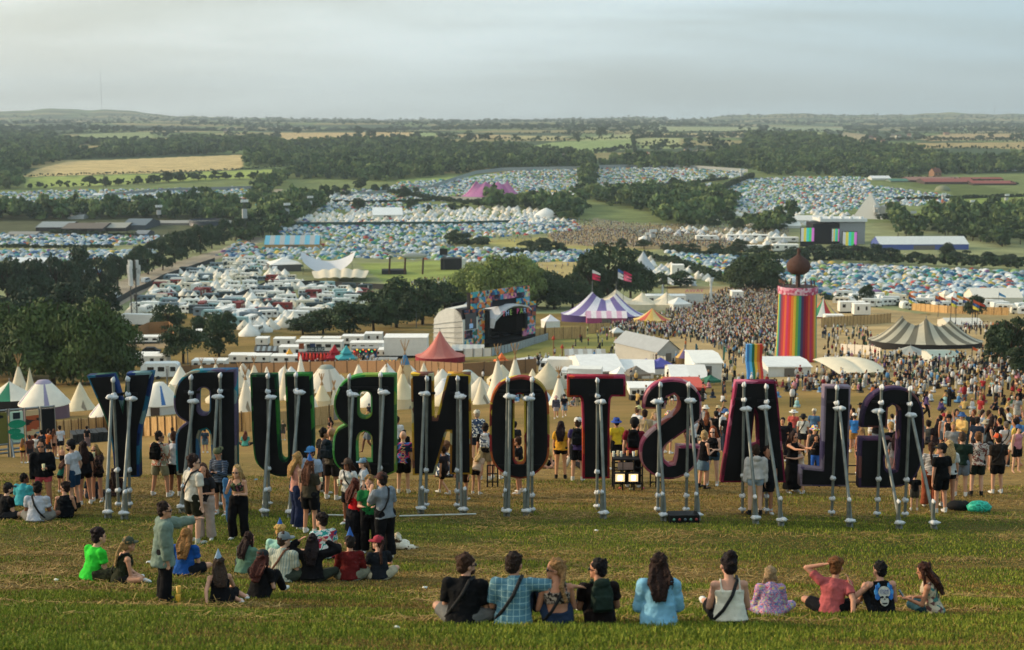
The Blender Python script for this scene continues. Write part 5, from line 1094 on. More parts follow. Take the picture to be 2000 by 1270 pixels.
# ------------------------------------------------------------------ fences
wallline([(846,368),(880,356),(930,340),(980,334),(1140,331)], 4, '9aa0a0', 'pale perimeter fence curving round the pink big top field', posts=0); wallline([(1158,329),(1300,326),(1460,337)], 4, '9aa0a0', 'pale perimeter fence on the far right slope', posts=0)
wallline([(210,383),(330,374),(495,369)], 3, '8d9296', 'grey fence along the far left tent field', posts=0); wallline([(560,385),(700,382),(850,367)], 3, '9aa09e', 'grey fence behind the cream rental tents', posts=0)
wallline([(860,389),(950,393),(1040,402)], 3, 'a3a59c', 'pale fence in front of the central slope tents', posts=0); wallline([(1885,334),(2010,333)], 4, '9aa0a0', 'pale fence above the far right tents', posts=0)
wallline([(186,612),(215,600),(262,574),(318,546),(420,512)], 2.2, '23272a', 'dark green screen fence along the lane', posts=0); wallline([(262,588),(330,592),(430,590)], 2.4, '1f2224', 'dark fence crossing the camper field', posts=0); wallline([(445,592),(520,560),(620,558),(760,566)], 2.2, '2c2f30', 'black screen fence behind the camper field', posts=0)
wallline([(560,442),(700,441),(900,440),(1000,437)], 2.6, '35504a', 'dark green screen fence behind the packed central tents', posts=0)
HESS = mat_palette('hessian', ['c09a66', 'cca874', 'b08c5a', 'c6a06c'], 1.3, kind='noise', stretch=(3, 3, .2))
wallline([(112,858),(160,852),(210,846),(280,852),(345,850),(420,846),(492,842)], 1.55, HESS, 'hessian covered fence in front of the yurts', posts=1.1)
wallline([(455,806),(492,800)], 1.6, HESS, 'short reed fence left of the giant letter U'); wallline([(540,842),(570,838),(612,832),(652,826)], 1.5, HESS, 'hessian fence seen through the giant letter U')
wallline([(612,797),(656,792)], 1.6, HESS, 'reed fence behind the steel barrier', posts=1.5); wallline([(610,824),(660,820)], 1.1, mat('8a9094', .5, metal=.4), 'steel crowd barrier between letters U and B', 'crowd_barrier', 'barrier', 1.5)
wallline([(328,736),(440,733),(560,730),(700,728),(820,730),(905,738),(1048,728)], 2.0, mat('8a6c4e', .9), 'long brown board fence behind the tipi field', posts=3)
wallline([(265,664),(290,652),(330,650),(345,662)], 3, mat('a0784e', .9), 'curved brown hessian screen left of the round trees', posts=0)
wallline([(640,674),(700,668),(760,666)], 2, mat('9a7a54', .9), 'brown fence below the dark bushes', posts=3); wallline([(1017,668),(1063,664),(1066,652)], 2.6, HESS, 'hessian fence right of the stage speakers'); wallline([(1066,664),(1145,660)], 2.6, HESS, 'hessian fence below the purple big top'); wallline([(1150,652),(1192,650)], 2.4, HESS, 'short hessian fence by the festival kiosk')
wallline([(1604,640),(1660,636),(1740,630)], 2.6, HESS, 'hessian fence right of the ribbon tower'); wallline([(1780,606),(1850,612),(1970,616)], 2.4, HESS, 'hessian fence behind the pole flags'); wallline([(1640,690),(1700,694),(1720,700)], 1.6, mat('cfcac0', .8), 'white picket barrier beyond the grey big top', posts=2)
wallline([(1240,664),(1240,700),(1300,712)], 1.2, mat('9a9c98', .6), 'grey terrace barrier by the long pale marquee', posts=2)
# colourful stalls behind the tipi field
mb_ = lambda: MB()
g = ground(612, 718); m = mpp(g); e = empty('market_stall', g, 0, 'red flagged market stall with a dark name board', 'stall', 'market stalls')
mb = MB(); mb.box(-32*m, 1, -1, 30*m, 3, 26*m); mb.obj('back_wall', mat('5a1f22'), e)
for k_ in range(9): mb = MB(); mb.add([(-30*m+k_*7*m, .4, 14*m), (-24*m+k_*7*m, .4, 14*m), (-25*m+k_*7*m, .2, 26*m), (-29*m+k_*7*m, .5, 30*m)], [(0, 1, 2, 3)]); mb.obj('flag', C('c02a30' if k_ % 3 else 'd8503a'), e)
mb = MB(); mb.box(-12*m, .2, 30*m, 22*m, .6, 40*m); mb.obj('name_board', mat('26383a'), e); me = text_mesh('LAND & END', 9*m); me.materials.append(C('c9d0d0')); o = link('sign_text', me, e); o.location = (4*m, .15, 35*m); o.rotation_euler = (pi/2, 0, 0); o.scale = (.72, 1, 1)
for k_ in range(2): mb = MB(); mb.box((-28+k_*22)*m, .3, 36*m, (-18+k_*22)*m, .5, 47*m); mb.obj('painting', [mat('8a4a2a'), mat('2a3a5a')][k_], e)
for (x0, x1, yb, h, mt_, l) in ((690,736,706,24,mat_palette('mural', ['2f5f8a', '3a7a8a', 'c05a4a', '2a3a5a', 'd8b04a'], .8), 'blue and multicoloured mural wall'), (742,772,722,18,mat('6a4a34'),'dark stall hung with coloured lights')):
    g = ground((x0+x1)/2, yb); m = mpp(g); e = empty('market_stall', g, 0, l, 'stall', 'market stalls'); mb = MB(); mb.box(-(x1-x0)*m/2, 0, -1, (x1-x0)*m/2, 1.5, h*m); mb.obj('front_wall', mt_, e); mb = MB(); mb.box(-(x1-x0)*m/2-.3, -.6, h*m, (x1-x0)*m/2+.3, 2, h*m+.25); mb.obj('roof', C('8f9290'), e)
    for k_ in range(8): mb = MB(); mb.ball(((k_-3.5)*(x1-x0)*m/8, -.7, h*m-.3+.3*(k_ % 2)), .16, 6, 4); mb.obj('lamp', mat(('e04030', 'e8c040', '40c060', 'e08030')[k_ % 4], .5, emit=1.5, var=0), e)
for a_ in [(731,724,62,18,2.5,'c8ccca','white slatted roof of the light strung bar',.3),(775,694,74,20,5,'9a9a96','corrugated grey awning behind the big tipi',.4),(914,692,60,16,4,'c8c8c0','white tilted awning right of the red peaked tent',.5),(520,692,46,14,3,'6f6a62','dark slate roofed hut at the left of the stalls',.5),(1144,704,78,16,7,'98968e','weathered grey wooden bar roof on posts',.4)]:
    marquee(a_[0], a_[1], a_[2], a_[3], a_[4], 0, a_[5], '5a4030', a_[6], a_[7], name='awning_stall', cat='stall', stripes=(9, a_[5], 'b4b8b6'))
# inflatable letter sign, tall white funnel, feather banners, totem poles
for x, yb, h, c, l in ((1358,700,30,'3a6a78','left teal feather banner by the carousel'),(1412,704,30,'2f7a6a','right green feather banner left of the rainbow slide'),(1292,590,36,'d0d0cc','upright white feather banner behind the cream peaks')):
    g = ground(x, yb); m = mpp(g); e = empty('feather_banner', g, 0, l, 'banner'); mb = MB(); mb.prism([(0, 0), (3*m, 0), (4*m, h*.8*m), (2*m, h*m), (0, h*m*.9)], -.03, .03); mb.obj('sail', C(c), e); mb = MB(); mb.tube((0, 0, -.3), (0, 0, h*m*.95), .05, n=5); mb.obj('pole', STEEL, e)
g = ground(1388, 592); m = mpp(g); e = empty('white_funnel', g, 0, 'tall white funnel topped column above the crowd', 'column'); mb = MB(); mb.lathe([(3*m, -1), (2*m, 30*m), (3*m, 42*m), (6*m, 50*m), (5*m, 50*m)], 14); mb.obj('shell', C('cfd4d4'), e)
me = text_mesh('AWAY', 9*mpp(ground(1358, 600))); g = ground(1358, 596); m = mpp(g); e = empty('roof_sign', g+Vector((0, 3, 0)), 0, 'pink letters on top of the white block behind the crowd', 'sign'); me.materials.append(C('d86a90')); o = link('sign_letters', me, e); o.location = (0, 0, 26*m); o.rotation_euler = (pi/2, 0, 0); o.scale = (1.4, 1, 1); mb = MB(); mb.box(-18*m, .2, -1, 18*m, .5, 20*m); mb.obj('sign_base', C('c8ccca'), e)
for x, yb, h, cs in ((1856,640,62,('d2603a','3a5a9a','c8c84a')),(1866,640,66,('d8a040',)),(1898,644,60,('d2603a','3a5a9a','d8c84a')),(1908,640,52,('b04030',)),(1832,620,44,('c84a34',)),(1774,606,34,('d8703a','3a6aa0','c8c84a')),(1826,606,30,('d8703a','3a4a8a','c8c84a')),(1880,606,28,('d8703a','2f4a8a')),(1950,596,26,('4a90c8',)),(1520,574,30,('8a5a40',)),(1898,700,24,('d86a3a',)),(1918,702,20,('c8d0d0',)),(1856,710,26,('d83a80',)),(1866,704,22,('3a90c8',))):
    flags(x, yb, h, cs, unilabel('pole flag in '+('orange, blue and yellow' if len(cs) > 2 else 'one bright colour'), x, yb), 13, 'pole flags around the right hand field')
for x, yb, h in ((1081,695,30),(1098,702,20)):
    g = ground(x, yb); m = mpp(g); e = empty('carved_post', g, 0, unilabel('wooden post with a red pointed lantern', x, yb), 'post'); mb = MB(); mb.tube((0, 0, -.3), (0, 0, h*m), .12, n=6); mb.obj('post', mat('8a6a48'), e); mb = MB(); mb.lathe([(.01, h*m), (4*m, (h+3)*m), (.02, (h+10)*m)], 8); mb.obj('lantern', C('b8503a'), e)
# gallows-like metal sculpture arena in the middle distance
g = ground(860, 528); m = mpp(g); e = empty('arena_stage', g, 0, 'small black stage box with a white side wall beyond the willows', 'stage'); mb = MB(); mb.box(0, 2, -1, 42*m, 10, 22*m); mb.obj('stage_house', mat('18191c'), e); mb = MB(); mb.box(42*m, 1, -1, 48*m, 10, 22*m); mb.obj('side_wall', C('c9ccc8'), e); mb = MB(); mb.box(-1*m, 0, 30*m, 14*m, 1, 42*m); mb.obj('screen', BLACK, e); mb = MB(); mb.tube((7*m, .5, 0), (7*m, .5, 31*m), .2, n=6); mb.obj('screen_leg', DARKSTEEL, e)
g = ground(780, 536); m = mpp(g); e = empty('aircraft_sculpture', g, .1, 'pale aeroplane fuselage raised on dark rusty legs', 'sculpture'); mb = MB(); mb.ball((30*m, 0, 36*m), (26*m, 5*m, 6*m), 14, 8); mb.prism([(2*m, 38*m), (-30*m, 46*m), (-30*m, 43*m), (6*m, 34*m)], -.5, .5); mb.obj('fuselage', C('a9aaa4'), e)
for x in (-20, 10, 45): mb = MB(); mb.tube((x*m, 0, -1), (x*m+2*m, 0, 34*m), .5, n=6); mb.obj('leg', mat('4a3428'), e)
mb = MB(); mb.box(-34*m, 0, -1, 14*m, 8, 8*m); mb.obj('platform', mat('222325'), e)
# poster hoarding at the left, black bins, wooden stools
g1 = ground(112, 893); m = mpp(g1); dv = Vector((130*m, 1.2, -.25)); g0 = g1-dv; Lh = dv.length; e = empty('poster_hoarding', g0, atan2(dv.y, dv.x), 'steel framed hoarding of big painted posters on barrier feet', 'hoarding')
for k_ in range(5):
    x0 = Lh*k_/5+.05; x1 = Lh*(k_+1)/5-.05; mb = MB(); mb.box(x0, -.04, 24*m, x1, .04, 84*m); mt_ = [mat_palette('poster_a', ['1f3030', '3f5a3a', 'a07a3a', '1a2428'], .9, kind='noise'), mat_palette('poster_a2', ['203434', '6a6a3a', '1c2628'], .9, kind='noise'), C('bcdccb'), mat_palette('poster_c', ['5a8aa8', 'c8b08a', 'a8583a', '3a3430'], 1.1, kind='noise', stretch=(.4, 1, 2)), mat('16181c')][k_]
    po = mb.obj('poster', mt_, e)
    mb = MB(); [mb.tube(a, b, .04, n=5) for a, b in (((x0, 0, -.1), (x0, 0, 90*m)), ((x1, 0, -.1), (x1, 0, 90*m)), ((x0, 0, 88*m), (x1, 0, 88*m)), ((x0, -.02, 22*m), (x1, -.02, 22*m)), ((x0, -.02, 12*m), (x1, -.02, 12*m)), ((x0, -.02, 5*m), (x1, -.02, 5*m)), ((x0, -.6, 0), (x0, 0, 30*m)))]; mb.obj('frame', STEEL, e)
    if k_ == 2:
        for zz, rr in ((60, .30), (46, .22), (36, .25)): mb = MB(); mb.lathe([(.01, 0), (rr, .01)], 14, ((x0+x1)/2-.1*(zz % 3), 0, 0)); o = mb.obj('green_oval', C('1f8a6a'), e); o.rotation_euler = (pi/2, 0, 0); o.location = (0, -.06, zz*m); o.scale = (1, .5, 1); o.location.x = 0
        mb = MB(); mb.box(x0+.1, -.06, 70*m, x1-.1, -.045, 82*m); mb.obj('title_box', C('1f2c34'), e)
g0 = ground(142, 868); g1 = ground(213, 862); m = mpp(g0); e = empty('black_platform', g0, atan2(g1.y-g0.y, g1.x-g0.x), 'low black crate platform beside the hessian fence', 'platform')
for k_ in range(7):
    x0 = (g1-g0).length*k_/7; mb = MB(); mb.box(x0+.02, 0, -.1, x0+(g1-g0).length/7-.02, 1.8, .75+.03*(k_ % 2)); mb.obj('crate', mat('20262a', .6), e)
# lane, dusty roads
def road(poly, wm, colr, label, name='dusty_lane'):
    G = [ground(a, b) for a, b in poly]; v = []
    for i, p in enumerate(G):
        q = G[min(i+1, len(G)-1)]-G[max(i-1, 0)]; nn = Vector((-q.y, q.x, 0)).normalized()*wm/2
        for s_ in (-1, 1): r_ = p+nn*s_; v.append((r_.x, r_.y, float(terr(r_.x, r_.y))+.12))
    f = [(2*i, 2*i+1, 2*i+3, 2*i+2) for i in range(len(G)-1)]; o = link(name, npmesh(name, v, f, [C(colr)])); tag(o, label, kind='structure')
def dens(poly, n=14):
    out = []
    for a, b in zip(poly[:-1], poly[1:]): out += [(a[0]+(b[0]-a[0])*i/n, a[1]+(b[1]-a[1])*i/n) for i in range(n)]
    return out+[poly[-1]]
road(dens([(196,604),(240,582),(300,548),(360,524),(430,498),(480,474),(506,464)]), 9, '958876', 'pale dusty lane running up between trees', 'lane')
road(dens([(500,420),(520,395),(545,370)]), 8, 'b0a288', 'far pale track leading to the camp gates', 'track'); road(dens([(1885,424),(1940,412),(2010,398)]), 7, 'b0a98e', 'pale path across the green field right of the pyramid', 'path')
road(dens([(1672,354),(1682,372),(1690,386)]), 10, '9a8f78', 'track running down the tent slope', 'track')
# ------------------------------------------------------------------ the giant letters, seen from behind
def rr(x0, y0, x1, y1, r=None):
    r = r or (x1-x0)/2; out = []
    for cx, cy, a0 in ((x1-r, y0+r, -90), (x1-r, y1-r, 0), (x0+r, y1-r, 90), (x0+r, y0+r, 180)):
        for k_ in range(5): a = radians(a0+k_*22.5); out.append((cx+r*cos(a), cy+r*sin(a)))
    return out
def ccw(p): return p if sum((p[i-1][0]*p[i][1]-p[i][0]*p[i-1][1]) for i in range(len(p))) > 0 else p[::-1]
def offset(p, d):
    n = len(p); out = []
    for i in range(n):
        a = Vector(p[i-1]); b = Vector(p[i]); c = Vector(p[(i+1) % n]); e1 = (b-a).normalized(); e2 = (c-b).normalized()
        n1 = Vector((-e1.y, e1.x)); n2 = Vector((-e2.y, e2.x)); nn = n1+n2
        if nn.length < .2: nn = n1
        nn.normalize(); k_ = min(1.8, 1/max(.3, nn.dot(n1))); out.append(tuple(b+nn*d*k_))
    return out
def chaikin(p, lim=48):
    n = len(p); out = []
    for i in range(n):
        a = Vector(p[i-1]); b = Vector(p[i]); c = Vector(p[(i+1) % n]); ang = math.degrees((b-a).angle(c-b)) if (b-a).length > 1e-6 and (c-b).length > 1e-6 else 0
        if 3 < ang < lim and min((b-a).length, (c-b).length) < .9: out += [tuple(b.lerp(a, .25)), tuple(b.lerp(c, .25))]
        else: out.append(tuple(b))
    return out
def plate(name, outer, holes, t, bev, mat_, parent, y):
    c = bpy.data.curves.new(name, 'CURVE'); c.dimensions = '2D'; c.fill_mode = 'BOTH'; c.extrude = t/2; c.bevel_depth = bev; c.bevel_resolution = 2
    for p in [outer]+holes:
        s = c.splines.new('POLY'); s.points.add(len(p)-1); s.use_cyclic_u = True
        for i, (x, z) in enumerate(p): s.points[i].co = (x, z, 0, 1)
    me = curve_mesh(c); me.name = name; me.materials.clear(); me.materials.append(mat_)
    o = link(name, me, parent); o.rotation_euler = (pi/2, 0, 0); o.location = (0, y, 0); return o
def pad(parent, p, w_, h_, name='padding'):
    w_ *= .72; h_ *= .68; mb = MB(); mb.ball((0, 0, 0), (w_, .08, h_), 12, 8, noise=.16); mb.ball((w_*.3*random.choice((-1, 1)), -.02, h_*.2), (w_*.55, .11, h_*1.1), 10, 6, noise=.12)
    return mb.obj(name, mat('cdd0d2', .85, var=.14, scale=9., bump=.8), parent, p)
PANEL = mat('0e0f13', .8, var=.7, scale=1.6, bump=.3); POST = mat('777b76', .5, metal=.35, var=.25, scale=5.)
LET = {
'Y': dict(o=[(169,734),(222,731),(240,803),(247,729),(298,727),(284,800),(270,850),(272,932),(224,933),(217,850),(198,800)], h=[], posts=[(221,743,232,992),(250,741,253,992)], br=[(218,777,206,1013),(255,780,238,1015)],
     c=['1f3f7a','2a6a8a','7fa0a0','2f5f4a','1d2f5a']),
'R': dict(o=[(461,722),(378,723),(362,731),(347,746),(340,765),(338,785),(341,806),(350,817),(364,825),(350,835),(343,847),(342,874),(345,928),(388,930),(386,856),(391,843),(403,839),(411,847),(414,930),(463,930)], h=[rr(387,758,409,809,10)],
     posts=[(373,738,372,992),(430,734,431,990)], br=[(377,785,351,1002),(424,776,411,1004)], c=['2f8a9a','4a7aa0','8a9a98','6a5f7a','b0a890']),
'U': dict(o=[(488,732),(540,732),(547,888),(550,896),(555,899),(560,897),(563,890),(556,731),(608,730),(614,864),(611,893),(600,912),(583,925),(560,932),(540,931),(517,921),(501,907),(495,890),(492,843)], h=[],
     posts=[(523,735,525,992),(578,733,577,990)], br=[(528,777,513,1010),(584,768,563,1012)], c=['1f4a2f','2f6a3a','3f8a3a','1a3a2a']),
'B': dict(o=[(774,732),(707,731),(681,738),(664,751),(654,772),(651,790),(653,802),(658,817),(674,830),(656,839),(650,856),(649,894),(658,913),(680,928),(710,933),(750,932),(774,922)], h=[rr(701,765,724,815,10),[(699,899),(698,862),(702,848),(711,843),(720,846),(725,856),(725,899)]],
     posts=[(682,736,684,990),(743,733,743,990)], br=[(689,772,677,1008),(749,768,735,1006)], c=['4aa04a','6fc070','8fb04a','5a8a4a','c0c06a']),
'N': dict(o=[(802,730),(847,730),(848,818),(852,818),(874,730),(919,730),(922,927),(878,927),(879,843),(873,843),(849,928),(806,929)], h=[], posts=[(834,740,832,988),(894,740,893,1000)], br=[(829,770,818,1005),(899,776,901,1007)],
     c=['d8a83a','b07a34','e0bc40','8a5a4a','d0c8a0']),
'O': dict(o=[(1010,736),(1030,737),(1050,744),(1064,757),(1071,775),(1073,800),(1074,870),(1072,895),(1062,913),(1044,928),(1025,936),(1005,935),(985,927),(967,912),(958,895),(956,870),(956,800),(959,778),(967,759),(982,744)], h=[rr(1005,770,1024,905,9)],
     posts=[(992,742,986,1002),(1039,742,1039,1004)], br=[(996,776,993,1010),(1033,780,1031,1010)], c=['a83a3a','c86a3a','b89a4a','d8c040','8a3a30']),
'T': dict(o=[(1108,735),(1222,735),(1222,775),(1196,775),(1191,783),(1191,935),(1138,936),(1137,783),(1132,776),(1108,776)], h=[], posts=[(1167,744,1166,996)], br=[(1173,786,1182,1014)], c=['a82a38','c8502f','b83a5a','98203a']),
'S': dict(o=[(1255,799),(1259,770),(1276,751),(1296,742),(1323,741),(1347,748),(1364,763),(1371,778),(1370,819),(1356,831),(1327,851),(1300,870),(1296,884),(1297,899),(1306,907),(1316,905),(1320,892),(1321,871),(1368,872),(1364,905),(1343,927),(1315,938),(1288,935),(1264,921),(1251,905),(1249,882),(1253,862),(1267,845),(1290,827),(1317,806),(1326,794),(1325,778),(1316,771),(1304,776),(1301,786),(1300,799)], h=[],
     posts=[(1290,752,1284,1002),(1345,752,1340,1002)], br=[(1284,786,1300,1018),(1349,784,1366,1018)], c=['b85a74','d08a90','d8b0b0','c06a60','a0486a']),
'A': dict(o=[(1437,745),(1515,745),(1521,790),(1535,943),(1483,943),(1480,907),(1464,907),(1460,943),(1408,943)], h=[[(1474,800),(1478,812),(1480,868),(1467,871)]], posts=[(1453,752,1450,1002),(1497,756,1497,1004)], br=[(1458,800,1480,1024),(1494,797,1530,1028)],
     c=['8f2a4a','a83a5a','6a1f3a','c8708a']),
'L': dict(o=[(1610,754),(1662,755),(1659,852),(1657,951),(1562,950),(1563,912),(1605,916)], h=[], posts=[(1635,758,1624,1008)], br=[(1640,799,1664,1030)], c=['8a7a8a','5a4a6a','a090a0','6a5a7a']),
'G': dict(o=[(1682,835),(1685,804),(1696,778),(1720,761),(1748,755),(1776,761),(1797,780),(1806,811),(1805,865),(1800,912),(1780,943),(1752,954),(1677,953),(1680,856),(1742,856),(1742,862),(1729,864),(1729,912),(1734,919),(1741,922),(1750,918),(1753,905),(1757,806),(1754,796),(1743,791),(1735,797),(1733,836)], h=[],
     posts=[(1722,757,1713,1010),(1778,760,1767,1012)], br=[(1716,804,1761,1034),(1781,812,1829,1034)], c=['4a3a5a','6a4a6a','8a5a5a','3a2f4a'])}
desc = {'Y': 'blue and teal', 'R': 'turquoise and lilac patchwork', 'U': 'dark green', 'B': 'bright green', 'N': 'mustard and brown', 'O': 'red and orange', 'T': 'crimson', 'S': 'pink', 'A': 'magenta', 'L': 'lilac grey', 'G': 'deep purple'}
dim = lambda c: ''.join('%02x' % int(int(c[i:i+2], 16)*.88) for i in (0, 2, 4))
for ch, L in LET.items():
    xs = [p[0] for p in L['o']]; cx = sum(xs)/len(xs); pb = L['posts'][0]; g = ground(cx, sum(p[3] for p in L['posts'])/len(L['posts'])); D = g.y; m = mpp(g)
    e = empty('giant_letter', g, 0, f'giant mirrored letter {ch} with black back and {desc[ch]} padded edge', 'letter sign', 'giant letters spelling a word across the hill')
    def loc(px, py, d=D+.12): q = at(px, py, d); return (q.x-g.x, q.z-g.z)
    O = ccw([loc(*p) for p in L['o']]); O = chaikin(chaikin(O)); Hs_ = [ccw([loc(*p) for p in h]) for h in L['h']]; Hs_ = [chaikin(h) for h in Hs_]
    TR = mat_palette('quilted_edge', [dim(c) for c in L['c']], 2.6, .9, .7)
    Oi = offset(O, .022); Hi = [offset(h, -.022) for h in Hs_]
    plate('padded_edge', Oi, [h[::-1] for h in Hi], .28, .022, TR, e, .12+.165)
    plate('back_panel', offset(O, .056), [offset(h, -.045)[::-1] for h in Hs_], .02, .0, PANEL, e, .100)
    zs = [p[1] for p in O]; zt, zb = max(zs), min(zs)
    for k_, (x0, y0, x1, y1) in enumerate(L['posts']):
        a = loc(x0, y0, D-.03); q = ground(x1, y1); b = loc(x1, y1, D-.03); zg = float(terr(g.x+b[0], D))-g.z
        mb = MB(); mb.tube((a[0], -.03, a[1]), (b[0], -.03, zg-.05), .037, n=12); mb.obj('post', POST, e)
        P3 = lambda t: (a[0]+(b[0]-a[0])*t, -.03, a[1]+(zg-a[1])*t)
        pad(e, P3(0), .075, .10); pad(e, P3(.115), .10, .085)
        pad(e, P3(.70), .10, .09)
        pad(e, P3(.86), .105, .09); pad(e, P3(.965), .13, .065)
        mb = MB(); zz = P3(.115)[2]; mb.box(P3(.1)[0]-.2, .06, zz-.03, P3(.1)[0]+.2, .088, zz+.03); mb.obj('bracket', mat('17181c', .5), e)
    for k_, (x0, y0, x1, y1) in enumerate(L['br']):
        a = loc(x0, y0, D-.18); q = ground(x1, y1); b = (q.x-g.x, q.y-g.y, q.z-g.z)
        mb = MB(); mb.tube((a[0], -.17, a[1]), (b[0], b[1], b[2]-.05), .040, n=12); mb.obj('brace', POST, e)
        pad(e, (a[0], -.14, a[1]), .21, .09)
        sx = .12 if cx < 900 else -.12 if k_ % 2 == 0 and cx > 1600 else .0
        sx = (.085 if cx < 1000 else -.075); mb = MB(); mb.tube((b[0]+sx, b[1]+.06, b[2]-.1), (b[0]+sx, b[1]+.06, b[2]+.62), .048, n=10); mb.obj('stake', POST, e)
        pad(e, (b[0]+sx, b[1]+.06, b[2]+.64), .065, .07); pad(e, (b[0]+sx/2, b[1]+.03, b[2]+.15), .185, .075)
    for zz in (zt-.32, zb+.35):
        if ch in 'OB': mb = MB(); mb.box(min(p[0] for p in O)+.2, .06, zz-.025, max(p[0] for p in O)-.2, .087, zz+.025); mb.obj('cross_bar', mat('15161a', .6), e)
# lamps on a black rack, between T and S
g = ground(1224, 958); m = mpp(g); e = empty('lamp_rack', g, 0, 'black rack with a grille and drink cups on top between letters T and S', 'rack'); mb = MB()
for x in (-25, -8, 14, 30):
    for y in (0, .6): mb.tube((x*m, y, -.1), (x*m, y, 62*m), .025, n=6)
for z in (14, 30, 45, 61): mb.tube((-27*m, 0, z*m), (31*m, 0, z*m), .022, n=6); mb.tube((-27*m, .6, z*m), (31*m, .6, z*m), .022, n=6)
mb.obj('frame', BLACK, e); mb = MB(); mb.box(-27*m, 0, 61.5*m, 31*m, .6, 63*m); mb.obj('shelf', BLACK, e)
mb = MB(); mb.box(-18*m, -.02, 42*m, 12*m, .0, 56*m); mb.obj('grille', mat('9a8a86', .6), e)
for x, l in ((1210, 'left lit floodlight on the black rack'), (1236, 'right lit floodlight on the black rack')):
    s = empty('floodlight', g+Vector(((x-1224)*m, -.12, 20*m)), 0, l, 'floodlight', 'floodlights at the foot of the letters'); mb = MB(); mb.box(-11*m, 0, -2*m, 11*m, .1, 17*m); mb.obj('housing', BLACK, s)
    mb = MB(); mb.box(-9*m, -.012, 0, 9*m, .0, 15*m); mb.obj('diffuser', mat('ffe0a8', .5, emit=.9, var=.1), s); mb = MB(); mb.box(-4*m, -.03, 3*m, 4*m, -.014, 12*m); mb.obj('bulb', mat('fff6e0', .5, emit=3.5, var=0), s)
CUPM = mat('e4e0d4', .5)
def cup(p, label, colr='e4e0d4', h=.13, rz=0, tilt=0., cat='cup', group='drink cups'):
    mb = MB(); mb.lathe([(.028, 0), (.038, h), (.035, h), (.0, h*.85)], 12); mb.add([(0, 0, 0)], []) ; me = mb.mesh('drink_cup', [mat(colr, .5, var=.05)]); o = link('drink_cup', me, loc=p); o.rotation_euler = (tilt, 0, rz); return tag(o, label, cat, group)
for k_, (x, c) in enumerate(((1199,'d8dcc8'),(1208,'c8b890'),(1214,'d0d8c8'),(1227,'d89a60'),(1238,'e0e4d8'),(1244,'d8b468'))): cup(g+Vector(((x-1224)*m, .25+.1*(k_ % 2), 63*m)), ['pale green','beige','slim mint','orange topped','tall white','yellow'][k_]+' drink cup standing on the black lamp rack', c, .15)
for x0, x1, l in ((952,972,'small black lamp stand left of letter O'),(1538,1565,'black metal barrier feet right of letter A'),(1600,1680,'black mesh barrier under the giant letter L'),(1270,1292,'black lamp stand behind letter S')):
    gg = ground((x0+x1)/2, 952); mm = mpp(gg); s = empty('low_barrier', gg, 0, l, 'barrier'); mb = MB(); w_ = (x1-x0)*mm/2
    for x in (-w_, 0, w_): mb.tube((x, 0, -.1), (x, 0, .62), .022, n=6)
    for z in (.15, .38, .62): mb.tube((-w_, 0, z), (w_, 0, z), .018, n=6)
    mb.obj('frame', BLACK, s)
g = ground(1338, 1020); m = mpp(g); e = empty('battery_box', g, .05, 'black battery box with cables on the grass under letter S', 'equipment box'); mb = MB(); mb.box(-32*m, -.15, -.05, 26*m, .25, 17*m); mb.obj('case', mat('121317', .5), e)
for k_ in range(5): mb = MB(); mb.ball((-24*m+k_*11*m, -.16, 9*m), .035, 8, 6); mb.obj('socket', mat(('5a8a7a', '8a3a3a', '50606a')[k_ % 3], .5), e)
mb = MB(); mb.lathe([(.01, 0), (.20, .02), (.24, .14), (.15, .26), (.01, .3)], 14, ex=.7); g = ground(1912, 1000); o = mb.obj('dry_bag', mat_palette('turquoise_bag', ['2fae94', '25957e', '3cc0a6', '1f7f6c'], 9, .45, .6, kind='noise'), loc=g); o.scale = (1.35, 1.2, 1.0); tag(o, 'turquoise dry bag lying on the grass near letter G', 'bag')
g = ground(1870, 996); mb = MB(); mb.ball((0, 0, .1), (.28, .2, .14), 12, 8, noise=.08); mb.ball((.18, -.02, .12), (.14, .16, .12), 10, 6, noise=.08); tag(mb.obj('black_rucksack', mat('121214'), loc=g), 'black rucksack slumped beside the turquoise bag', 'bag')
g = ground(784, 1072); mb = MB(); mb.ball((0, 0, .08), (.2, .16, .12), 12, 8, noise=.12); mb.ball((-.08, 0, .22), (.1, .1, .12), 10, 7, noise=.15); mb.ball((.14, -.08, .06), (.2, .08, .06), 10, 6, noise=.15); tag(mb.obj('plush_toy', mat_palette('spotted_plush', ['e0d8c4', 'c8b898', '5a4634', 'e8e2d2'], 16), loc=g), 'spotted cream plush toy heaped on the grass right of the grey shirted man', 'toy')
g = ground(348, 1180); cup(g, 'yellow paper cup lying near the man in the sage shirt', 'e0a52c', .14); g = ground(349, 1163); cup(g, 'upright yellow cup behind the lying paper cup', 'd8a848', .15)
for x, y, c, l in ((110,1135,'d8d4c4','crumpled white wrapper at the left'),(776,1230,'d0d8d0','clear plastic cup low in the foreground grass'),(830,1150,'d8dcd8','scrap of white paper between the two groups'),(1165,1038,'e0e0dc','white paper scrap below letter T'),(290,1100,'dcdcd8','white plate beside the woman in the vest'),
                   (26,1012,'d8d4b8','paper cup beside the man in the black cap'),(1212,955,'c84a40','red can on the straw near the rack'),(1232,957,'a8c0a0','pale green can near the rack'),(1256,955,'c8506a','pink can near letter S'),(860,932,'c8c4b8','flat wrapper beneath letter N'),(500,938,'5a9ac0','blue patterned cloth under letter U')):
    q = ground(x, y); mb = MB(); mb.ball((0, 0, .02), (.05, .04, .02), 8, 5, noise=.35); tag(mb.obj('litter', mat(c, .6), loc=q), l, 'litter', 'litter on the grass')
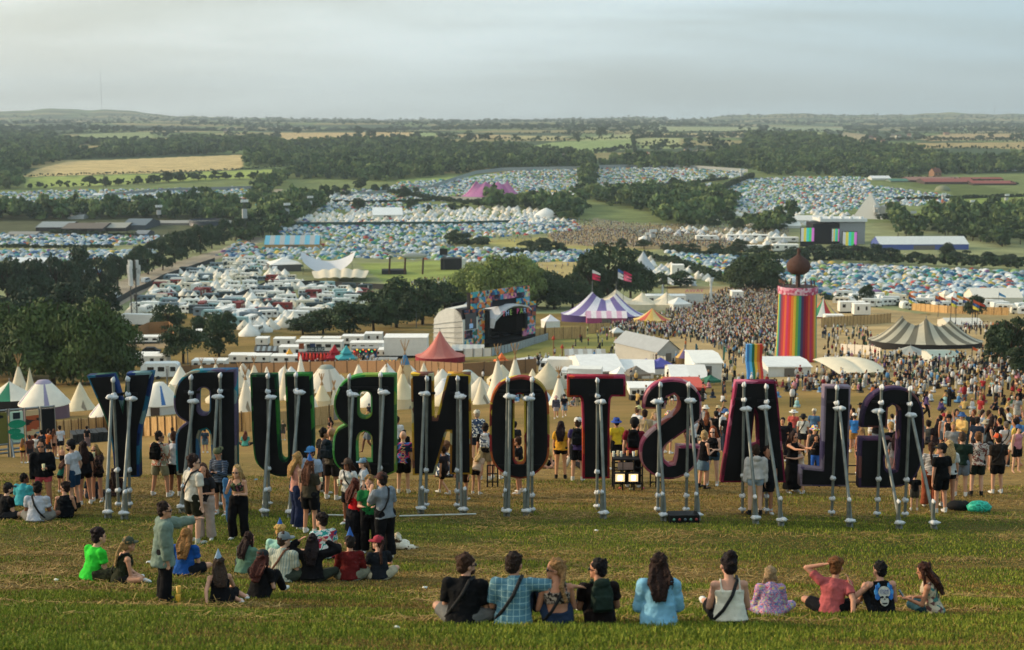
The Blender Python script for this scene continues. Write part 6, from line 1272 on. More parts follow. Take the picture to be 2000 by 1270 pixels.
for x0, x1, y0, y1, l in ((780,930,1012,1008,'thin white pipe lying in the grass in front of letter N'),(640,700,1010,1011,'pale pipe lying behind the standing group')):
    a = ground(x0, y0); b = ground(x1, y1); mb = MB(); mb.tube((0, 0, .05), tuple(b-a+Vector((0, 0, .05))), .02, n=6); tag(mb.obj('ground_pipe', mat('c8ccc4', .5), loc=a), l, 'pipe')
# ------------------------------------------------------------------ people
V3 = lambda *a: np.array(a, float)
def nrm(v): v = np.asarray(v, float); return v/(np.linalg.norm(v)+1e-9)
ARM = {'down': ((.14,.0,-1),(.02,.14,-1)), 'bent': ((.16,.12,-1),(-.38,1,.30)), 'fold': ((.2,.25,-1),(-1,.55,.15)), 'hip': ((.6,-.15,-.8),(-.75,.35,-.6)), 'pocket': ((.35,-.12,-1),(-.15,.35,-1)),
       'raise': ((.5,.3,.75),(-.1,.15,1)), 'face': ((.12,.55,-.65),(-.42,.15,1)), 'head': ((1,.15,.35),(-.75,-.05,.62)), 'reach': ((.05,1,-.12),(-.1,1,.22)), 'lap': ((.22,.35,-1),(-.45,.9,-.2)),
       'knee': ((.3,.65,-.62),(-.05,.9,-.05)), 'back': ((.35,-.55,-.8),(.05,-.35,-1)), 'around': ((1,.2,-.10),(.75,.55,-.02)), 'behind': ((.8,.1,.55),(-.9,-.25,.35)), 'wave': ((.62,.25,-.62),(.32,-.05,1)),
       'phone': ((.18,.45,-.9),(-.3,.85,.42)), 'walkf': ((.1,.35,-1),(.0,.7,-.8)), 'walkb': ((.14,-.35,-1),(.02,-.05,-1))}
def rot_z(v, a): c, s = cos(a), sin(a); return V3(v[0]*c-v[1]*s, v[0]*s+v[1]*c, v[2])
def rig(pose, aL, aR, lean=0., side=0., turn=0., nod=0., female=False, arms=None):
    sit = pose in ('cross', 'knees', 'out', 'side'); P0 = V3(0, 0, .13) if sit else V3(0, 0, .94); J = {'P': P0, 'sit': sit}
    cl, sl_ = cos(lean), sin(lean); cs, ss = cos(side), sin(side)
    def T(v): x, y, z = v; y, z = y*cl+z*sl_, -y*sl_+z*cl; x, z = x*cs+z*ss, -x*ss+z*cs; return P0+V3(x, y, z)
    D = lambda v: nrm(T(v)-P0)
    J['T'] = T; w = .165 if female else .185; J['w'] = w
    J['waist'] = T((0, 0, .17)); J['chest'] = T((0, .005, .32)); J['neck'] = T((0, -.01, .49)); hd = T((0, .02, .628)); J['head'] = hd
    J['turn'] = turn; J['nod'] = nod
    for s, nm, a in ((-1, 'L', aL), (1, 'R', aR)):
        S = T((s*(w-.006), 0, .398)); u, f = ARM[a] if isinstance(a, str) else a
        u = nrm(D((s*u[0], u[1], u[2]))); f = nrm(D((s*f[0], f[1], f[2])))
        E = S+u*.285; Wr = E+f*.255; J['S'+nm] = S; J['E'+nm] = E; J['W'+nm] = Wr; J['f'+nm] = f; J['u'+nm] = u
    for s, nm in ((-1, 'L'), (1, 'R')):
        H = P0+V3(s*.09, 0, -.02 if not sit else -.01)
        if pose == 'stand': K = V3(s*.11, .02, .50); A = V3(s*.125, -.02, .08)
        elif pose == 'wide': K = V3(s*.17, .03, .50); A = V3(s*.22, -.02, .08)
        elif pose == 'walk': K = V3(s*.10, .20 if s > 0 else .05, .51); A = V3(s*.10, .26 if s > 0 else -.27, .09 if s > 0 else .14)
        elif pose == 'contra': K = V3(s*.12, .03 if s < 0 else .12, .50); A = V3(s*.13, -.02 if s < 0 else .04, .08)
        elif pose == 'cross': K = V3(s*.36, .24, .17); A = V3(-s*.06, .36, .07)
        elif pose == 'knees': K = V3(s*.15, .34, .42); A = V3(s*.15, .58, .06)
        elif pose == 'out': K = V3(s*.13, .42, .16); A = V3(s*.14, .82, .06)
        else: K = V3(.18+s*.1, .36, .13+.0*s); A = V3(.40+s*.06, .06+.1*s, .06)
        J['H'+nm] = H; J['K'+nm] = K; J['A'+nm] = A
        fd = nrm(V3(s*.15, 1, 0)) if not sit else (nrm(V3(-s*.6, .5, -.1)) if pose == 'cross' else V3(0, 1, -.12)); J['F'+nm] = A+fd*.15+V3(0, 0, -.04 if not sit else -.01); J['fd'+nm] = fd
    return J
def etube(mb, p0, p1, r0, r1, right=V3(1, 0, 0), n=14):
    d = nrm(np.asarray(p1)-p0); a = nrm(right-d*np.dot(right, d)); b = np.cross(d, a); t = np.arange(n)*2*pi/n
    f = lambda p, r: p+np.cos(t)[:, None]*a*r[0]+np.sin(t)[:, None]*b*r[1]
    v = np.concatenate([f(np.asarray(p0), r0), f(np.asarray(p1), r1)])
    mb.add(v, [(i, (i+1) % n, n+(i+1) % n, n+i) for i in range(n)]+[tuple(range(n-1, -1, -1)), tuple(range(n, 2*n))])
def headM(J):
    return Matrix.Translation(Vector(J['head'])) @ Matrix.Rotation(-J['turn'], 4, 'Z') @ Matrix.Rotation(-J['nod'], 4, 'X') @ Matrix.Scale(1.09, 4)
def b_body(J, hand=True, female=False, fine=True):
    mb = MB(); T = J['T']; w = J['w']
    mb.ball(J['P']+V3(0, 0, .0), (.15, .10, .12)); etube(mb, T((0, 0, .02)), T((0, 0, .18)), (.135, .092), (.118 if female else .134, .085)); etube(mb, T((0, 0, .16)), T((0, .005, .36)), (.125 if female else .14, .09), (w-.005, .11))
    etube(mb, T((0, .005, .34)), T((0, 0, .46)), (w-.003, .108), (.10, .06)); mb.tube(J['SL'], J['SR'], .052, n=10); mb.tube(T((0, -.01, .42)), J['head']+V3(0, -.0, -.03), .056, .052, 10)
    if female: mb.ball(T((-.07, .085, .33)), (.055, .05, .055)); mb.ball(T((.07, .085, .33)), (.055, .05, .055))
    M = headM(J)
    mb.ball((0, -.005, .03), (.076, .096, .10), 14, 10, M=M); mb.ball((0, .025, -.045), (.058, .068, .07), 12, 8, M=M)
    if fine:
        mb.add([(-.014, .085, -.02), (.014, .085, -.02), (0, .118, -.022), (0, .09, .025), (0, .08, -.03)], [(0, 2, 3), (2, 1, 3), (0, 4, 2), (4, 1, 2), (0, 3, 4), (1, 4, 3)], M=M)
        for s in (-1, 1): mb.ball((s*.078, -.005, -.01), (.012, .022, .032), 8, 6, M=M)
        mb.ball((0, .082, -.062), (.024, .012, .010), 8, 5, M=M); mb.ball((0, .072, -.095), (.028, .02, .02), 8, 5, M=M)
    for nm in 'LR':
        S, E, Wr, f = J['S'+nm], J['E'+nm], J['W'+nm], J['f'+nm]; k_ = .88 if female else 1
        mb.ball(S, .062*k_); mb.tube(S, E, .052*k_, .040*k_, 10); mb.ball(E, .041*k_, 8, 6); mb.tube(E, Wr, .041*k_, .027*k_, 10); mb.ball(Wr, .028*k_, 8, 6)
        s = -1 if nm == 'L' else 1; sd_ = nrm(np.cross(f, V3(0, 0, 1)) if abs(f[2]) < .9 else V3(0, 1, 0)); nn = nrm(np.cross(sd_, f))
        if fine and hand:
            etube(mb, Wr, Wr+f*.085, (.030, .017), (.040, .014), sd_, 10)
            for q in range(4):
                b = Wr+f*.08+sd_*(-.030+.020*q); l = (.066, .076, .072, .056)[q]; m1 = b+f*l*.5-nn*.006; e = m1+nrm(f-nn*(.55 if J['sit'] or q else .45))*l*.5
                mb.tube(b, m1, .0098, .0092, 7); mb.ball(m1, .0094, 6, 5); mb.tube(m1, e, .0092, .0072, 7); mb.ball(e, .0074, 6, 5)
            tb = Wr+f*.022-sd_*.026; te = tb+nrm(f*.8-sd_*.9-nn*.3)*.055; mb.tube(tb, te, .013, .010, 7); mb.ball(te, .010, 6, 5); mb.tube(te, te+nrm(f-sd_*.2-nn*.3)*.028, .010, .008, 7)
        else: mb.ball(Wr+f*.07, (.034, .034, .034) if not fine else (.04, .02, .06), 8, 6); mb.tube(Wr, Wr+f*.13, .026, .018, 6)
        H, K, A = J['H'+nm], J['K'+nm], J['A'+nm]
        mb.ball(H, .092, 10, 7); mb.tube(H, K, .088, .056, 12); mb.ball(K, .057, 10, 7); m1 = K*.7+A*.3; mb.tube(K, m1, .054, .055, 10); mb.ball(m1, .054, 8, 6); mb.tube(m1, A, .054, .036, 10); mb.ball(A, .040, 8, 6)
        mb.tube(A, J['F'+nm], .034, .03, 8)
    return mb
def inter(a, b, t): return a+(b-a)*t
def b_top(J, kind, female):
    mb = MB(); T = J['T']; w = J['w']; g_ = {'tee': .016, 'long': .016, 'shirt': .026, 'jacket': .034, 'hoodie': .032, 'dress': .016, 'tank': .014, 'crop': .012, 'cami': .014, 'over': .05}.get(kind, .02)
    lo = {'crop': .20, 'cami': -.02, 'jacket': -.06, 'over': -.26, 'hoodie': -.04, 'shirt': -.10, 'dress': -.12}.get(kind, -.07)
    if J['sit'] and kind not in ('crop',): lo = max(lo, -.08)
    strap = kind in ('cami', 'crop')
    if not strap or lo < .1: etube(mb, T((0, 0, lo)), T((0, 0, .17)), (.186+g_*1.3, .136+g_*1.2), (.148+g_, .104+g_))
    etube(mb, T((0, 0, .155 if lo < .1 else lo)), T((0, .005, .34)), (.135+g_, .093+g_), (w+g_*.6, .112+g_))
    if female and kind != 'jacket': mb.ball(T((-.07, .088, .33)), (.06+g_*.5, .05+g_*.6, .06)); mb.ball(T((.07, .088, .33)), (.06+g_*.5, .05+g_*.6, .06))
    if strap:
        for s in (-1, 1): mb.tube(T((s*.10, -.10, .31)), T((s*.105, -.03, .475)), .014, n=8); mb.tube(T((s*.105, -.03, .475)), T((s*.085, .10, .36)), .014, n=8)
        return mb
    etube(mb, T((0, .005, .335)), T((0, 0, .465)), (w+g_*.6, .112+g_), (.095+g_, .062+g_*.8))
    if kind in ('tank', 'dress'):
        mb.tube(inter(J['SL'], J['SR'], .16), inter(J['SL'], J['SR'], .84), .052+g_, n=12); return mb
    mb.tube(J['SL'], J['SR'], .054+g_, n=12)
    if kind in ('hoodie',): mb.ball(T((0, -.10, .47)), (.11, .07, .07), 12, 8)
    if kind in ('shirt', 'over', 'jacket'): etube(mb, T((0, -.01, .45)), T((0, -.01, .50)), (.075, .072), (.068, .066))
    tl = {'tee': (.62, None), 'shirt': (.80, None)}.get(kind, (1, .97))
    if kind == 'shirt' and female: tl = (1, .97)
    for nm in 'LR':
        S, E, Wr = J['S'+nm], J['E'+nm], J['W'+nm]; mb.ball(S, .064+g_, 10, 8)
        mb.tube(S, inter(S, E, tl[0]), .060+g_, (.056 if tl[1] is None else .046)+g_, 12)
        if tl[1]: mb.ball(E, .046+g_, 10, 7); mb.tube(E, inter(E, Wr, tl[1]), .046+g_, .034+g_*.7, 12)
    return mb
def b_bottom(J, kind, female):
    mb = MB(); T = J['T']; g_ = {'shorts': .028, 'trousers': .02, 'wide': .04, 'jeans': .014, 'minishorts': .016}.get(kind, .02)
    etube(mb, J['P']+V3(0, 0, -.10 if not J['sit'] else -.09), T((0, 0, .10)), (.16+g_, .115+g_), (.146+g_*.4, .102+g_*.4))
    if kind in ('skirt', 'longskirt'):
        if J['sit']: 
            for nm in 'LR': mb.tube(J['H'+nm], inter(J['H'+nm], J['K'+nm], 1), .12, .11, 12)
        else: etube(mb, J['P']+V3(0, 0, .05), J['P']+V3(0, .0, -.36 if kind == 'skirt' else -.80), (.165, .125), (.21 if kind == 'skirt' else .27, .17 if kind == 'skirt' else .22))
        return mb
    t = {'shorts': .80, 'minishorts': .42}.get(kind)
    for nm in 'LR':
        H, K, A = J['H'+nm], J['K'+nm], J['A'+nm]; mb.ball(H, .094+g_, 10, 8)
        if t: mb.tube(H, inter(H, K, t), .092+g_, .070+g_, 12)
        else:
            mb.tube(H, K, .090+g_, .058+g_, 12); mb.ball(K, .060+g_, 10, 8); mb.tube(K, inter(K, A, .98), .060+g_, (.042+g_) if kind != 'wide' else .10, 12)
    return mb
def b_hair(J, kind, hat):
    mb = MB(); M = headM(J); T = J['T']
    if kind == 'bald': return None
    mb.ball((0, -.018, .045), (.086, .098, .098), 14, 10, M=M); mb.ball((0, -.05, -.01), (.078, .062, .085), 12, 8, M=M)
    if kind == 'curly':
        for k_ in range(26):
            a = random.uniform(0, 6.28); p = random.uniform(.0, 1.3); x, y, z = .095*cos(a)*sin(p), .10*sin(a)*sin(p)-.02, .10*cos(p)+.045; mb.ball((x, y if y < .05 else .045, z), .032, 7, 5, M=M)
    if kind == 'afro': mb.ball((0, -.02, .06), (.115, .115, .11), 12, 9, M=M)
    if kind == 'bun': mb.ball((0, -.06, .15), (.05, .05, .045), 10, 8, M=M, noise=.1)
    if kind in ('pony', 'braid'): 
        mb.tube((M @ Vector((0, -.10, .05))), T((.03 if kind == 'braid' else 0, -.16, .40)), .034, .03, 10); 
        for k_ in range(5): mb.ball(T((.02+.015*k_*(kind == 'braid'), -.15, .42-.045*k_)), (.03, .028, .035), 8, 6)
    if kind == 'plaits':
        for s in (-1, 1):
            for k_ in range(4): mb.ball(tuple(M @ Vector((s*(.075+.01*k_), -.05, -.03-.04*k_))), (.03, .03, .03), 8, 6)
    if kind in ('short', 'bun', 'pony', 'long', 'bob', 'braid', 'plaits'):
        for k_ in range(34):
            a = random.uniform(0, 6.28); p = random.uniform(0, 1.45); x, y, z = .084*cos(a)*sin(p), .094*sin(a)*sin(p)-.02, .094*cos(p)+.048; q = random.uniform(.85, 1.12)
            if y < .06: mb.ball((x*q, y*q, z*q), .017, 6, 4, M=M)
    if kind in ('long', 'longcurly', 'bob'):
        L_ = .20 if kind == 'bob' else .42; hd = J['head']; b0 = np.array(M @ Vector((0, -.045, .0))); e = T((0, -.185, .64-L_)) if kind != 'bob' else np.array(M @ Vector((0, -.04, -.10)))
        etube(mb, b0, inter(b0, e, .45), (.084, .052), (.088, .042)); etube(mb, inter(b0, e, .42), e, (.088, .042), (.066, .024))
        for k_ in range(30 if kind != 'bob' else 12):
            u = random.uniform(-1, 1); p0 = np.array(M @ Vector((u*.08, -.07, random.uniform(-.02, .06)))); p1 = e+V3(u*random.uniform(.06, .12), random.uniform(-.03, .03), random.uniform(-.05, .12)); pm = inter(p0, p1, .5)+V3(u*.05, -.03, 0); mb.tube(p0, pm, .014, .012, 5); mb.tube(pm, p1, .012, .005, 5)
        for s in (-1, 1):
            p0 = np.array(M @ Vector((s*.07, .01, .02))); p1 = T((s*.105, .03 if kind == 'long' else -.02, .64-L_*.75)) if kind != 'bob' else np.array(M @ Vector((s*.08, .01, -.10))); mb.tube(p0, p1, .032, .022, 8)
        if kind == 'longcurly':
            for k_ in range(22): t = random.random(); p = inter(b0, e, t)+V3(random.uniform(-.1, .1), random.uniform(-.05, .02), 0); mb.ball(p, .035, 7, 5)
    return mb
def b_hat(J, kind):
    mb = MB(); M = headM(J)
    if kind in ('cap', 'capback'):
        s = 1 if kind == 'cap' else -1; mb.lathe([(.097, .045), (.096, .085), (.078, .125), (.04, .148), (.001, .155)], 18); 
        t = [(-.075, .06*s), (.075, .06*s), (.07, .135*s), (.035, .168*s), (-.035, .168*s), (-.07, .135*s)]
        v = [(x, y, .058-abs(x)*.12) for x, y in t]+[(x, y, .046-abs(x)*.12) for x, y in t]; mb.add(v, [(0, 1, 2, 3, 4, 5), (11, 10, 9, 8, 7, 6)]+[(i, (i+1) % 6, (i+1) % 6+6, i+6) for i in range(6)])
    elif kind == 'bucket': mb.lathe([(.165, .015), (.16, .028), (.10, .065), (.088, .13), (.06, .148), (.001, .15)], 20); mb.lathe([(.165, .015), (.095, .05)], 20)
    elif kind == 'sun': mb.lathe([(.20, .04), (.105, .06), (.095, .13), (.001, .15)], 22); mb.lathe([(.20, .04), (.1, .05)], 22)
    elif kind == 'beanie': mb.lathe([(.099, .01), (.102, .04), (.095, .10), (.05, .155), (.001, .165)], 18)
    elif kind == 'party': mb.lathe([(.062, .115), (.03, .21), (.002, .29)], 14)
    mb2 = MB(); mb2.v = []
    for v, in zip(mb.v): pass
    Mn = np.array(M); mb.v = [v@Mn[:3, :3].T+Mn[:3, 3]+Mn[:3, 1]*-.01 for v in mb.v]
    return mb
JOBS = []
def job(mb, voxel, disp, name, obj, smooth=3, mats=None, dscale=.12):
    """queue a lump of overlapping pieces to be fused into one continuous skin"""
    JOBS.append((mb, voxel, disp, name, obj, smooth, mats or [], dscale))
def run_jobs():
    tex = {}
    for i0 in range(0, len(JOBS), 60):
        batch = JOBS[i0:i0+60]; obs = []
        for mb, vx, dp, nm, ob, sm, mats, ds in batch:
            me = mb.mesh(nm, []); o = bpy.data.objects.new('w', me); TMP.collection.objects.link(o)
            r_ = o.modifiers.new('r', 'REMESH'); r_.mode = 'VOXEL'; r_.voxel_size = vx; r_.use_smooth_shade = True
            if sm: s_ = o.modifiers.new('s', 'SMOOTH'); s_.iterations = sm; s_.factor = .5
            if dp:
                if ds not in tex: t = bpy.data.textures.new('folds', 'CLOUDS'); t.noise_scale = ds; t.noise_depth = 2; tex[ds] = t
                d_ = o.modifiers.new('d', 'DISPLACE'); d_.texture = tex[ds]; d_.strength = dp; d_.mid_level = .5
            obs.append(o)
        for (mb, vx, dp, nm, ob, sm, mats, ds), me in zip(batch, tmp_eval(obs)):
            me.name = nm; me.materials.clear()
            for m_ in mats: me.materials.append(m_)
            me.polygons.foreach_set('use_smooth', np.ones(len(me.polygons), bool)); ob.data = me
            for c in SHARE.get(ob.name, []): c.data = me
    JOBS.clear()
SHARE = {}
dummy = bpy.data.meshes.new('pending')
SKIN = ['c99a7e', 'b98468', 'd2a68c', 'a8745a', 'c08c70']
def pat(name):
    if name in MATS: return MATS[name]
    if name == 'check':
        m, nt, b = newmat('checked_cloth'); b.inputs['Roughness'].default_value = .9; tc = N(nt, 'ShaderNodeTexCoord'); sp = N(nt, 'ShaderNodeSeparateXYZ'); nt.links.new(tc.outputs['Object'], sp.inputs[0]); prev = None
        for ax in (0, 2):
            a = N(nt, 'ShaderNodeMath', operation='MULTIPLY'); a.inputs[1].default_value = 15; nt.links.new(sp.outputs[ax], a.inputs[0]); f = N(nt, 'ShaderNodeMath', operation='FRACT'); nt.links.new(a.outputs[0], f.inputs[0])
            l = N(nt, 'ShaderNodeMath', operation='LESS_THAN'); l.inputs[1].default_value = .10; nt.links.new(f.outputs[0], l.inputs[0])
            if prev is None: prev = l
            else: mx_ = N(nt, 'ShaderNodeMath', operation='MAXIMUM'); nt.links.new(prev.outputs[0], mx_.inputs[0]); nt.links.new(l.outputs[0], mx_.inputs[1]); prev = mx_
        x = N(nt, 'ShaderNodeMix', data_type='RGBA'); x.inputs[6].default_value = (*lin('4a7688'), 1); x.inputs[7].default_value = (*lin('8fb0b4'), 1); nt.links.new(prev.outputs[0], x.inputs[0]); nt.links.new(x.outputs[2], b.inputs['Base Color'])
    elif name[:7] == 'stripes' or name[:8] == 'vstripes':
        v_ = name[0] == 'v'; cols = name.split(':')[1].split(','); m, nt, b = newmat('striped_cloth'); b.inputs['Roughness'].default_value = .9; tc = N(nt, 'ShaderNodeTexCoord'); sp = N(nt, 'ShaderNodeSeparateXYZ'); nt.links.new(tc.outputs['Object'], sp.inputs[0])
        a = N(nt, 'ShaderNodeMath', operation='MULTIPLY'); a.inputs[1].default_value = 26; nt.links.new(sp.outputs[0 if v_ else 2], a.inputs[0]); f = N(nt, 'ShaderNodeMath', operation='FRACT'); nt.links.new(a.outputs[0], f.inputs[0])
        l = N(nt, 'ShaderNodeMath', operation='LESS_THAN'); l.inputs[1].default_value = .35; nt.links.new(f.outputs[0], l.inputs[0]); x = N(nt, 'ShaderNodeMix', data_type='RGBA'); x.inputs[6].default_value = (*lin(cols[0]), 1); x.inputs[7].default_value = (*lin(cols[1]), 1); nt.links.new(l.outputs[0], x.inputs[0]); nt.links.new(x.outputs[2], b.inputs['Base Color'])
    else:
        P = {'floral': (['b8587a', 'd0a0b0', '5a7ab0', 'c87090', '8fb8c8', 'd8b060'], 16, 'noise'), 'camo': (['2a2a1e', '3f402c', '54563c'], 8, 'noise'), 'hawaii': (['2f3f5a', 'd8d8d0', '4a5a70'], 22, 'voronoi'), 'leafshirt': (['8a8078', 'b8b0a8', '6a3a34', 'a09890'], 9, 'noise'),
             'zebra': (['2a2422', '9a8a7e', '2a2422', 'a89888'], 14, 'noise'), 'rainbow': (['d04a6a', 'e0c040', '4a90c0', 'e8e0d0', '50a060'], 16, 'voronoi'), 'jersey': (['d8dcd8', 'd8dcd8', '2f9a94', 'd8dcd8', 'b0344a', '2f5a9a'], 5, 'noise'), 'browncoat': (['2a201e', '4a3430', '1e1a1a', '5a3e34'], 9, 'noise'),
             'crochet': (['b8a890', 'c8bca4', '6a4a4a', 'a89a80', '4a7a74'], 18, 'voronoi'), 'scarf': (['c8c8c8', '5a6474', 'd0d0cc'], 20, 'voronoi'), 'wings': (['1f2a4a', '1f2a4a', 'c83a6a', '3a6ab0', '1a2240'], 6, 'noise'), 'creamfloral': (['c8c0ae', 'd0c8b8', 'a8604a', 'c8c0ae'], 10, 'noise'), 'tie': (['8a5a6a', '2a2426', '5a6a4a'], 12, 'noise')}[name]
        m = mat_palette(name+'_cloth', P[0], P[1], .9, .3, kind=P[2])
    MATS[name] = m; return m
def clothmat(c): return (M_cloth, lin(c)) if len(c) == 6 and all(ch in '0123456789abcdef' for ch in c) else (pat(c), None)
def person(px, py, h, face, pose, top, bot, hair, label, hat=None, aL='down', aR='down', head=0, lean=.05, side=0., skin=None, f=False, shoes='d8d8d4', ex='', vox=.014, group=None, fine=True, nod=0., kid=False):
    g = ground(px, py); m = mpp(g); sit = pose in ('cross', 'knees', 'out', 'side'); sc = h*m/(.885 if sit else 1.78)
    if sit and lean == .05: lean = .25
    J = rig(pose, aL, aR, lean, side, radians(head), nod, f)
    e = empty('person', g, -radians(face), label, 'person', group, scale=sc); e.scale = (sc*(1.09 if sit else 1.03), sc*(1.05 if sit else 1.02), sc); e.location.z -= .015*(2 if sit else 1)
    sk = lin(skin or random.choice(SKIN)); vv = vox/sc if sc < .8 else vox
    def part(name, mb, mt, col, disp=0., sm=3, v=vv, ds=.12):
        o = link(name, dummy, e, color=col or (1, 1, 1)); job(mb, v, disp, name, o, sm, [mt], ds); return o
    part('body', b_body(J, fine=fine, female=f, hand=fine), M_skin, sk, v=vv*.8 if fine else vv, sm=2)
    if top and top[0] != 'none': mt, c = clothmat(top[1]); part('top', b_top(J, top[0], f), mt, c, .045 if top[0] not in ('crop', 'cami', 'dress') else .02, ds=.16)
    if bot: mt, c = clothmat(bot[1]); part(bot[0].replace('mini', '').replace('wide', 'trousers').replace('longskirt', 'skirt'), b_bottom(J, bot[0], f), mt, c, .03, ds=.18)
    if top and top[0] == 'dress': mt, c = clothmat(top[1]); part('skirt', b_bottom(J, 'longskirt' if 'maxi' in ex else 'skirt', f), mt, c, .03)
    hm = b_hair(J, hair[0], hat)
    if hm: part('hair', hm, M_hair, lin(hair[1]), .022, sm=1, ds=.04)
    if hat: o = b_hat(J, hat[0]).obj('hat', [clothmat(hat[1])[0] if len(hat[1]) != 6 else mat(hat[1], .8, var=.1)], e)
    if hat and 'rim' in ex: pass
    for nm in 'LR':
        mb = MB(); A_, Fd = J['A'+nm], J['fd'+nm]; c_ = A_+Fd*.05+V3(0, 0, -.035 if not sit else -.005); M = Matrix.Translation(Vector(c_)) @ Vector(Fd).to_track_quat('Y', 'Z').to_matrix().to_4x4(); mb.ball((0, .02, 0), (.045, .135, .04), 10, 7, M=M); mb.tube(A_+V3(0, 0, .07 if not sit else .0), A_+V3(0, 0, -.02), .046, .046, 8); mb.obj('shoe', [mat(shoes, .6, var=.1)], e)
    M = headM(J)
    if 'glasses' in ex:
        mb = MB()
        for s in (-1, 1): mb.ball((s*.034, .086, .004), (.028, .012, .019), 8, 6, M=M); mb.tube(tuple(M @ Vector((s*.06, .075, .01))), tuple(M @ Vector((s*.084, -.01, .008))), .005, n=5)
        mb.tube(tuple(M @ Vector((-.02, .095, .01))), tuple(M @ Vector((.02, .095, .01))), .005, n=5); mb.obj('sunglasses', mat('0c0c10', .2, spec=.6, var=0), e)
    elif fine and vox < .02:
        for s in (-1, 1): mb = MB(); mb.ball((s*.032, .083, .004), (.012, .008, .008), 8, 6, M=M); mb.obj('eye', mat('1a1412', .3, var=0), e)
    if 'beard' in ex: mb = MB(); mb.ball((0, .035, -.07), (.06, .062, .05), 12, 8, M=M); job(mb, .012, .02, 'beard', link('beard', dummy, e, color=lin(hair[1])), 1, [M_hair], .03)
    T = J['T']
    if 'strap' in ex:
        c = '16171a' if 'straplight' not in ex else '6a4634'; s = -1 if 'strapR' in ex else 1; w = J['w']+.05; pts_ = [T((s*.09, .03, .50)), T((s*.07, -.10, .46)), T((s*.0, -.155, .28)), T((-s*.10, -.15, .12)), T((-s*.19, -.06, .0)), T((-s*.15, .12, .05)), T((0, .165, .28)), T((s*.09, .08, .47))]
        mb = MB()
        for a, b in zip(pts_[:-1], pts_[1:]): etube(mb, a, b, (.020, .012), (.020, .012), np.cross(nrm(b-a), T((0, 1, 0))-J['P']), 8)
        mb.obj('bag_strap', mat(c, .7), e)
    if 'apron' in ex: pass
    if 'cloth' in ex:   # jacket or cloth knotted round the hips
        mb = MB(); etube(mb, J['P']+V3(0, -.01, .10), J['P']+V3(0, -.04, -.42), (.19, .15), (.22, .17)); c = ex.split('cloth:')[1].split()[0]; job(mb, .02, .05, 'tied_jacket', link('tied_jacket', dummy, e, color=lin(c)), 2, [M_cloth], .12)
    rw = Matrix.Translation(e.location) @ Matrix.Rotation(-radians(face), 4, 'Z') @ Matrix.Scale(sc, 4)
    if 'pack:' in ex:
        c = ex.split('pack:')[1].split()[0]; b = MB(); b.ball((0, 0, 0), (.155, .085, .22), 14, 10); b.box(-.13, -.07, -.2, .13, .06, .12); b.box(-.11, -.12, -.17, .11, -.05, .0); b.ball((0, -.02, .17), (.12, .08, .07), 12, 8)
        for s in (-1, 1): b.tube((s*.10, .06, .18), (s*.11, .12, .22), .022, n=7); b.tube((s*.11, .12, .22), (s*.12, .24, .10), .022, n=7); b.tube((s*.12, .24, .10), (s*.13, .08, -.15), .018, n=7)
        q = rw @ Vector(T((0, -.195, .29))); o = link('backpack', dummy, color=lin(c) if len(c) == 6 else (1, 1, 1)); o.location = q; o.rotation_euler = (-lean, 0, -radians(face)); o.scale = (sc,)*3; job(b, .015, .02, 'backpack', o, 2, [M_cloth if len(c) == 6 else pat(c)], .08)
        own = PACKN.pop(0) if PACKN else 'person near the letters'; tag(o, f'backpack worn by the {own}', 'backpack')
    hand = lambda nm: rw @ Vector(J['W'+nm]+J['f'+nm]*.09)
    if 'cup' in ex: q = hand('R' if 'cupR' in ex else 'L'); cup(q-Vector((0, 0, .05)), 'drink cup held by the '+CUPN.pop(0), 'd8cfa0' if random.random() < .5 else 'e6e4dc', .15)
    if 'phone' in ex: q = hand('L'); mb = MB(); mb.box(-.037, -.006, -.05, .037, .006, .1); o = mb.obj('phone', mat('202a38', .25, var=0), loc=q); o.rotation_euler = (radians(-35), 0, -radians(face)); tag(o, 'mobile phone held by the '+PHON.pop(0), 'phone')
    return e, J, rw
PACKN = ['seated man in the dark top furthest right of the four', 'man in the beige flowered tee by letter Y', 'grey shirted man between letters U and B', 'person left of letter O with black and white pack', 'man in the purple striped jersey', 'man in maroon sleeves by letter S']
CUPN = ['man in the black jacket and pink shorts', 'blonde woman in the brown coat', 'woman with the scarf under letter B', 'long haired woman in the olive tee']
PHON = ['woman sitting alone at the far right', 'man in the navy striped jumper', 'woman in the black dress behind letter A']
DK = '2a1d18'; BR = '4a2f22'; BL = 'a8855a'; BK = '141114'; GI = '8a4526'
S_ = 'cross'; r = {}
PP = person
# ---- front row, backs to the camera
PP(905,1222,142,12,'cross',('shirt','121316'),('shorts','6a6a68'),('short','3a261c'),'broad man in black shirt sitting at the left end of the front row',None,'lap','lap',50,skin='c09078',ex='glasses beard strap',vox=.012)
PP(1003,1224,146,3,'knees',('shirt','check'),('jeans','25303f'),('short',DK),'seated man in the blue checked shirt with his arm round the next woman',None,'lap','around',25,ex='strap',vox=.012)
PP(1090,1224,134,350,'knees',('crop','zebra'),('jeans','26344a'),('braid','8a6844'),'seated woman with bare back, long braid and zebra top',None,'lap','lap',-75,skin='b88064',f=True,ex='glasses strap',vox=.012)
PP(1172,1220,130,352,'knees',('tee','1d1717'),('jeans','1c1e24'),('short',BK),'seated man in dark top wearing a dark green backpack',None,'lap','lap',-58,ex='glasses pack:22302a',vox=.012)
PP(1287,1224,144,2,'out',('shirt','7fb4d0'),('trousers','b0a88a'),('long','2c1c18'),'woman with long straight brown hair and pale blue shirt sitting alone',None,'lap','lap',0,f=True,vox=.012)
